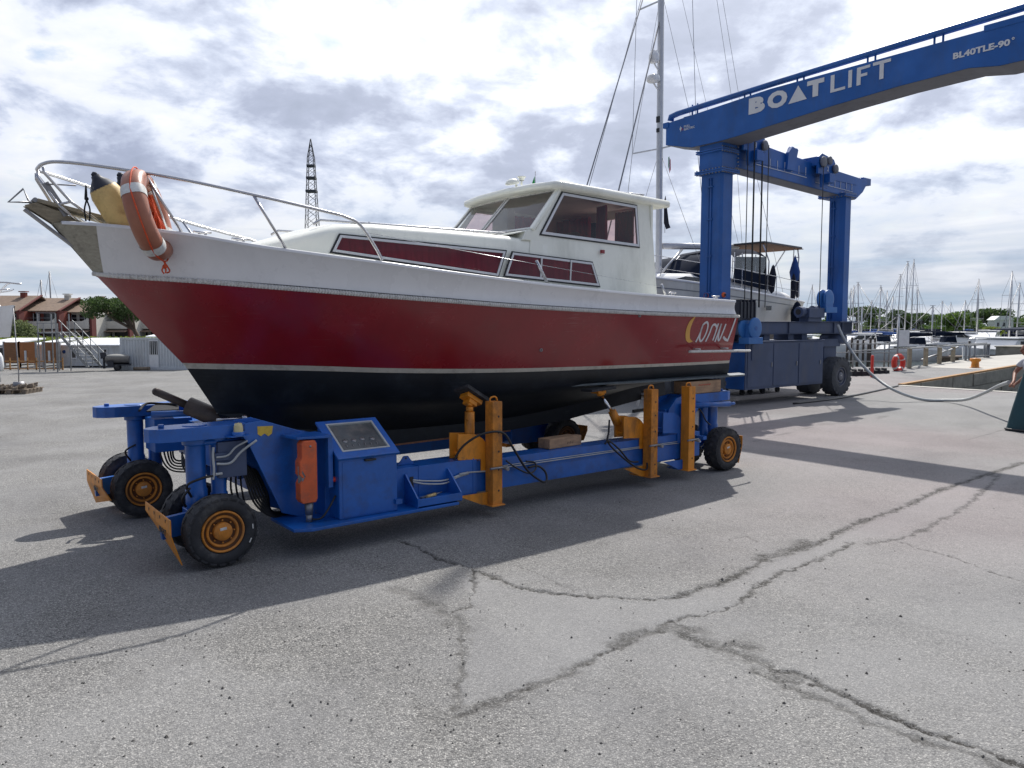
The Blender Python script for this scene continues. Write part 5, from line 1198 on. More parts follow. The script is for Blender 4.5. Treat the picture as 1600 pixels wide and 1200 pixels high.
for yc in (0, -7.6):
    l1 = leg(0, yc); l2 = leg(5.08, yc)
    # knee joint and top girder along the frame
    b = MB(); b.prism([(-.24, 5.17), (.24, 5.17), (.30, 5.45), (.30, 5.92), (-.24, 5.92)], yc - .30, yc + .30, 'y'); b.box(-.30, .30, yc - .36, yc + .36, 5.54, 5.57); b.box(-.30, .30, yc - .36, yc + .36, 5.58, 5.61)
    b.build('knee_joint', 'lift_blue', lift, .01)
    b = MB()
    for k in range(8):
        b.cyl((-.27 + k * .077, yc - .335, 5.52), (-.27 + k * .077, yc - .335, 5.64), .016, n=6); b.cyl((.275, yc - .33, 5.2 + k * .08), (.31, yc - .33, 5.2 + k * .08), .016, n=6)
    b.build('knee_bolt', 'dull_steel', lift)
    b = MB(); b.prism([(.28, 5.29), (5.60, 5.10), (5.95, 5.32), (6.20, 5.60), (6.05, 5.65), (.28, 5.90)], yc - .22, yc + .22, 'y'); b.box(.3, 5.6, yc - .235, yc - .22, 5.46, 5.475); b.box(4.82, 5.36, yc - .32, yc + .18, 5.085, 5.12)
    g_ = b.build('girder', 'lift_blue', lift, .006)
    b = MB(); b.prism([(.32, 5.275), (5.59, 5.088), (5.59, 5.098), (.32, 5.288)], yc - .2, yc + .2, 'y'); b.build('girder_underside', 'lift_grey', g_)
    b = MB(); b.box(6.10, 6.52, yc - .14, yc + .10, 5.56, 5.74); b.prism([(5.8, 5.60), (6.05, 5.52), (6.35, 5.60), (5.95, 5.70)], yc - .15, yc + .15, 'y'); b.build('end_bracket', 'lift_blue', g_, .006)
    b = MB()
    for k in range(8): b.box(1.05 + k * .30, 1.065 + k * .30, yc - .232, yc - .222, 5.43, 5.62)
    for k in range(6): b.box(3.95 + k * .28, 3.962 + k * .28, yc - .232, yc - .222, 5.30, 5.46)
    b.slab([(1.0, yc - .228, 5.425), (3.2, yc - .228, 5.37), (3.2, yc - .228, 5.385), (1.0, yc - .228, 5.44)], (0, -1, 0), .006); b.slab([(3.6, yc - .228, 5.305), (5.4, yc - .228, 5.26), (5.4, yc - .228, 5.272), (3.6, yc - .228, 5.318)], (0, -1, 0), .006)
    b.build('scale_marks', 'letter_white', g_)
    b = MB(); b.tube([(.6, yc - .05, 6.02), (2.2, yc - .05, 5.90), (5.6, yc - .05, 5.72)], .016, 6); b.tube([(.9, yc + .1, 5.97), (2.2, yc + .1, 5.95)], .035, 6)
    for x, z in ((1.9, 5.90), (2.55, 5.85), (5.3, 5.72)): b.box(x - .12, x + .12, yc - .1, yc + .1, z - .12, z)
    b.build('girder_rail', 'lift_blue', g_)
    # trolleys with sheaves and falls
    for xt, num in ((.78, '3'), (3.80, '2')):
        zt = 5.92 - (xt - .78) * .048
        b = MB(); b.prism([(xt - .42, zt - .30), (xt - .40, zt + .10), (xt - .25, zt + .20), (xt + .30, zt + .12), (xt + .42, zt - .02), (xt + .42, zt - .25), (xt + .1, zt - .30), (xt + .05, zt - .62), (xt - .22, zt - .62), (xt - .25, zt - .30)], yc - .42, yc - .36, 'y')
        b.prism([(xt - .40, zt - .10), (xt - .38, zt + .12), (xt + .38, zt + .05), (xt + .38, zt - .12)], yc - .36, yc + .3, 'y'); b.box(xt - .12, xt + .12, yc - .56, yc - .42, zt - .5, zt - .28); b.build('trolley', 'lift_blue', lift, .008)
        tr = col.objects[-1] if False else lift
        b = MB()
        for dx, dz, r_ in ((-.26, -.02, .13), (.30, -.12, .11), (.02, .05, .10)): b.lathe([(.001, .0), (r_ - .02, 0), (r_, .01), (r_, .05), (r_ - .02, .06), (.001, .06)], (xt + dx, yc - .50, zt + dz), (0, 1, 0), 24)
        b.build('sheave', 'lift_grey', lift)
        text_mesh('trolley_number', num, .16, 'letter_white', lift, basis((xt - .02, yc - .426, zt - .20), (1, 0, 0), (0, 0, 1)), .001, .004)
        b = MB(); zt2 = zt - .1
        for dx in ((-.36, -.13, -.10, .17, .20, .42) if xt < 2 else (-.30,)): b.tube([(xt + dx, yc - .49, zt2), (xt + dx, yc - .49, 2.2)], .011, 6)
        b.build('lifting_rope', 'hose_black', lift)
    b = MB(); b.prism([(2.25, 5.45), (2.55, 5.45), (2.7, 5.95), (2.45, 6.0), (2.30, 5.85)], yc - .30, yc - .22, 'y')
    for k in range(6): b.tube(cr([(2.5 + .03 * k, yc - .1 + .03 * k, 5.85), (2.55 + .06 * k, yc - .15, 6.03), (2.75 + .04 * k, yc - .1, 5.95), (2.9, yc - .05, 5.8)], 3), .012, 5)
    b.build('cable_carrier', 'lift_blue', lift)
    # sill beam, cabinet, wheels
    b = MB(); b.box(.22, 5.40, yc - .34, yc - .06, 1.60, 1.87); b.box(.22, 5.40, yc - .38, yc + .0, 1.872, 1.885); b.box(.22, 5.40, yc - .38, yc + .0, 1.585, 1.598)
    for x in (2.4, 4.45, 4.85): b.box(x, x + .03, yc - .375, yc - .34, 1.60, 1.87)
    b.build('sill_beam', 'lift_grey_blue', lift, .004)
    b = MB(); b.box(-.20 + .55, 3.56, yc - .60, yc + .35, .36, 1.42); b.box(.33, 3.58, yc - .62, yc + .37, 1.42, 1.445)
    for x in (.6, 1.6, 2.6, 3.2): b.box(x - .12, x + .12, yc - .3, yc + .1, 1.445, 1.585)
    cbx = b.build('engine_housing', 'lift_grey_blue', lift, .01)
    b = MB()
    for x, w in ((.42, .95), (1.42, 1.0), (2.47, 1.03)): b.box(x, x + w, yc - .612, yc - .600, .41, 1.38)
    cb2 = b.build('housing_door', 'lift_grey_blue', cbx, .004)
    b = MB(); b.box(.55, .80, yc - .625, yc - .612, 1.02, 1.36); b.build('notice_plate', 'lift_grey_blue', cbx)
    b = MB()
    for x in (1.33, 2.36, 3.4): b.box(x - .015, x + .015, yc - .628, yc - .612, .85, .95)
    b.build('door_handle', 'dull_steel', cbx)
    b = MB(); b.box(.334, .349, yc - .58, yc + .33, .37, 1.41); b.build('end_panel', 'lift_blue', lift, .004)
    for x in (4.50, -.80):
        for yy in (-.42, .30): wheel(lift, Vector((x, yc + yy, .50)), -1 if yy < 0 else 1, r=.50, w=.34, rim_m='lift_grey', lugs=20, tread='rubber_dusty', rimr=.24)
    b = MB()
    for x in (4.55, -.75): b.box(x - .25, x + .35, yc - .2, yc + .08, .55, 1.33); b.box(x - .45, x + .42, yc - .26, yc + .14, 1.25, 1.45); b.cyl((x - .05, yc - .5, .5), (x - .05, yc + .4, .5), .09)
    b.build('wheel_fork', 'lift_grey_blue', lift, .01)
    # winches and pulley blocks
    b = MB(); b.box(3.05, 3.75, yc - .50, yc - .15, 1.98, 2.22); b.cyl((2.86, yc - .32, 2.12), (3.06, yc - .32, 2.12), .13, n=20); b.cyl((3.5, yc - .3, 2.15), (3.85, yc - .3, 2.15), .13, n=20); b.box(3.1, 3.7, yc - .45, yc - .2, 1.885, 1.98); b.build('winch', 'lift_grey_blue', lift, .008)
    b = MB(); b.cyl((2.85, yc - .32, 2.12), (2.87, yc - .32, 2.12), .07, n=16); b.build('winch_end', 'dark_inside', lift)
    b = MB(); b.box(-.02, .62, yc - .66, yc - .44, 1.9, 2.30)
    for k in range(5): b.box(.02 + k * .13, .05 + k * .13, yc - .68, yc - .42, 1.95, 2.36)
    b.build('rope_block', 'navy_cap', lift, .004)
    for (cx, cz, ax) in ((.42, 1.73, 0), (4.02, 2.45, 0)):
        b = MB(); rows = []
        b.lathe([(.001, 0), (.20, 0), (.235, .01), (.235, .045), (.20, .055), (.001, .055)], (cx, yc - .80 if cx < 1 else yc - .46, cz), (0, 1, 0), 28)
        b.lathe([(.001, 0), (.20, 0), (.235, .01), (.235, .045), (.20, .055), (.001, .055)], (cx - .16, yc - .66 if cx < 1 else yc - .38, cz), (0, 1, 0), 28)
        yy = yc - .70 if cx < 1 else yc - .42
        b.box(cx - .28, cx + .24, yy - .12, yy + .14, cz - .34, cz - .20); b.box(cx - .2, cx + .15, yy - .06, yy + .06, cz - .3, cz + .1)
        p = b.build('pulley', mat('pulley_blue_%d_%d' % (cx * 10, -yc), (.03, .15, .42), .45, var=.1), lift, .004)
        b = MB(); b.lathe([(.05, -.004), (.05, -.001)], (cx, yc - .80 if cx < 1 else yc - .46, cz), (0, 1, 0), 16); b.lathe([(.001, -.004), (.05, -.004)], (cx, yc - .80 if cx < 1 else yc - .46, cz), (0, 1, 0), 16); b.build('pulley_hub', 'lift_blue', p)
# long top beam
b = MB(); prof = [(1.20, 5.90), (1.17, 5.88), (.42, 5.62), (-.55, 5.62), (-.95, 5.76), (-2.85, 5.93), (-4.1, 6.0), (-5.2, 6.01), (-5.75, 5.90), (-8.6, 5.90), (-8.9, 6.0), (-8.9, 6.47), (1.24, 6.37)]
prof = [(1.18, 5.90), (.45, 5.72), (.32, 5.72), (-.32, 5.72), (-.75, 5.74), (-2.85, 5.90), (-4.1, 5.97), (-5.2, 5.99), (-5.65, 5.91), (-8.4, 5.90), (-8.9, 6.0), (-8.9, 6.53), (-5.0, 6.53), (-1.5, 6.525), (1.18, 6.38)]
b.prism(prof, -.34, .34, 'x'); b.box(-.36, .36, 1.10, 1.26, 6.28, 6.40); b.box(-.352, .352, -8.9, -5.4, 6.50, 6.60); bm_ = b.build('top_beam', 'lift_blue', lift, .006)
# top beam prism uses (y, z) pairs; underside plates in grey
b = MB(); n_ = len(prof); und = prof[0:11]; rows = [[(-.335, y, z - .004), (.335, y, z - .004)] for y, z in und]; b.grid(rows, False); b.build('beam_underside', 'lift_grey', bm_, fix=False)
b = MB(); rl = [(1.12, 6.44), (1.10, 6.53), (.9, 6.56), (-1.46, 6.635), (-4.0, 6.70), (-6.0, 6.74), (-8.5, 6.74)]
b.tube([(-.28, y, z) for y, z in rl], .055, 10); b.tube([(-.20, y, z) for y, z in rl], .04, 8)
for y in (.35, -1.0, -2.2, -3.6, -4.75, -6.4, -8.0): 
    for d in (0, .14): b.cyl((-.27, y + d, 6.4), (-.27, y + d, 6.66), .018)
b.box(-.25, .05, .25, .75, 6.39, 6.45); b.build('beam_pipe', 'lift_blue', bm_)
X0 = -.345
def btext(s, y, z, size, off, xs=1.0, nm='lettering'): return text_mesh(nm, s, size, 'letter_white', bm_, basis((X0, y, z), (0, -1, -.0 + .012), (0, 0, 1)), .002, off, xs)
# heavy wide B O ▲ T then thin L I F T, as bars and rings
def bar(b, y0, z0, y1, z1): b.slab([(X0, y0, z0), (X0, y1, z0), (X0, y1, z1), (X0, y0, z1)], (-1, 0, 0), .004)
def shape(b, pts): b.slab([(X0, y, z) for y, z in pts], (-1, 0, 0), .004)
def fit(s, ya, yb, za, zc, off):     # a text stretched to fill a box on the beam face
    o = text_mesh('lettering', s, .3, 'letter_white', bm_, Matrix.Identity(4), .002, off, 1.0)
    xs = [v.co.x for v in o.data.vertices]; ys = [v.co.y for v in o.data.vertices]; x0, x1, y0, y1 = min(xs), max(xs), min(ys), max(ys)
    for v in o.data.vertices: fx, fy = (v.co.x - x0) / (x1 - x0), (v.co.y - y0) / (y1 - y0); v.co = (X0 - .002 + v.co.z, ya + (yb - ya) * fx, za + (zc - za) * fy)
    return o
def tee(ya, yb, za, zc, bt, sw):
    m = (ya + yb) / 2; b = MB(); shape(b, [(ya, zc), (ya, zc - bt), (m + sw / 2, zc - bt), (m + sw / 2, za), (m - sw / 2, za), (m - sw / 2, zc - bt), (yb, zc - bt), (yb, zc)]); b.build('lettering', 'letter_white', bm_)
fit('B', -1.02, -1.40, 6.115, 6.435, .022); fit('O', -1.455, -1.90, 6.115, 6.445, .018)
b = MB(); shape(b, [(-1.925, 6.13), (-2.32, 6.145), (-2.13, 6.44)]); b.build('lettering', 'letter_white', bm_)
tee(-2.32, -2.67, 6.15, 6.465, .085, .115)
b = MB(); shape(b, [(-2.80, 6.46), (-2.80, 6.145), (-3.09, 6.15), (-3.09, 6.20), (-2.875, 6.195), (-2.875, 6.46)]); b.build('lettering', 'letter_white', bm_)
b = MB(); shape(b, [(-3.145, 6.155), (-3.215, 6.155), (-3.215, 6.465), (-3.145, 6.465)]); b.build('lettering', 'letter_white', bm_)
b = MB(); shape(b, [(-3.305, 6.155), (-3.38, 6.155), (-3.38, 6.295), (-3.50, 6.298), (-3.50, 6.348), (-3.38, 6.345), (-3.38, 6.42), (-3.55, 6.425), (-3.55, 6.475), (-3.305, 6.47)]); b.build('lettering', 'letter_white', bm_)
tee(-3.60, -3.92, 6.165, 6.485, .055, .075)
fit('BL40TLE-90', -4.95, -5.79, 6.185, 6.29, .012); fit('°', -5.81, -5.85, 6.26, 6.30, .004)
btext('FULL', .66, 6.185, .066, .001, 1.2); btext('ELECTRIC', .66, 6.125, .066, .001, 1.05)
b = MB(); shape(b, [(.78, 6.17), (.75, 6.24), (.735, 6.20), (.71, 6.21), (.75, 6.11), (.755, 6.16)]); b.build('bolt_mark', 'letter_white', bm_)
b = MB(); shape(b, [(.71, 6.13), (.695, 6.19), (.685, 6.16)]); b.build('bolt_mark', 'red_plastic', bm_)
b = MB(); b.lathe([(.055, -.0), (.06, .02), (.045, .05), (.001, .055)], (-.10, -.30, 2.46), (0, -1, 0), 20); b.lathe([(.06, 0), (.06, .02)], (-.225, .05, 2.45), (-1, 0, 0), 20); o = b.build('beacon', 'orange_red', lift)
b = MB(); b.lathe([(.001, -.012), (.025, -.01), (.03, 0)], (-.10, -.355, 2.46), (0, 1, 0), 14); b.build('beacon_socket', 'dark_inside', o)
# ladder-legged trestles and casters under the housing
for x, y in ((.15, -1.2),):
    pass
t = thing('trolley_cart', 'low wheeled platform on small black casters below the grey lift housing', 'cart', gp(1175, 617), ANG)
b = MB(); b.box(-.6, 1.5, .0, .7, .18, .24); b.build('platform', 'lift_grey_blue', t)
for x, y in ((-.3, .1), (.05, .1), (.55, .05), (1.3, .1), (-.3, .6), (1.3, .6)):
    b = MB(); b.cyl((x, y - .03, .075), (x, y + .03, .075), .075, n=16); b.box(x - .02, x + .02, y - .045, y + .045, .07, .18); b.build('caster', 'rubber', t)
for i, (px, py, lab) in enumerate(((1044, 622, 'grey metal trestle under the stern of the red motorboat, left one of two'), (1068, 622, 'grey metal trestle under the stern of the red motorboat, right one of two'))):
    t = thing('trestle', lab, 'trestle', gp(px, py), ANG, 'grey trestles behind the mover'); b = MB()
    for y in (0, .5):
        b.beam((-.11, y, 0), (-.03, y, .55), .035); b.beam((.11, y, 0), (.03, y, .55), .035); b.beam((-.075, y, .2), (.075, y, .2), .025)
    b.build('legs', 'galv', t); b = MB(); b.beam((0, -.05, .57), (0, .55, .57), .06); b.build('top_bar', 'galv', t)

# ================================================================ the sailing yacht standing behind the lift
YE = Vector((5.7, 5.0, 0)).normalized(); YA = math.atan2(5.0, 5.7)
YO = Vector((3.86, 20.3, 0))
ya = thing('sailing_yacht', 'large white sailing yacht with navy sprayhood and solar arch standing behind the blue lift', 'sailing yacht', YO, YA); ya.scale = (.72, .82, 1)
SU = 'support'
hs = [(-5.3, .02, 3.02, .04), (-4.6, .55, 3.0, .3), (-3.5, 1.10, 2.95, .75), (-2.2, 1.58, 2.88, 1.25), (-.5, 1.88, 2.80, 1.6), (2, 1.95, 2.68, 1.7), (4.5, 1.82, 2.57, 1.6), (6.4, 1.62, 2.50, 1.45), (7.35, 1.50, 2.46, 1.3)]
def yrow(f0, f1, n):
    c = cr([(a, b_, c_) for a, b_, c_, d in hs], 5); wl_ = cr([(a * .94 + .1, d, 1.55 - .0 * a) for a, b_, c_, d in hs], 5); kb = cr([(a * .86 + .1, .02, 1.15 - .25 * math.cos(a / 7.5 * 1.5) ** 2 + (.45 if a < -4.8 else 0) + (.35 if a > 7 else 0)) for a, b_, c_, d in hs], 5)
    rows = []
    for i in range(n + 1):
        f = f0 + (f1 - f0) * i / n
        if f < 1: rows.append([p * (1 - f) + q * f for p, q in zip(c, wl_)])
        else: g = f - 1; rows.append([p * (1 - g) + q * g + Vector((0, math.sin(g * math.pi) * .25 * min(1, q.y + p.y), 0)) for p, q in zip(wl_, kb)])
    return rows
def yh(name, f0, f1, n, m, off=0):
    b = MB(); rows = yrow(f0, f1, n)
    for sg in (-1, 1): b.grid([[(p.x, sg * (p.y + off), p.z) for p in r] for r in rows])
    for r1, r2 in zip(rows[:-1], rows[1:]): p, q = r1[-1], r2[-1]; b.add([(p.x, -p.y, p.z), (p.x, p.y, p.z), (q.x, q.y, q.z), (q.x, -q.y, q.z)], [(0, 1, 2, 3)])
    return b.build(name, m, ya)
yh('hull', 0, 1, 6, 'yacht_cream'); yh('underbody', 1, 2, 6, 'antifoul')
b = MB(); r0 = yrow(0, .1, 1)[0]; b.grid([[(p.x, -p.y, p.z + .02) for p in r0], [(p.x, 0, p.z + .07) for p in r0], [(p.x, p.y, p.z + .02) for p in r0]]); 
for sg in (-1, 1): b.tube([(p.x, sg * (p.y + .01), p.z + .02) for p in r0], .03, 6)
b.build('deck', 'yacht_white', ya)
b = MB(); r2 = yrow(.14, .16, 1)
for sg in (-1, 1): b.grid([[(p.x, sg * (p.y + .008), p.z) for p in r2[0]], [(p.x, sg * (p.y + .008), p.z) for p in r2[1]]])
b.build('cove_line', 'dull_steel', ya)
b = MB(); b.prism([(-1.2, 1.15), (1.2, 1.1), (.9, .15), (-.9, .15)], -.12, .12, 'y'); b.build('keel', 'antifoul', ya)
b = MB()
rowsd = [(-3.3, .25, 2.93, 2.95), (-2.5, .75, 2.90, 3.00), (-1.4, 1.1, 2.86, 3.06), (.4, 1.25, 2.80, 3.12), (2.6, 1.3, 2.70, 3.12), (3.4, 1.32, 2.66, 3.02), (5.8, 1.40, 2.55, 2.80), (6.9, 1.3, 2.5, 2.75)]
b.grid([[(x, -w, zb_), (x, -w * .94, zb_ + (zt_ - zb_) * .55), (x, -w * .75, zt_), (x, 0, zt_ + .05), (x, w * .75, zt_), (x, w * .94, zb_ + (zt_ - zb_) * .55), (x, w, zb_)] for x, w, zb_, zt_ in rowsd])
b.build('coachroof', 'yacht_white', ya)
b = MB()
for sg in (-1, 1): b.slab([(-.9, sg * 1.16, 2.93), (-.3, sg * 1.24, 2.88), (2.3, sg * 1.325, 2.82), (1.6, sg * 1.29, 2.98), (-.3, sg * 1.20, 3.02)], (0, sg, .1), .02)
b.build('coachroof_window', 'window_dark', ya)
b = MB()
for x in (3.6, 6.1): b.slab([(x, -1.935 if x < 5 else -1.66, 2.20), (x + .38, -1.92 if x < 5 else -1.62, 2.20), (x + .38, -1.93 if x < 5 else -1.63, 2.32), (x, -1.94 if x < 5 else -1.67, 2.32)], (0, -1, 0), .012)
b.build('hull_port', 'window_dark', ya)
# spray hood and bimini
b = MB(); A = []
for x, w, zt_ in ((.3, .95, 3.12), (.8, 1.15, 3.50), (1.5, 1.2, 3.68), (2.3, 1.22, 3.74)):
    A.append([(x, -w, 3.02), (x, -w, zt_ - .2), (x, -w * .8, zt_ - .05), (x, 0, zt_), (x, w * .8, zt_ - .05), (x, w, zt_ - .2), (x, w, 3.02)])
b.grid(A); b.build('spray_hood', 'navy_canvas', ya)
b = MB(); 
for sg in (-1, 1): b.slab([(1.0, sg * 1.205, 3.12), (2.1, sg * 1.23, 3.10), (2.1, sg * 1.23, 3.48), (1.1, sg * 1.205, 3.36)], (0, sg, 0), .01)
b.build('hood_window', 'dark_mesh', ya)
b = MB(); A = []
for x, zt_ in ((2.5, 3.78), (3.1, 3.90), (4.0, 3.93), (4.75, 3.86)): A.append([(x, -1.32, zt_ - .18), (x, -1.1, zt_ - .04), (x, 0, zt_ + .03), (x, 1.1, zt_ - .04), (x, 1.32, zt_ - .18)])
b.grid(A); 
for sg in (-1, 1): b.slab([(2.4, sg * 1.33, 2.95), (4.7, sg * 1.36, 2.78), (4.7, sg * 1.36, 3.18), (2.5, sg * 1.33, 3.32)], (0, sg, 0), .01)
b.build('bimini', 'navy_canvas', ya)
b = MB()
for sg in (-1, 1): b.slab([(2.55, sg * 1.325, 3.32), (4.7, sg * 1.325, 3.18), (4.72, sg * 1.325, 3.7), (2.55, sg * 1.325, 3.62)], (0, sg, 0), .006)
b.build('clear_screen', 'vinyl', ya)
b = MB()
for sg in (-1, 1):
    for x0_, x1_ in ((2.5, 2.55), (3.2, 3.05), (3.9, 4.0), (4.75, 4.72)): b.cyl((x0_, sg * 1.34, 2.8), (x1_, sg * 1.3, 3.74), .018, n=6)
    b.tube([(-5.3, sg * .08, 3.60), (-4.5, sg * .62, 3.56), (-2.2, sg * 1.55, 3.42), (2, sg * 1.9, 3.24), (4.6, sg * 1.78, 3.14), (6.9, sg * 1.5, 3.06)], .009, 6); b.tube([(-4.5, sg * .62, 3.28), (-2.2, sg * 1.55, 3.14), (2, sg * 1.9, 2.96), (6.9, sg * 1.5, 2.78)], .005, 5)
    for x, w, z in ((-4.5, .62, 3.0), (-2.2, 1.55, 2.88), (-.3, 1.83, 2.8), (2, 1.9, 2.7), (4.6, 1.78, 2.58), (6.9, 1.5, 2.48)): b.cyl((x, sg * w, z), (x, sg * w, z + .56), .013, n=6)
b.build('guard_rail', 'steel', ya)
# arch and solar panel, stern ladder
b = MB()
for sg in (-1, 1):
    b.tube([(4.9, sg * 1.3, 2.75), (5.0, sg * 1.28, 3.6), (4.7, sg * 1.2, 4.06)], .025, 6); b.tube([(7.2, sg * 1.25, 2.6), (7.35, sg * 1.25, 3.8), (7.35, sg * 1.2, 4.05)], .025, 6); b.tube([(6.85, sg * 1.25, 2.6), (6.95, sg * 1.25, 4.05)], .02, 6); b.tube([(5.1, sg * 1.25, 3.2), (6.3, sg * 1.22, 3.95)], .02, 6)
    for z in (2.9, 3.2, 3.5, 3.8): b.tube([(6.9, sg * 1.25, z), (7.28, sg * 1.25, z)], .014, 5)
b.build('stern_arch', 'steel', ya)
b = MB(); b.slab([(4.7, -1.25, 4.10), (7.6, -1.25, 4.07), (7.6, 1.25, 4.07), (4.7, 1.25, 4.10)], (0, 0, 1), .05); b.build('solar_panel', 'solar', ya)
b = MB(); b.slab([(4.66, -1.28, 4.08), (7.65, -1.28, 4.05), (7.65, 1.28, 4.05), (4.66, 1.28, 4.08)], (0, 0, 1), .018); b.build('panel_frame', 'rim_rust', ya)
b = MB(); b.box(5.55, 5.85, -1.1, -.6, 2.7, 3.25); b.build('locker', 'grey_canvas', ya, .05)
b = MB(); b.lathe([(.001, -.20), (.09, -.12), (.09, .12), (.001, .20)], (6.35, -1.74, 2.05), (0, 0, 1), 14); b.lathe([(.001, -.38), (.20, -.24), (.22, .1), (.09, .34), (.001, .40)], (5.9, -1.93, 2.08), (0, 0, 1), 18); b.tube([(5.9, -1.93, 2.45), (5.95, -1.72, 3.2)], .008, 5); b.build('hull_fender', 'navy_canvas', ya)
b = MB(); b.lathe([(.001, -.42), (.09, -.35), (.13, .1), (.05, .35), (.001, .4)], (4.95, -1.45, 3.1), (.1, 0, 1), 12); b.lathe([(.001, -.52), (.08, -.40), (.10, .2), (.04, .4), (.001, .45)], (6.55, -1.45, 2.85), (.05, 0, 1), 12)
b.lathe([(.001, -.5), (.07, -.45), (.08, .3), (.001, .45)], (7.2, -1.30, 3.1), (-.05, 0, 1), 10); b.build('hung_cover', 'black_flag', ya)
b = MB(); b.lathe([(.001, -.3), (.14, -.22), (.19, .0), (.10, .28), (.001, .5)], (6.85, -1.35, 3.35), (0, 0, 1), 14); b.build('outboard_cover', 'blue_canvas', ya)
# mast, spreaders, rigging, radar domes, boom
b = MB(); b.lathe([(.11, 2.9), (.10, 18.5)], (0, 0, 0), (-.012, 0, 1), 14); m_ = b.build('mast', 'alu', ya)
b = MB()
for z, w in ((6.35, 1.25), (10.05, 1.05), (14.0, .85)):
    for sg in (-1, 1): b.beam((-.012 * z, 0, z), (.12, sg * w, z + .06), .05, .03)
b.build('spreader', 'alu', m_)
b = MB()
for sg in (-1, 1):
    b.tube([(.12, sg * 1.85, 2.8), (.12, sg * 1.26, 6.4), (.0, sg * 1.06, 10.35), (-.05, sg * .86, 14.05), (-.2, 0, 18.2)], .009, 5); b.tube([(.1, sg * 1.8, 2.8), (-.08, 0, 6.3)], .007, 5); b.tube([(.12, sg * 1.24, 6.4), (-.1, 0, 10.3)], .007, 5); b.tube([(.05, sg * 1.05, 10.35), (-.14, 0, 14)], .007, 5)
    b.tube([(7.2, sg * .8, 2.6), (4.8, sg * .15, 8.0), (-.2, 0, 18.3)], .007, 5)
b.tube([(-5.0, 0, 3.1), (-.14, 0, 11.6)], .020, 6); b.tube([(-4.8, 0, 3.1), (-.14, 0, 11.9)], .009, 5); b.tube([(-3.26, 0, 3.05), (-.1, 0, 9.7)], .024, 6); b.tube([(5.1, 0, 4.2), (.0, 0, 12)], .006, 5)
b.build('rigging', 'dull_steel', ya)
b = MB(); b.lathe([(.001, -.03), (.17, .0), (.22, .04), (.21, .13), (.16, .17), (.001, .18)], (-.44, .04, 7.98), (0, 0, 1), 20); b.tube([(-.44, .04, 7.97), (-.25, .03, 7.86), (-.1, 0, 7.80)], .025, 6)
b.lathe([(.001, -.03), (.13, .0), (.17, .05), (.17, .18), (.12, .28), (.001, .30)], (-.44, .02, 8.46), (0, 0, 1), 20); b.tube([(-.44, .02, 8.45), (-.25, .02, 8.34), (-.1, 0, 8.28)], .025, 6); b.build('radar_dome', 'yacht_white', m_)
b = MB(); b.box(-.22, -.12, -.06, .06, 7.0, 7.15); b.box(-.22, -.12, -.05, .05, 6.75, 6.85); b.lathe([(.06, -.1), (.06, .1)], (-.28, 0, 11.3), (0, 0, 1), 10); b.build('deck_light', 'black_trim', m_)
b = MB(); b.tube([(.1, 0, 3.88), (5.1, 0, 4.10)], .072, 10); b.tube([(.15, 0, 3.85), (5.06, 0, 4.06)], .065, 8); bo = b.build('boom', 'alu', ya); b = MB(); b.tube([(.1, 0, 3.15), (1.6, 0, 3.98)], .035, 6); b.tube([(.1, 0, 3.0), (1.2, 0, 3.65)], .018, 6); b.build('boom_strut', 'alu', bo)
b = MB()
for i, (m2, y0_) in enumerate((('green_flag', 0), ('white_flag', .10), ('red_flag', .2))):
    b = MB(); b.slab([(-1.05 + .035 * i, -1.0, 5.9 - y0_ * .3), (-1.0 + .035 * i, -1.0, 5.93 - y0_ * .3), (-1.0 + .045 * i, -1.0, 5.72 - .05 * i), (-1.05 + .035 * i, -1.0, 5.62 - .05 * i)], (0, 1, 0), .004); b.build('courtesy_flag', m2, ya)
b = MB(); b.slab([(.05, -.12, 5.0), (.1, -.14, 5.15), (.32, -.14, 4.45), (.42, -.14, 4.35), (.2, -.12, 4.3), (.06, -.12, 4.45)], (0, 1, 0), .01); b.tube([(.10, -.13, 5.1), (.10, -.13, 4.2)], .008, 5); b.build('ensign', 'black_flag', ya)
# yard stands that carry her
for i, (x, y) in enumerate(((-3.5, -1.0), (-3.5, 1.0), (0, -1.4), (0, 1.4), (4.5, -1.4), (4.5, 1.4))):
    q = YO + Matrix.Rotation(YA, 3, 'Z') @ Vector((x * .72, y * .82, 0)); t = thing('boat_stand', 'steel tripod stand propping the hull of the sailing yacht', 'boat stand', q, YA, 'stands under the sailing yacht')
    b = MB(); b.cyl((0, 0, .6), (0, 0, 1.15), .03)
    for k in range(3): b.cyl((0, 0, .8), (.35 * math.cos(k * 2.09), .35 * math.sin(k * 2.09), 0), .02)
    b.build('tripod', 'galv', t); b = MB(); b.box(-.15, .15, -.1, .1, 1.15, 1.2); b.build('stand_pad', 'timber', t)
# green flag on a whip behind the wheelhouse
b = MB(); b.slab([ploc(4.36, -.35, 3.36), ploc(4.47, -.35, 3.36), ploc(4.455, -.35, 3.60)], NN, .004)
gf = thing('pennant', 'small green triangular pennant standing behind the wheelhouse roof', 'pennant', ploc(4.46, -.35, 3.30), 0)
b = MB(); b.slab([(-.12, -.02, .04), (.0, .0, .05), (-.01, 0, .34)], (.3, -1, 0), .004); b.build('cloth', 'green_flag', gf); b = MB(); b.cyl((0, 0, 0), (0, 0, .40), .005); b.build('staff', 'steel', gf)
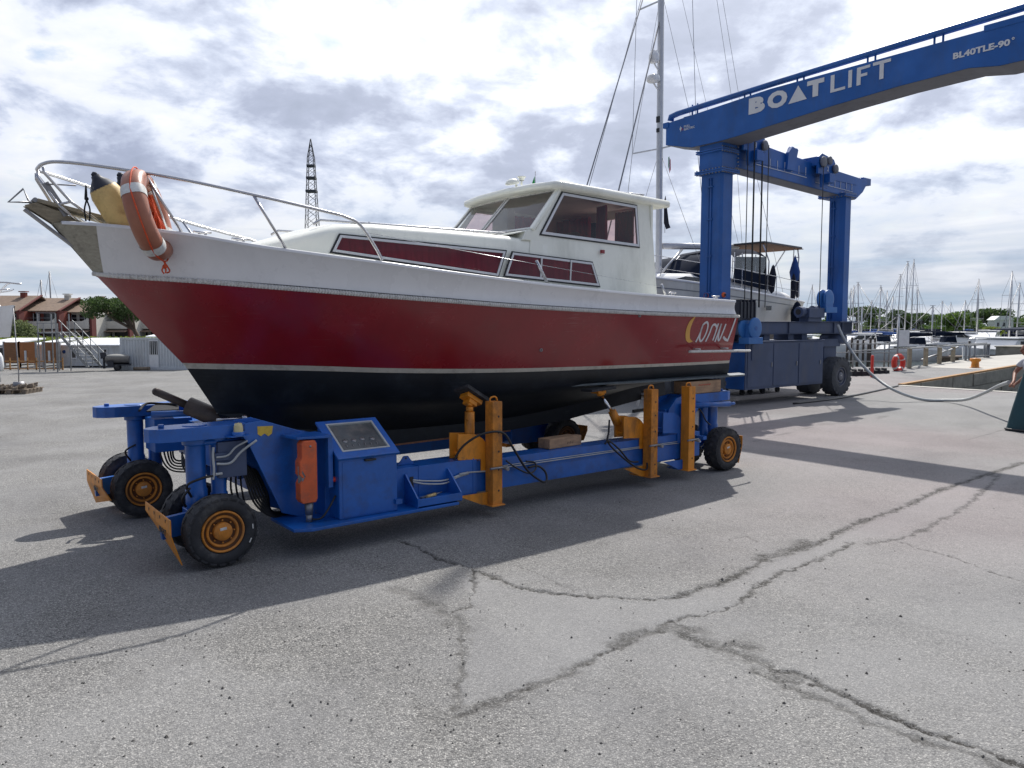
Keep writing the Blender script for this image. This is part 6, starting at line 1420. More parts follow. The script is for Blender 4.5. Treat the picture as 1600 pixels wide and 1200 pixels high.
# ================================================================ foliage
def leaves(b, blobs, n, size, rnd, flat=.5):
    tot = sum(r[0] * r[1] * r[2] for _, r in blobs)
    for c, r in blobs:
        for _ in range(int(n * r[0] * r[1] * r[2] / tot)):
            d = Vector((rnd.gauss(0, 1), rnd.gauss(0, 1), rnd.gauss(0, 1))).normalized(); k = rnd.random() ** .38
            p = Vector((c[0] + d.x * r[0] * k, c[1] + d.y * r[1] * k, c[2] + d.z * r[2] * k))
            a = Vector((rnd.gauss(0, 1), rnd.gauss(0, 1), rnd.gauss(0, flat))).normalized(); t = a.orthogonal().normalized(); u = a.cross(t); s = size * rnd.uniform(.5, 1.3)
            an = rnd.random() * 6.28; t, u = t * math.cos(an) + u * math.sin(an), u * math.cos(an) - t * math.sin(an)
            b.add([p - t * s, p - u * s * .6, p + t * s, p + u * s * .6], [(0, 1, 2, 3)])
def tree(label, base, h, w, m, n, size, seed, form='round', cat='tree', group=None, lean=(0, 0), name='tree'):
    rnd = random.Random(seed); t = thing(name, label, cat, base, 0, group); blobs = []
    if form == 'pine':      # umbrella crown of flat lobes
        for k in range(11):
            a = rnd.random() * 6.28; q = rnd.random() ** .5 * w * .36; blobs.append(((lean[0] + q * math.cos(a), lean[1] + q * math.sin(a), h * rnd.uniform(.58, .86) - q * .12), (w * rnd.uniform(.15, .26), w * rnd.uniform(.15, .26), h * rnd.uniform(.09, .15))))
    else:
        for k in range(14):
            a = rnd.random() * 6.28; zz = rnd.uniform(.18, .84); q = w * .34 * math.sin(math.pi * min(1, zz * .95 + .12)) * rnd.uniform(.3, 1); r = w * rnd.uniform(.14, .24)
            blobs.append(((lean[0] * zz + q * math.cos(a), q * math.sin(a), h * zz), (r, r, min(h * .16, r * .9))))
    b = MB(); leaves(b, blobs, n, size, rnd); b.build('crown', m, t, fix=False)
    b = MB(); b.tube([(0, 0, -.3), (lean[0] * .4, 0, h * .3), (lean[0] * .9, lean[1] * .9, h * .62)], [w * .035, w * .028, w * .015], 7)
    for c, r in blobs[:7]: b.tube([(lean[0] * .4, lean[1] * .4, h * .3), ((c[0] + lean[0] * .4) / 2, (c[1] + lean[1] * .4) / 2, h * .48), c], [w * .018, w * .012, w * .005], 5)
    b.build('trunk', 'bark', t); return t
MP = 1 / 1200.0
def zat(y, Y): return 1.8 + (508 - y) * MP * Y
tr_list = [(1338, 476, 62, 205, 'leaf_dark', 'pine', 'dark rounded pine just right of the far leg of the blue lift'),
 (1372, 492, 46, 212, 'leaf_mid', 'round', 'mid green tree second from the lift on the far shore'),
 (1405, 483, 52, 208, 'leaf_dark', 'round', 'dark green tree behind the tallest pair of masts'),
 (1432, 488, 46, 214, 'leaf_dark', 'pine', 'dark flat crowned pine right of the tallest pair of masts'),
 (1462, 490, 46, 200, 'leaf_dark', 'pine', 'dark pine beside the lone mast on the far shore'),
 (1490, 487, 60, 186, 'leaf_mid', 'round', 'bright green broad tree in the middle of the far shore'),
 (1515, 484, 54, 206, 'leaf_dark', 'pine', 'dark umbrella pine, left of the two behind the light yellow green tree'),
 (1552, 481, 60, 204, 'leaf_dark', 'pine', 'dark umbrella pine, right of the two behind the light yellow green tree'),
 (1545, 511, 44, 166, 'leaf_light', 'round', 'light yellow green low tree standing on the far bank'),
 (1583, 494, 44, 196, 'leaf_mid', 'round', 'green tree at the right edge of the photograph beyond the masts'),
 (1615, 488, 50, 204, 'leaf_dark', 'round', 'dark tree cut by the right edge of the photograph'),
 (1388, 512, 40, 176, 'leaf_grey', 'round', 'low grey green tree in front of the dark wood'),
 (1424, 513, 40, 175, 'leaf_grey', 'round', 'low grey green tree below the dark flat crowned pine'),
 (1300, 490, 50, 214, 'leaf_dark', 'round', 'dark tree seen behind the far leg of the blue lift'),
 (1262, 493, 50, 216, 'leaf_mid', 'round', 'mid green tree seen between the yacht stern and the lift leg')]
for i, (px, yt, wpx, Y, m, form, lab) in enumerate(tr_list):
    zt_ = zat(yt, Y); base = at(px, 508, Y); base.z = -1.1; h = zt_ + 1.1; w = wpx * MP * Y
    tree(lab, base, h * (1.07 if form == 'pine' else 1.02), w * (1.25 if form == 'pine' else 1.35), m, 3300, .34 if Y > 180 else .28, 100 + i, form)
rnd = random.Random(77)
b = MB(); bl = []
for k in range(90):
    px = 1150 + k * 6.0; Y = rnd.uniform(222, 236); q = at(px, 508, Y); bl.append(((q.x, q.y, rnd.uniform(-.3, 1.2)), (3.5, 2.5, rnd.uniform(1.0, 1.9))))
for k in range(70):
    q = at(180 + k * 14, 508, rnd.uniform(215, 235)); bl.append(((q.x, q.y, rnd.uniform(-.3, 1.6)), (4.5, 2.5, rnd.uniform(1.2, 2.6))))
leaves(b, bl, 26000, .45, rnd); o = b.build('distant_wood', 'leaf_dark', fix=False); o['kind'] = 'stuff'; o['label'] = 'continuous dark wood closing the far side of the marina'; o['category'] = 'wood'
b = MB(); bl = []
for k in range(60):
    px = 1180 + k * 8; Y = rnd.uniform(158, 168); q = at(px, 508, Y); bl.append(((q.x, q.y, -.6), (2.2, 1.2, rnd.uniform(.4, 1.0))))
leaves(b, bl, 6000, .22, rnd); o = b.build('bank_growth', 'leaf_light', fix=False); o['kind'] = 'stuff'; o['label'] = 'bright green low growth along the far bank'; o['category'] = 'ground cover'
# white house among the trees on the far shore
t = thing('white_house', 'small white house half hidden between the far trees at the right', 'house', at(1564, 508, 184) * 1.0, 0); t.location.z = .6; t.scale = (.55, .55, .75)
b = MB(); b.box(-4, 4, -2, 3, 0, 3.2); b.build('wall', 'white_paint', t); b = MB(); b.prism([(-4.4, 3.2), (4.4, 3.2), (2.2, 4.5), (-2.2, 4.5)], -2.3, 3.3, 'y'); b.build('roof', 'roof_white', t)
for x in (-2.5, 0, 2.5): b = MB(); b.box(x - .5, x + .5, -2.03, -2.0, 1.2, 2.4); b.build('window', 'window_dark', t)

# ================================================================ marina
def sailboat(label, px, ytop, Y, L=9.5, rot=0.0, hullc='yacht_white', boom='navy_canvas', rake=0.0, bim=None, group='sailing boats moored in the marina'):
    q = at(px, 508, Y); q.z = WZ; H = zat(ytop, Y) - WZ
    t = thing('moored_sailboat', label, 'sailing boat', q, rot, group)
    w = L * .16; b = MB(); hs_ = [(-L * .5, .03, 1.25), (-L * .4, w * .45, 1.15), (-L * .2, w * .85, 1.05), (L * .05, w, .98), (L * .3, w * .9, .95), (L * .47, w * .72, .97)]
    rows = [[(x, v, z) for x, v, z in cr(hs_, 4)], [(x * .97, v * .95, z * .45) for x, v, z in cr(hs_, 4)], [(x * .90, v * .7, -.12) for x, v, z in cr(hs_, 4)]]
    for sg in (-1, 1): b.grid([[(p[0], sg * p[1], p[2]) for p in r] for r in rows])
    for r1, r2 in zip(rows[:-1], rows[1:]): p, s_ = r1[-1], r2[-1]; b.add([(p[0], -p[1], p[2]), (p[0], p[1], p[2]), (s_[0], s_[1], s_[2]), (s_[0], -s_[1], s_[2])], [(0, 1, 2, 3)])
    b.build('hull', hullc, t)
    b = MB(); b.grid([[(p[0], -p[1], p[2]) for p in rows[0]], [(p[0], p[1], p[2] + .01) for p in rows[0]]])
    b.prism([(-L * .25, 1.0), (-L * .18, 1.4), (L * .12, 1.55), (L * .16, 1.3), (L * .4, 1.15), (L * .42, .95)], -w * .6, w * .6, 'y'); b.build('deck', 'yacht_white', t, .05)
    b = MB(); 
    for sg in (-1, 1): b.box(-L * .15, L * .1, min(sg * w * .6, sg * w * .62), max(sg * w * .6, sg * w * .62), 1.15, 1.32)
    b.build('cabin_window', 'window_dark', t)
    b = MB(); b.tube([(-.04 * L, 0, 1.4), (-.04 * L + rake * H, 0, H)], [.10, .075], 8); 
    for f in (.42, .70): b.beam((-.04 * L + rake * H * f, -w * .55, H * f), (-.04 * L + rake * H * f, w * .55, H * f), .05)
    b.box(-.04 * L + rake * H - .3, -.04 * L + rake * H + .25, -.02, .02, H, H + .05); b.build('mast', 'alu', t)
    b = MB(); top = (-.04 * L + rake * H, 0, H - .05)
    b.tube([(-L * .49, 0, 1.3), top], .035, 5); b.tube([(L * .46, 0, 1.1), top], .018, 4)
    for sg in (-1, 1): b.tube([(-.02 * L, sg * w * .92, 1.0), (-.04 * L + rake * H * .42, sg * w * .55, H * .42), (-.04 * L + rake * H * .7, sg * w * .52, H * .7), top], .016, 4)
    b.build('rigging', 'dull_steel', t)
    b = MB(); b.tube([(-.03 * L, 0, 2.35), (L * .12, 0, 2.42), (L * .33, 0, 2.40)], [.24, .22, .13], 8); b.build('boom', boom, t)
    b = MB(); b.prism([(L * .08, 1.4), (L * .10, 2.1), (L * .2, 2.15), (L * .22, 1.45)], -w * .55, w * .55, 'y')
    if bim: b.box(L * .26, L * .42, -w * .6, w * .6, 2.65, 2.75)
    b.build('spray_hood', bim or 'navy_canvas', t, .06)
    b = MB()
    for sg in (-1, 1): b.tube([(p[0], sg * p[1] * .97, p[2] + .55) for p in rows[0][2:]], .02, 4)
    for k in range(2, len(rows[0]), 4):
        p = rows[0][k]
        for sg in (-1, 1): b.cyl((p[0], sg * p[1] * .97, p[2]), (p[0], sg * p[1] * .97, p[2] + .55), .015, n=5)
    b.build('guard_rail', 'steel', t); return t
sb = [(1327, 452, 118, 1.4, 'navy_canvas', .0, 'white sailing boat whose mast stands closest to the far leg of the blue lift'),
 (1333, 447, 128, 1.0, 'grey_canvas', 0, 'white sailing boat, second mast right of the far leg of the blue lift'),
 (1338, 442, 96, 2.0, 'blue_canvas', .05, 'white sailing boat with the tall leaning mast third from the lift leg'),
 (1362, 470, 130, .6, 'blue_canvas', .03, 'small white sailing boat with the short mast before the bright blue boom cover'),
 (1371, 447, 132, 1.9, 'navy_canvas', 0, 'white sailing boat with the left mast of a close group of three'),
 (1375, 450, 126, .4, 'grey_canvas', .04, 'white sailing boat with the middle mast of a close group of three'),
 (1384, 455, 136, 1.2, 'navy_canvas', 0, 'white sailing boat with the right mast of a close group of three'),
 (1395, 463, 140, .9, 'blue_canvas', 0, 'white sailing boat with the lower mast left of the tallest masts'),
 (1406, 430, 112, .15, 'navy_canvas', .02, 'white sailing boat with the mast just left of the tallest pair'),
 (1418, 410, 104, .25, 'grey_canvas', .01, 'white sailing boat with the left mast of the tallest pair'),
 (1425, 407, 122, .8, 'navy_canvas', .01, 'white sailing boat with the right and tallest mast of the tallest pair'),
 (1431, 450, 138, 1.3, 'blue_canvas', 0, 'white sailing boat with the short mast right of the tallest pair'),
 (1467, 471, 134, 2.0, 'navy_canvas', 0, 'white sailing boat with the lone mast before the bright green tree'),
 (1486, 473, 190, .5, 'navy_canvas', 0, 'very distant sailing boat showing only its mast top over the wood'),
 (1508, 470, 130, .7, 'blue_canvas', .02, 'white sailing boat with a blue wrapped stay left of the paired masts'),
 (1526, 437, 116, 1.1, 'navy_canvas', .01, 'white sailing boat with the left and taller of the paired masts'),
 (1529, 445, 124, .3, 'grey_canvas', .0, 'white sailing boat with the right and shorter of the paired masts'),
 (1578, 425, 100, .9, 'navy_canvas', .02, 'white sailing boat with the tall dark mast near the right edge'),
 (1592, 443, 96, .5, 'grey_canvas', .02, 'white sailing boat with the mast at the very right edge of the photo'),
 (1600, 460, 110, 1.6, 'navy_canvas', 0, 'white sailing boat cut by the right edge of the photo'),
 (1266, 446, 120, 1.6, 'navy_canvas', 0, 'white sailing boat with its mast between the yacht stern and the lift leg'),
 (1240, 470, 140, .6, 'blue_canvas', 0, 'white sailing boat low behind the stern of the standing yacht'),
 (1352, 480, 84, .2, 'blue_canvas', 0, 'white boat with short mast moored near the wooden piles')]
for i, (px, yt, Y, rot, bm2, rake, lab) in enumerate(sb):
    sailboat(lab, px, yt, Y, 9.2 + (i * 37 % 5) * .6, rot, boom=bm2, rake=rake, bim='navy_canvas' if i % 3 == 0 else None)
# the long white sailing boat lying broadside with navy covers
t = sailboat('long white sailing boat lying broadside with navy cockpit covers behind the red life ring', 1410, 492, 72, 9.0, .12, hullc='white_paint', bim='navy_canvas', group=None)
t = sailboat('white sailing boat with navy hood lying broadside right of the sign board', 1462, 478, 80, 8.6, -.1, bim='navy_canvas', group=None)
def motorboat(label, px, Y, L, rot, H=1.5, m='yacht_white', name='moored_motorboat', z=None):
    q = at(px, 508, Y); q.z = WZ if z is None else z; t = thing(name, label, 'motorboat', q, rot)
    w = L * .17; hs_ = [(-L * .5, .03, 1.5), (-L * .38, w * .6, 1.38), (-L * .1, w, 1.25), (L * .25, w, 1.15), (L * .5, w * .92, 1.1)]
    c = cr(hs_, 4); rows = [[(p.x, p.y, p.z * H / 1.4) for p in c], [(p.x * .97, p.y * .9, .45) for p in c], [(p.x * .9, p.y * .6, -.2) for p in c]]
    b = MB()
    for sg in (-1, 1): b.grid([[(p[0], sg * p[1], p[2]) for p in r] for r in rows])
    for r1, r2 in zip(rows[:-1], rows[1:]): p, s_ = r1[-1], r2[-1]; b.add([(p[0], -p[1], p[2]), (p[0], p[1], p[2]), (s_[0], s_[1], s_[2]), (s_[0], -s_[1], s_[2])], [(0, 1, 2, 3)])
    b.grid([[(p[0], -p[1], p[2] - .02) for p in rows[0]], [(p[0], p[1], p[2] - .02) for p in rows[0]]]); b.build('hull', m, t)
    b = MB(); b.prism([(-L * .33, H * .9), (-L * .22, H + .45), (-L * .05, H + .95), (L * .28, H + .95), (L * .32, H * .9)], -w * .75, w * .75, 'y'); b.box(-L * .10, L * .40, -w * .8, w * .8, H + .95, H + 1.05); b.build('cabin', m, t, .06)
    b = MB()
    for sg in (-1, 1): b.prism([(-L * .17, H + .42), (-L * .06, H + .82), (L * .05, H + .82), (L * .05, H + .42)], sg * w * .75 - .01, sg * w * .75 + .01, 'y'); b.prism([(L * .07, H + .42), (L * .07, H + .82), (L * .26, H + .82), (L * .27, H + .42)], sg * w * .75 - .01, sg * w * .75 + .01, 'y')
    b.build('window', 'window_dark', t)
    b = MB()
    for sg in (-1, 1): b.tube([(p[0], sg * p[1] * .95, p[2] + .5) for p in rows[0][1:12]], .02, 4)
    b.build('bow_rail', 'steel', t); return t
motorboat('small white motorboat moored beside the wooden piles near the lift wheel', 1338, 74, 6, .3); motorboat('white cabin boat with dark windows moored left of the catamaran', 1510, 86, 7.5, 2.0)
motorboat('low white motorboat between the broadside sailing boats', 1440, 90, 7, 1.2); motorboat('white motorboat seen through the gap above the grey lift housing', 1228, 62, 7, .4); motorboat('white cabin boat seen left through the gap above the lift housing', 1180, 80, 8, 1.0)
motorboat('white motorboat with tall cabin moored behind the paired masts', 1545, 112, 9, .9)
# catamaran houseboat at the right
q = at(1588, 508, 60); q.z = WZ; t = thing('catamaran', 'broad white catamaran with a long row of dark windows at the right edge', 'catamaran', q, .10)
b = MB()
for sg in (-1, 1):
    c = cr([(-3.0, .05, 1.55), (-2.6, .5, 1.5), (-1.4, .75, 1.45), (2, .8, 1.4), (5, .7, 1.35)], 5); yc = sg * 1.9
    rows = [[(p.x, yc - p.y, p.z) for p in c], [(p.x * .98, yc - p.y * .9, .5) for p in c], [(p.x * .95, yc - p.y * .45, -.2) for p in c], [(p.x * .95, yc + p.y * .45, -.2) for p in c], [(p.x * .98, yc + p.y * .9, .5) for p in c], [(p.x, yc + p.y, p.z) for p in c]]
    b.grid(rows)
b.box(-1.6, 5, -2.3, 2.3, 1.0, 1.45); b.build('hull', 'yacht_white', t)
b = MB(); b.prism([(-2.1, 1.42), (-1.55, 2.2), (5, 2.25), (5, 1.42)], -2.2, 2.2, 'y'); b.box(-1.7, 5, -2.35, 2.35, 2.25, 2.36); b.build('cabin', 'yacht_white', t, .05)
for x0_, x1_ in ((-1.35, -.75), (-.6, 1.0), (1.5, 3.2)): b = MB(); b.box(x0_, x1_, -2.225, -2.2, 1.72, 2.08); b.build('window', 'window_dark', t)
b = MB()
for x in (-1.3, .4, 1.1): b.box(x, x + .28, -2.72, -2.66, 1.05, 1.15)
b.build('porthole', 'window_dark', t)
b = MB(); b.slab([(-1.0, -1.5, 2.9), (5, -1.5, 3.3), (5, 1.5, 3.3), (-1.0, 1.5, 2.9)], (0, 0, 1), .08); 
for x in (0, 3): b.cyl((x, -1.3, 2.3), (x, -1.3, 3.0), .04)
b.build('awning', 'navy_canvas', t)
# piles and pontoons
for i, (px, Y) in enumerate(((1325, 60), (1332, 66), (1341, 62), (1350, 70), (1358, 58), (1361, 66), (1368, 72), (1500, 88), (1516, 70), (1388, 96), (1450, 100), (1475, 84), (1303, 64))):
    q = at(px, 508, Y); q.z = 0; t = thing('mooring_pile', 'dark wooden pile standing in the water among the moored boats', 'pile', q, 0, 'mooring piles in the marina'); b = MB(); b.tube([(0, 0, -3), (0, 0, -1), (.02, .02, .35 + (i * 7 % 4) * .12)], [.11, .11, .10], 8); b.build('pole', 'pile', t); b = MB(); b.lathe([(.11, 0), (.07, .08), (.001, .10)], (.02, .02, .33 + (i * 7 % 4) * .12), (0, 0, 1), 8); b.build('pile_cap', 'dull_steel', t)
for i, (x0_, Y, L, lab) in enumerate(((1410, 98, 70, 'long low brown pontoon in front of the far row of boats'), (1300, 132, 110, 'farthest low brown pontoon before the wooded bank'), (1460, 72, 11, 'short brown pontoon beside the broadside sailing boats'))):
    q = at(x0_, 508, Y); q.z = WZ; t = thing('pontoon', lab, 'pontoon', q, .05); b = MB(); b.box(-L / 2, L / 2, -.8, .8, .25, .42)
    for k in range(int(L / 3)): b.box(-L / 2 + k * 3, -L / 2 + k * 3 + 1.6, -.6, .6, -.1, .25)
    b.build('walkway', 'pontoon', t)
    b = MB()
    for k in range(int(L / 6)): b.box(-L / 2 + k * 6, -L / 2 + k * 6 + .2, .5, .7, .42, 1.2)
    b.build('service_post', 'white_paint', t)
# ---------------------------------------------------------------- quay furniture on the right
def qp(px, py): return gp(px, py)
A0, A1 = Vector(LW(S_QUAY - .4, -40)), Vector(LW(S_QUAY - .4, T_PIER - 4.2))
t = thing('quay_fence', 'galvanised three-bar railing along the edge of the quay behind the lift wheel', 'railing', (0, 0, 0))
a_, c_ = gp(1318, 578), gp(1420, 578.5); 
b = MB()
for z in (.35, .7, 1.05): b.tube([a_ + Vector((-3, 0, z)), c_ + Vector((0, 0, z))], .022, 6)
b.build('rail', 'galv', t)
for px in (1300, 1332, 1381, 1388): p = gp(px, 578); b = MB(); b.cyl(p, p + Vector((0, 0, 1.1)), .03); b.build('post', 'galv', t)
t = thing('pier_railing', 'weathered railing with four stout brown posts along the sloping pier edge', 'railing', (0, 0, 0))
pts = [gp(1420, 583), gp(1445.5, 581), gp(1467, 579), gp(1488, 577)]
for p in pts: b = MB(); b.box(p.x - .065, p.x + .065, p.y - .065, p.y + .065, 0, .92); b.build('post', 'old_wood', t, .01)
b = MB(); b.beam(pts[0] + Vector((-2.2, .3, .80)), pts[-1] + Vector((.3, 0, .98)), .05); b.beam(pts[0] + Vector((0, 0, .92)), gp(1540, 571) + Vector((0, 0, 1.0)), .05)
b.beam(pts[1] + Vector((0, .3, .45)), gp(1500, 577) + Vector((0, .2, .9)), .06); b.build('rail', 'galv', t)
t = thing('pier_railing', 'grey metal guard of paired uprights farther out on the pier', 'railing', (0, 0, 0)); b = MB()
for px, py in ((1508, 576), (1514, 576), (1522, 575), (1537, 573), (1541, 573), (1544, 573)): p = gp(px, py); b.cyl(p, p + Vector((0, 0, .95)), .045, n=6)
b.build('upright', 'galv', t); b = MB(); b.beam(gp(1506, 576) + Vector((0, 0, .95)), gp(1545, 573) + Vector((0, 0, .98)), .06); b.beam(gp(1506, 576) + Vector((0, 0, .5)), gp(1545, 573) + Vector((0, 0, .5)), .04); b.build('rail', 'galv', t)
p = gp(1401, 585); t = thing('life_ring_stand', 'slim post with a white sign board above the red life ring on the quay', 'post', p); b = MB(); b.cyl((0, 0, 0), (0, 0, 1.75), .028); b.build('post', 'galv', t)
b = MB(); b.box(-.02, .40, -.02, .0, 1.05, 1.62); b.build('sign_board', 'white_paint', t)
lr = lifebuoy('red life ring hanging on its quay post before the water', p + Vector((0, -.10, .42)), (R(90), R(20), R(30)), 'red_plastic', .26, .08, tails=False)
p = gp(1362, 592); t = thing('red_post', 'short red and dark bollard post standing behind the lift wheel', 'post', p); b = MB(); b.lathe([(.05, 0), (.05, .75), (.03, .80), (.001, .80)], (0, 0, 0), (0, 0, 1), 12); b.build('shaft', 'red_plastic', t); b = MB(); b.lathe([(.10, 0), (.10, .03), (.001, .03)], (0, 0, 0), (0, 0, 1), 12); b.build('foot', 'dull_steel', t)
p = gp(1523, 584); t = thing('bollard', 'orange mooring bollard on the rusty pier edge', 'bollard', p + Vector((0, 0, .19))); b = MB(); b.lathe([(.20, 0), (.20, .04), (.14, .06), (.12, .24), (.19, .30), (.17, .38), (.001, .40)], (0, 0, 0), (0, 0, 1), 14); b.build('casting', 'orange_paint', t)
p = gp(1436, 583); t = thing('covered_dinghy', 'pale canvas covered mound lying on the pier beside the brown posts', 'dinghy', p); b = MB(); b.ball((0, 0, .03), .42, .35, .26, 14); b.build('cover', 'grey_canvas', t)
b = MB(); a_ = gp(1318, 577.5); c_ = gp(1478, 580.5); b.beam(a_ + Vector((-6, .2, .02)), c_ + Vector((0, .2, .02)), .5, .10); o = tag(b.build('fender_beam', 'red_wood'), 'reddish timber beam along the quay edge under the railing', 'timber beam')
for i, (px, py, lab) in enumerate(((1345, 590, 'black rubber fender block lying at the quay edge by the red post'), (1372, 588, 'black rubber fender block lying left of the life ring stand'))):
    p = gp(px, py); t = thing('fender_block', lab, 'fender block', p); b = MB(); b.box(-.35, .35, -.12, .12, 0, .22); 
    for k in range(3): b.box(-.28 + k * .22, -.2 + k * .22, -.15, .15, .0, .30)
    b.build('rubber_block', 'rubber', t, .02)
# white fender cylinder and rubble in the slip
p = Vector(LW(S_SLIP + 3.2, -2.6)); t = thing('white_buoy', 'white cylindrical fender hanging in the slip below the orange edge', 'fender', (p.x, p.y, -.85)); b = MB(); b.lathe([(.001, -.1), (.22, 0), (.25, .2), (.25, .75), (.20, .9), (.001, .95)], (0, 0, 0), (0, 0, 1), 16); b.build('body', 'grey_canvas', t); b = MB(); b.tube([(0, 0, .93), (.1, .3, 1.3)], .012, 5); b.build('lanyard', 'rope_black', t)
p = at(1592, 564, 37); t = thing('concrete_block', 'brown grey concrete block at the outer end of the pier', 'concrete block', (p.x, p.y, 0), ANG); b = MB(); b.box(-.1, 4, -1, 1, 0, .72); b.box(-.14, 4.05, -1.05, 1.05, .72, .78); b.build('block', 'concrete_wall', t, .02); b = MB(); b.box(-2.2, -.12, -.6, .6, 0, .16); b.build('low_wall', 'concrete_wall', t, .02)
# ---------------------------------------------------------------- hose, man, teal cover
hp = [(1309, 508, 19.6), (1318, 528, 19.4), (1340, 562, 19.0), (1368, 590, 18.6), (1400, 611, 18.0), (1440, 624, 18.0), (1478, 628, 17.9), (1510, 624, 17.0), (1540, 613, 15.6), (1560, 603, 14.8), (1577, 597, 14.15)]
HP = [at(*q) for q in hp]
for v in HP: v.z = max(v.z, .045)
b = MB(); b.tube(cr(HP, 8), .034, 8); tag(b.build('water_hose', 'hose_grey'), 'thick pale hose sagging from the lift to the hands of the man at the right', 'hose')

pp = thing('person', 'man in a white t-shirt and dark trousers leaning forward and pulling the pale hose', 'person', gp(1619, 661), 0); pp.scale = (.90, .90, .90)
def person():
    # man facing left (-x), leaning, arms reaching to the hose; feet at z = 0
    J = {'pel': (0, 0, .86, .135), 'wai': (-.05, 0, 1.00, .125), 'che': (-.14, 0, 1.16, .145), 'nek': (-.20, 0, 1.345, .062), 'hd0': (-.235, 0, 1.41, .060)}
    me = bpy.data.meshes.new('body'); vs = []; ed = []; rd = []
    def v(p, r): vs.append(p[:3]); rd.append(r); return len(vs) - 1
    pel = v((0, 0, .84), .125); wai = v((-.05, 0, .98), .115); che = v((-.13, 0, 1.14), .135); upp = v((-.17, 0, 1.26), .11); nek = v((-.205, 0, 1.34), .055); hd = v((-.235, 0, 1.40), .06)
    ed += [(pel, wai), (wai, che), (che, upp), (upp, nek), (nek, hd)]
    for sg in (-1, 1):
        hip = v((.0, sg * .09, .80), .10); kn = v((-.14 if sg < 0 else .04, sg * .12, .45), .062); an = v((-.03 if sg < 0 else .20, sg * .12, .09), .042); to = v((-.17 if sg < 0 else .06, sg * .13, .03), .035)
        ed += [(pel, hip), (hip, kn), (kn, an), (an, to)]
        sh = v((-.17, sg * .17, 1.26), .062); el = v((-.34, sg * .22, 1.05 if sg < 0 else 1.02), .045); wr = v((-.50, sg * .08 - .08, .86), .030); pa = v((-.55, sg * .05 - .09, .82), .030)
        ed += [(upp, sh), (sh, el), (el, wr), (wr, pa)]
        for k in range(4):
            f1 = v((-.59, sg * .05 - .09 + sg * .018 * (k - 1.5), .80 - .006 * k), .0115); f2 = v((-.605, sg * .05 - .09 + sg * .018 * (k - 1.5), .765 - .004 * k), .010); f3 = v((-.58, sg * .05 - .09 + sg * .016 * (k - 1.5), .742), .009)
            ed += [(pa, f1), (f1, f2), (f2, f3)]
        th = v((-.55, sg * .05 - .09 - sg * .035, .79), .012); th2 = v((-.575, sg * .05 - .09 - sg * .04, .76), .010); ed += [(pa, th), (th, th2)]
    me.from_pydata(vs, ed, []); o = bpy.data.objects.new('body', me); col.objects.link(o); o.parent = pp
    m = o.modifiers.new('skin', 'SKIN'); m.use_smooth_shade = True
    for i, r in enumerate(rd): me.skin_vertices[0].data[i].radius = (r, r)
    me.skin_vertices[0].data[0].use_root = True
    s2 = o.modifiers.new('sub', 'SUBSURF'); s2.levels = 1; s2.render_levels = 2
    me.materials.append(MT['skin_tan'])
    # head with face
    b = MB(); rows = []
    c = Vector((-.275, 0, 1.50))
    for i in range(13):
        t = math.pi * (i + .01) / 12.02; row = []
        for k in range(20):
            p = 2 * math.pi * k / 20; x, y, z = math.sin(t) * math.cos(p), math.sin(t) * math.sin(p), math.cos(t)
            rx = .098; rz = .122
            if z < 0: rx *= (1 + .28 * z); 
            fx = 1.0 + (.10 if (x < -.75 and -.35 < z < .05 and abs(y) < .25) else 0)
            row.append((c.x + x * rx * fx + (-.022 if z < -.3 and x < 0 else 0), c.y + y * (.076 + .01 * z), c.z + z * rz))
        rows.append(row)
    b.grid(rows, True, True); b.build('head', 'skin_tan', pp)
    b = MB(); b.ball((c.x - .112, 0, c.z - .018), .018, .014, .026, 10)
    for sg in (-1, 1): b.ball((c.x + .005, sg * .078, c.z - .01), .016, .010, .030, 8)
    b.build('nose_and_ears', 'skin_tan', pp)
    b = MB()
    for sg in (-1, 1): b.ball((c.x - .088, sg * .030, c.z + .012), .010, .012, .008, 8)
    b.box(c.x - .100, c.x - .085, -.022, .022, c.z - .068, c.z - .060); b.build('eyes_and_mouth', 'hair', pp)
    b = MB(); b.ball((c.x + .014, 0, c.z + .028), .098, .083, .108, 16); b.build('hair', 'hair', pp)
    # t-shirt and trousers follow the body
    def ringsheet(name, m, secs, n=20):
        b = MB(); rows = []
        for (cx, cy, cz), (rx, ry), ax in secs:
            ax = Vector(ax).normalized(); t = Vector((0, 1, 0)); t = (t - ax * t.dot(ax)).normalized(); u = ax.cross(t)
            rows.append([Vector((cx, cy, cz)) + t * ry * math.cos(2 * math.pi * k / n) + u * rx * math.sin(2 * math.pi * k / n) for k in range(n)])
        b.grid(rows, True, True); return b.build(name, m, pp)
    ringsheet('t_shirt', 'shirt', [((.02, 0, .80), (.150, .185), (-.1, 0, 1)), ((-.02, 0, .90), (.142, .18), (-.3, 0, 1)), ((-.07, 0, 1.02), (.140, .18), (-.4, 0, 1)), ((-.13, 0, 1.15), (.155, .20), (-.4, 0, 1)), ((-.165, 0, 1.25), (.13, .195), (-.35, 0, 1)), ((-.19, 0, 1.31), (.085, .12), (-.35, 0, 1)), ((-.203, 0, 1.335), (.062, .068), (-.35, 0, 1))])
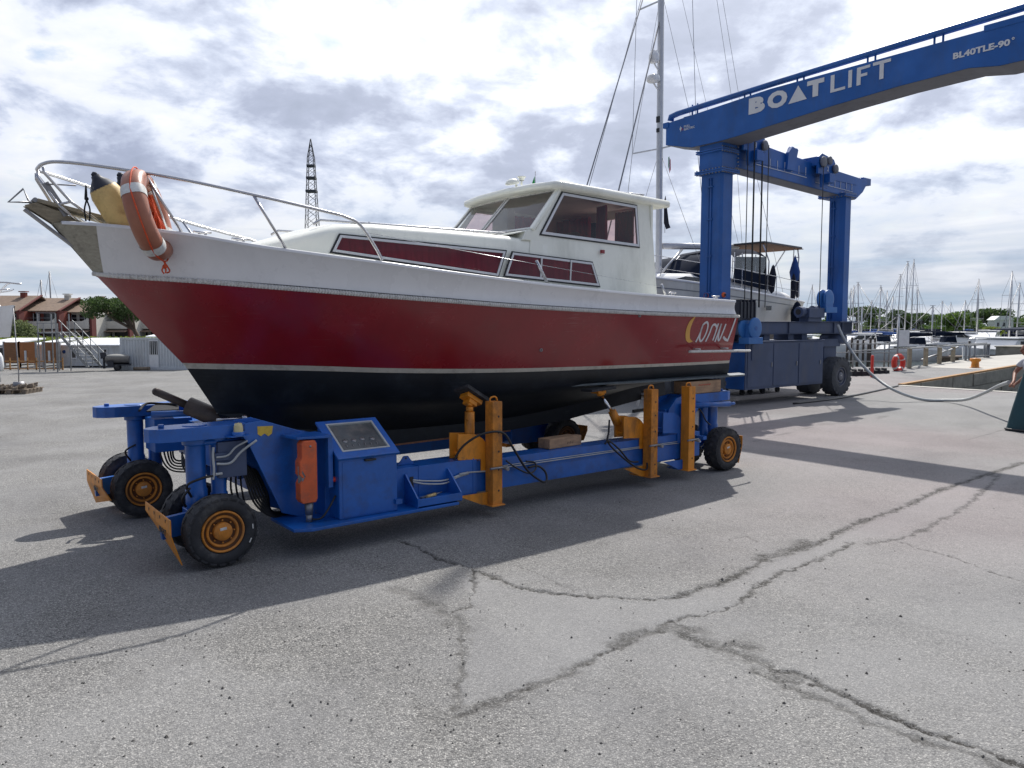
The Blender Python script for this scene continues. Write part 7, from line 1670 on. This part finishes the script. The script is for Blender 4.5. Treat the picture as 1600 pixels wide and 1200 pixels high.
    for sg in (-1, 1):
        ringsheet('sleeve', 'shirt', [((-.15, sg * .12, 1.265), (.085, .085), (-.4, sg * .5, -.5)), ((-.19, sg * .19, 1.235), (.078, .078), (-.6, sg * .25, -.8)), ((-.27, sg * .215, 1.14), (.066, .066), (-.6, sg * .15, -.8)), ((-.275, sg * .216, 1.134), (.050, .050), (-.6, sg * .15, -.8))])
        kx, ax_ = (-.14, -.03) if sg < 0 else (.04, .20)
        ringsheet('trouser_leg', 'jeans', [((.0, sg * .06, .90), (.135, .11), (0, 0, -1)), ((.0, sg * .09, .78), (.125, .105), (0, 0, -1)), ((kx, sg * .12, .45), (.082, .080), (0, 0, -1)), ((ax_, sg * .12, .11), (.066, .064), (0, 0, -1)), ((ax_, sg * .12, .10), (.05, .05), (0, 0, -1))])
        b = MB(); fx = ax_; b.ball((fx - .06, sg * .125, .045), .135, .048, .055, 12); b.build('shoe', 'shoe', pp)
person()
t = thing('canvas_cover', 'dark teal canvas draped over a tall object at the right edge of the photo', 'tarpaulin', gp(1612, 673), R(10)); b = MB(); rows = []
rr = random.Random(2)
for i in range(13):
    f = i / 12; z = 1.30 * f; rows.append([((.40 - .27 * f ** 1.1) * math.cos(a) * (1 + .05 * math.sin(a * 5 + f * 3)) + .06 * f, (.34 - .22 * f) * math.sin(a) * (1 + .06 * math.sin(a * 7 + f)), z) for a in [2 * math.pi * k / 40 for k in range(40)]])
b.grid(rows, True, True); b.add(rows[-1], [tuple(range(40))]); b.build('cover', 'teal_canvas', t)
b = MB(); b.tube([(p[0] * 1.02, p[1] * 1.02, p[2] + .03) for p in rows[0]], .018, 6, closed=True); b.build('hem', 'black_trim', t)

# ================================================================ left background
def P3(px, py, Y): return at(px, py, Y)
def box_thing(name, label, cat, x0, x1, yb, yt, Y, depth, m, group=None):
    a, c = at(x0, yb, Y), at(x1, yb, Y); t = thing(name, label, cat, (a.x, Y, 0), 0, group); return t, c.x - a.x, zat(yt, Y)
# long low white cabins
def cabin(label, x0, x1, yt, Y, m='container_white', door=None, win=None, roof=True):
    t, w, h = box_thing('site_cabin', label, 'site cabin', x0, x1, 575, yt, Y, 3, m)
    b = MB(); b.box(0, w, 0, 2.6, .05, h - .12)
    n = int(w / .6)
    for k in range(n + 1): b.box(k * .6 - .01, k * .6 + .01, -.012, 0, .05, h - .12)
    for k in range(5): b.box(0, w, -.008, 0, .2 + k * .22, .205 + k * .22)
    wl2 = b.build('wall', m, t)
    b = MB(); b.slab([(-.1, -.15, h - .12), (w + .1, -.15, h - .12), (w + .1, 2.8, h + .12), (-.1, 2.8, h + .12)], (0, 0, 1), .06); b.build('roof', 'roof_white', t)
    for (a, c, z0, z1) in win or []:
        b = MB(); b.box(a, c, -.03, -.012, z0, z1); f = b.build('window', 'window_dark', t); b = MB(); b.ring([(a - .04, -.032, z0 - .04), (c + .04, -.032, z0 - .04), (c + .04, -.032, z1 + .04), (a - .04, -.032, z1 + .04)], [(a, -.032, z0), (c, -.032, z0), (c, -.032, z1), (a, -.032, z1)], (0, -1, 0), .02); b.build('frame', 'white_paint', f)
    for (a, c, z0, z1) in door or []:
        b = MB(); b.box(a, c, -.035, -.012, z0, z1); f = b.build('door', 'white_paint', t); b = MB(); b.cyl((c - .08, -.06, .9), (c - .08, -.036, .9), .02); b.build('handle', 'dull_steel', f)
    return t
t = cabin('long white prefabricated cabin with a blue notice behind the outboard boat', 94, 193, 536, 33.0, win=[(.55, .72, .40, .72), (1.93, 2.05, .58, .76)])
b = MB(); b.lathe([(.07, 0), (.075, .004), (.001, .005)], (.20, -.014, .66), (0, -1, 0), 16); b.build('blue_notice', 'blue_canvas', t)
t = cabin('white cabin end showing between the brown screens', 54, 71, 535.5, 33.2, win=[]); t = cabin('white cabin with a glazed door at the left edge of the photo', -40, 9, 536, 33.2, win=[(1.15, 1.32, .3, .82)])
for x0, x1, m, lab in ((7, 31, 'brown_screen', 'grey brown slatted screen panel at the left edge before the cabins'), (31, 57, 'brown_screen_red', 'reddish brown slatted screen panel with a pale vertical strip'), (68, 94, 'brown_screen', 'grey brown slatted screen panel left of the steel stair')):
    t, w, h = box_thing('screen_panel', lab, 'screen panel', x0, x1, 575, 534.5, 32.6, .1, m); b = MB(); b.box(0, w, 0, .06, .18, h); 
    for k in range(12): b.box(0, w, -.008, 0, .2 + k * (h - .2) / 12, .2 + (k + .82) * (h - .2) / 12)
    b.build('slats', m, t)
    if x0 != 7: b = MB(); b.box(w * .33, w * .33 + .09, -.03, -.012, .22, .22 + .5); b.build('pale_strip', 'container_white', t)
    b = MB(); b.box(-.03, .03, -.01, .07, 0, h + .03); b.box(w - .03, w + .03, -.01, .07, 0, h + .03); b.build('post', 'dull_steel', t)
# corrugated container
t, w, h = box_thing('container', 'white corrugated steel container with a barred dark door window', 'container', 191, 300, 575, 527.5, 31.0, 3, '')
b = MB(); n = int(w / .115); pts = []
for k in range(n + 1):
    x = k * w / n
    pts += [(x, 0), (x + .03, -.035), (x + .075, -.035), (x + .105, 0)] if k < n else [(x, 0)]
b.grid([[(x, y, .08) for x, y in pts], [(x, y, h - .06) for x, y in pts]], False); b.box(-.02, w + .02, .01, 2.4, .05, h - .05); b.box(-.03, w + .03, -.06, .0, 0, .10); b.box(-.03, w + .03, -.05, .0, h - .08, h); b.box(-.04, .06, -.055, .02, 0, h); b.build('shell', 'container_white', t)
b = MB(); b.box(1.14, 1.50, -.055, -.036, .05, h - .10); f = b.build('door', 'white_paint', t)
b = MB(); b.box(1.16, 1.48, -.066, -.056, .62, 1.16); f2 = b.build('window', 'window_dark', f)
b = MB()
for k in range(4): b.box(1.19 + k * .08, 1.205 + k * .08, -.078, -.066, .62, 1.16)
b.build('window_bar', 'white_paint', f2)
b = MB(); b.slab([(.9, .2, h + .02), (2.6, .2, h + .02), (2.6, 1.2, h + .1), (.9, 1.2, h + .1)], (0, 0, 1), .04); b.build('roof_sheet', 'roof_white', t)
t = thing('timber_log', 'dark weathered timber lying at the foot of the corrugated container', 'log', at(209, 575, 30.6) * 1.0); t.location.z = 0; b = MB(); b.cyl((0, 0, .07), (.62, .02, .07), .065, .075, 10); b.build('trunk', 'pallet_wood', t)
# outboard boat on a trailer
q = at(176, 575, 30.4); t = ob_ = thing('outboard_boat', 'small blue grey covered boat with a dark outboard motor on its trailer', 'boat', (q.x, q.y, 0), R(20))
b = MB(); c = cr([(.85, .30, .66), (.5, .42, .64), (-.1, .42, .64), (-.30, .38, .63)], 4); rows = [[(p.x, -p.y, p.z) for p in c], [(p.x, -p.y * .8, .40) for p in c], [(p.x, 0, .30) for p in c], [(p.x, p.y * .8, .40) for p in c], [(p.x, p.y, p.z) for p in c]]; b.grid(rows); b.add([r[-1] for r in rows], [(0, 1, 2, 3, 4)]); b.build('hull', 'dull_steel', t)
b = MB(); b.ball((.25, 0, .64), .62, .42, .13, 14); b.build('cover', 'grey_canvas', t)
b = MB(); b.prism([(-.55, .55), (-.58, .84), (-.30, .86), (-.24, .62)], -.13, .13, 'y'); b.box(-.46, -.36, -.05, .05, .1, .58); b.box(-.56, -.30, -.09, .09, .12, .15); b.build('outboard_motor', 'navy_cap', t, .03)
b = MB(); b.box(-.1, .9, -.35, .35, .24, .30); b.box(-.2, .1, -.45, -.35, .18, .44); b.build('trailer_frame', 'navy_cap', t)
for sg in (-1, 1): b = MB(); b.lathe([(.001, -.05), (.13, -.05), (.15, 0), (.13, .05), (.001, .05)], (.25, sg * .42, .15), (0, 1, 0), 16); b.build('wheel', 'rubber', t)
ob_.scale = (.72, .72, .86)
# steel stair and platform
q = at(62, 575, 29.5); t = thing('steel_stair', 'galvanised steel platform with a steep stair and handrails before the cabins', 'stair', (q.x, 29.5, 0))
def sx_(px): return (px - 62) * MP * 29.5
def sz(py): return zat(py, 29.5)
b = MB()
for px in (62, 71, 90): 
    for yy in (0, .9): b.beam((sx_(px), yy, 0), (sx_(px), yy, sz(490 if px != 71 else 505)), .035)
b.box(sx_(60), sx_(96), 0, .9, sz(521), sz(519)); b.build('platform', 'galv', t)
b = MB()
for yy in (0, .9):
    b.beam((sx_(95), yy, sz(522)), (sx_(138), yy, sz(574)), .03, .10); b.beam((sx_(95), yy, sz(500)), (sx_(145), yy, sz(553)), .025); b.beam((sx_(100), yy, sz(518)), (sx_(135), yy, sz(555)), .02)
    for px, y0, y1 in ((99, 503, 527), (111, 515, 541), (123, 528, 556), (135, 541, 574), (145, 553, 574)): b.beam((sx_(px), yy, sz(y1)), (sx_(px), yy, sz(y0)), .025)
b.build('handrail', 'galv', t)
b = MB()
for k in range(9): f = k / 9; b.box(sx_(97 + 40 * f), sx_(97 + 40 * f) + .16, 0, .9, sz(524 + 49 * f), sz(524 + 49 * f) + .02)
b.build('tread', 'galv', t)
b = MB(); 
for y_ in (489, 505): b.beam((sx_(60), 0, sz(y_)), (sx_(90), 0, sz(y_)), .025)
b.build('platform_rail', 'galv', t)
# low rusty barrier
t = thing('low_barrier', 'low rusty rail barrier at the foot of the brown screens', 'barrier', (0, 0, 0)); b = MB(); a_, c_ = at(2, 570, 30.8), at(98, 570, 30.8)
for z in (.05, .35): b.beam((a_.x, 30.8, z), (c_.x, 30.8, z), .04)
b.build('rail', 'rust_edge', t); 
for k in range(8): b = MB(); x = a_.x + (c_.x - a_.x) * k / 7; b.beam((x, 30.8, 0), (x, 30.8, .5), .04); b.build('post', 'rust_edge', t)
# pallet with weights and a thin pole
q = gp(27, 614); t = thing('weighted_pole', 'thin grey pole rising from a pallet heaped with stones on the left of the yard', 'pole', (q.x, q.y, 0), R(6)); b = MB()
for k in range(5): b.box(-.45, .45, -.42 + k * .19, -.30 + k * .19, .10, .125)
for x in (-.42, -.05, .32): b.box(x, x + .10, -.42, .46, 0, .10)
b.build('pallet', 'pallet_wood', t)
b = MB(); rr = random.Random(4)
for k in range(60):
    x, y = rr.uniform(-.40, .38), rr.uniform(-.38, .40); r = rr.uniform(.035, .06); b.obox((x, y, .14 + rr.random() * .09), (r, r * .2, .01), (-r * .3, r * .8, 0), (0, .01, r * .5))
b.build('stone', 'pallet_wood', t, .008)
b = MB(); b.lathe([(.14, .2), (.13, .30), (.001, .30)], (.05, 0, 0), (0, 0, 1), 14); b.tube([(.05, 0, .25), (.06, 0, .5), (.0, 0, 2.25)], .014, 6); b.build('pole', 'dull_steel', t)
# white bow of a boat at the left edge
q = at(-56, 508, 24); t = motorboat('white bow of a boat on stands cut by the left edge of the photo', -66, 24, 3.6, R(180), H=.75, name='stored_motorboat', z=1.62)
b = MB(); 
for x in (-1.0, 1.0): b.beam((x, -.3, -1.62), (x, -.1, -.1), .07); b.beam((x, .3, -1.62), (x, .1, -.1), .07); b.beam((x, -.4, -.1), (x, .4, -.1), .08)
b.build('cradle', 'galv', t)
b = MB(); b.tube(cr([(-.9, -.35, .9), (-1.4, -.28, 1.45), (-1.95, -.05, 1.46), (-2.0, 0, 1.46), (-1.95, .05, 1.46), (-1.4, .28, 1.45), (-.9, .35, .9)], 4), .025, 6); b.build('pulpit', 'steel', t)
q = at(-2, 580, 30); t = thing('white_sack', 'white bulk sack standing at the left edge of the yard', 'sack', (q.x, q.y, 0)); b = MB(); b.lathe([(.001, 0), (.16, .0), (.19, .2), (.17, .55), (.10, .72), (.001, .74)], (0, 0, 0), (0, 0, 1), 14); b.build('cloth', 'roof_white', t)
# hedge, bush, pine
b = MB(); bl = []
rnd = random.Random(9)
for k in range(70): q = at(-20 + k * 3.9, 508, 40 + rnd.random()); bl.append(((q.x, q.y, rnd.uniform(.88, 1.0)), (.5, .5, .24)))
leaves(b, bl, 12000, .055, rnd)
hg = thing('hedge', 'clipped bright green hedge running behind the white cabins', 'hedge', (0, 0, 0)); b.build('crown', 'leaf_light', hg, fix=False)
b = MB()
for k in range(14): q = at(-20 + k * 20, 508, 40.5); b.tube([(q.x, q.y, 0), (q.x + .05, q.y, .95)], .02, 5)
b.build('trunk', 'bark', hg)
q = at(28, 508, 44); tree('broad grey green bush standing behind the brown screens at the left', (q.x, q.y, .2), zat(499, 44) - .2, 3.5, 'leaf_grey', 5200, .07, 31, 'round', 'bush', name='bush')
q = at(-8, 508, 43); tree('smaller bush at the left edge beside the broad one', (q.x, q.y, .2), zat(508, 43) - .2, 1.9, 'leaf_grey', 2600, .07, 32, 'round', 'bush', name='bush')
q = at(225, 508, 70); tree('leaning umbrella pine in front of the houses beside the red hull', (q.x, q.y, -.2), zat(461, 70) + .5, 6.6, 'leaf_dark', 9000, .10, 33, 'pine', lean=(-2.2, 0))
# the terrace of houses
def house(label, x0, x1, ridge, eave, Y, wall, seed, gable=None):
    a, c = at(x0, 508, Y), at(x1, 508, Y); w = c.x - a.x; t = thing('terraced_house', label, 'house', (a.x, Y, 0), 0, 'terraced houses behind the hedge'); ze, zr = zat(eave, Y), zat(ridge, Y); rnd = random.Random(seed)
    b = MB(); b.box(0, w, 0, 7, -.5, ze); b.build('wall', wall, t)
    b = MB(); b.slab([(-.25, -1.1, ze - .12), (w + .1, -1.1, ze - .12), (w + .1, 4.2, zr), (-.25, 4.2, zr)], (0, 0, 1), .14); b.slab([(-.25, 4.2, zr), (w + .1, 4.2, zr), (w + .1, 8, ze), (-.25, 8, ze)], (0, 0, 1), .14); rf = b.build('roof', 'roof_tile', t)
    b = MB(); b.box(w * .75 - .35, w * .75 + .35, 3.4, 4.0, zr - .4, zr + .55); b.box(w * .75 - .5, w * .75 + .5, 3.25, 4.15, zr + .62, zr + .75); b.build('chimney', 'brick_red' if seed % 2 else 'stucco', rf)
    b = MB(); b.slab([(w - .1, -1.2, ze - .05), (w + .25, -1.2, ze - .05), (w + .25, 4.2, zr + .12), (w - .1, 4.2, zr + .12)], (0, 0, 1), .12); b.build('verge', 'stucco_red', rf)
    b = MB(); b.box(w - .25, w + .05, -1.2, 0, -.5, ze); b.build('party_wall', 'stucco_red', t)
    nwn = max(2, int(w / 2.2)); 
    for k in range(nwn):
        xa = .4 + k * (w - .8) / nwn; xb = xa + (w - .8) / nwn - .45
        b = MB(); b.box(xa, xb, -.04, .0, 1.95, ze - .35); f = b.build('window', 'window_dark', t)
        b = MB(); b.box((xa + xb) / 2 - .05, (xa + xb) / 2 + .05, -.07, -.04, 1.95, ze - .35); b.build('mullion', 'white_paint', f)
        if k % 2 == seed % 2: b = MB(); b.box(xb - .45, xb - .1, -.09, -.05, 1.95, ze - .4); b.build('shutter', 'white_paint', f)
        b = MB(); b.box(xa, xb, -.04, .0, -.2, 1.0); b.build('window', 'window_dark', t)
    # white balcony with upswept ends
    zb_, zt_ = zat(513, Y), zat(502, Y); pts = [(.2, zb_), (w - .35, zb_), (w - .35, zt_ + .55), (w - .8, zt_ + .2), (w - 1.3, zt_), (1.2, zt_), (.7, zt_ + .2), (.2, zt_ + .55)]
    b = MB(); b.prism(pts, -1.35, -1.22, 'y'); b.box(.2, w - .35, -1.3, 0, zb_ - .1, zb_ + .05); bc = b.build('balcony', 'stucco', t)
    b = MB(); b.beam((.8, -1.28, zt_ + .45), (w - .9, -1.28, zt_ + .45), .06); b.build('balcony_rail', 'galv', bc)
    b = MB(); b.slab([(.1, -2.0, zb_ - .55), (w - .3, -2.0, zb_ - .55), (w - .3, -.2, zb_ - .15), (.1, -.2, zb_ - .15)], (0, 0, 1), .1); b.build('porch_roof', 'roof_tile', t)
    return t
house('brick walled house at the left edge with a white balcony', -60, 38, 462, 486, 108, 'brick_red', 1)
house('house with tawny tiled roof ending in a sloping red verge', 38, 100, 466, 486, 110, 'brick_red', 2)
house('house with tiled roof right of the sloping red verge', 100, 150, 470, 488, 112, 'stucco', 3)
house('house partly hidden by the leaning umbrella pine', 150, 208, 473, 490, 116, 'stucco', 4)
house('house seen last before the red hull, mostly behind the pine', 208, 262, 476, 492, 120, 'stucco', 5)
for px, yt, Y, lab in ((67, 438, 140, 'thin dark mast rising over the roofs, left and shorter of the two'), (81, 425, 140, 'thin grey mast rising over the roofs, right and taller of the two')):
    q = at(px, 508, Y); t = thing('distant_mast', lab, 'mast', (q.x, q.y, -1)); H = zat(yt, Y) + 1; b = MB(); b.tube([(0, 0, 0), (0, 0, H)], .12, 6); b.build('pole', 'dull_steel', t); b = MB(); b.tube([(0, 0, H), (-1.4, 0, H * .5)], .035, 4); b.tube([(0, 0, H), (1.6 , 0, H * .5)], .025, 4); b.build('stay', 'dull_steel', t)
# lattice tower
Yt = 150; q = at(491, 508, Yt); t = thing('lattice_tower', 'tall steel lattice tower rising behind the cabin roof of the red motorboat', 'lattice tower', (q.x, q.y, -1)); H = zat(224, Yt) + 1
b = MB()
def hw(z): f = z / H; return 2.0 * (1 - f) + .42 * f if f < .9 else .58 * (1 - (f - .9) / .1) + .03
zs = [0]; 
while zs[-1] < H * .97: zs.append(zs[-1] + max(.9, hw(zs[-1]) * 1.55))
zs[-1] = H * .975
for sx2, sy2 in ((-1, -1), (1, -1), (1, 1), (-1, 1)): b.tube([(sx2 * hw(z), sy2 * hw(z), z) for z in zs + [H]], .065, 4)
b.build('legs', 'dark_mesh', t)
b = MB(); cs = [(-1, -1), (1, -1), (1, 1), (-1, 1)]
for z0, z1 in zip(zs[:-1], zs[1:]):
    for k in range(4):
        (ax_, ay_), (bx_, by_) = cs[k], cs[(k + 1) % 4]; w0, w1 = hw(z0), hw(z1)
        b.beam((ax_ * w0, ay_ * w0, z0), (bx_ * w1, by_ * w1, z1), .055); b.beam((bx_ * w0, by_ * w0, z0), (ax_ * w1, ay_ * w1, z1), .055)
for z in (H * .87, H * .81, H * .745): b.box(-hw(z) * 1.2, hw(z) * 1.2, -hw(z), hw(z), z - .3, z + .1)
b.build('bracing', 'dark_mesh', t)
# a length of black cable lying on the yard towards the slip
b = MB(); b.tube(cr([gp(1240, 632) + Vector((0, 0, .02)), gp(1300, 625) + Vector((0, 0, .02)), gp(1350, 616) + Vector((0, 0, .02)), gp(1403, 604) + Vector((0, 0, .02))], 6), .028, 6)
tag(b.build('ground_cable', 'hose_black'), 'thin black cable lying across the yard in front of the slip', 'cable')

# ================================================================ one mesh per piece where a part comes in several
def split_pieces(names, merge=True):
    for o in [x for x in col.objects if x.type == 'MESH' and x.name.split('.')[0] in names]:
        me = o.data; n = len(me.vertices)
        if me.users > 1 or n == 0: continue
        par = list(range(n))
        def find(a):
            while par[a] != a: par[a] = par[par[a]]; a = par[a]
            return a
        for f in me.polygons:
            a = find(f.vertices[0])
            for v_ in f.vertices[1:]: par[find(v_)] = a
        isl = {}
        for f in me.polygons: isl.setdefault(find(f.vertices[0]), []).append(f.index)
        groups = []
        for fs in isl.values():
            vs = {v_ for i in fs for v_ in me.polygons[i].vertices}; co = [me.vertices[v_].co for v_ in vs]
            lo = [min(c_[k] for c_ in co) - .012 for k in range(3)]; hi = [max(c_[k] for c_ in co) + .012 for k in range(3)]; cur = [lo, hi, list(fs)]
            if merge:
                again = True
                while again:
                    again = False
                    for g_ in groups:
                        if all(g_[0][k] <= cur[1][k] and g_[1][k] >= cur[0][k] for k in range(3)):
                            groups.remove(g_); cur = [[min(a, b_) for a, b_ in zip(g_[0], cur[0])], [max(a, b_) for a, b_ in zip(g_[1], cur[1])], g_[2] + cur[2]]; again = True; break
            groups.append(cur)
        if len(groups) < 2 or len(groups) > 40: continue
        base = o.name.split('.')[0]; base = {'hydraulic_hoses': 'hydraulic_hose', 'grey_hoses': 'grey_hose', 'pipes': 'pipe'}.get(base, base)
        for g_ in groups:
            ids = {}; vs = []; fs = []; sm = []
            for i in g_[2]:
                f = me.polygons[i]; t_ = []
                for v_ in f.vertices:
                    if v_ not in ids: ids[v_] = len(vs); vs.append(me.vertices[v_].co[:])
                    t_.append(ids[v_])
                fs.append(t_); sm.append(f.use_smooth)
            m2 = bpy.data.meshes.new(base); m2.from_pydata(vs, [], fs); m2.polygons.foreach_set('use_smooth', sm)
            for mm in me.materials: m2.materials.append(mm)
            o2 = bpy.data.objects.new(base, m2); col.objects.link(o2); o2.parent = o.parent; o2.matrix_basis = o.matrix_basis.copy()
            for md in o.modifiers:
                if md.type == 'BEVEL': b2 = o2.modifiers.new('bevel', 'BEVEL'); b2.width = md.width; b2.segments = md.segments; b2.limit_method = 'ANGLE'; b2.angle_limit = md.angle_limit
        if not [x for x in col.objects if x.parent == o]: bpy.data.objects.remove(o)
        else:
            for ch in [x for x in col.objects if x.parent == o]: ch.parent = o.parent
            bpy.data.objects.remove(o)
split_pieces({'wheel_fork', 'reflective_band', 'radar_dome', 'corner_post', 'hood_window', 'screen_seal', 'hull_fender', 'hung_cover', 'window_mullion', 'chine_fin', 'handrail', 'hull_port', 'porthole', 'coachroof_window', 'clear_screen', 'sheave', 'cabin_window', 'post', 'stone', 'deck_light', 'winch', 'bimini', 'knee_bolt', 'curtain', 'service_post', 'squared_timber', 'trailer_frame', 'door_handle'})
split_pieces({'hydraulic_hoses', 'grey_hoses', 'pipes', 'lifting_rope', 'housing_door', 'ram', 'stern_arch', 'gauge', 'rope_coil'} - {'rope_coil'}, False)
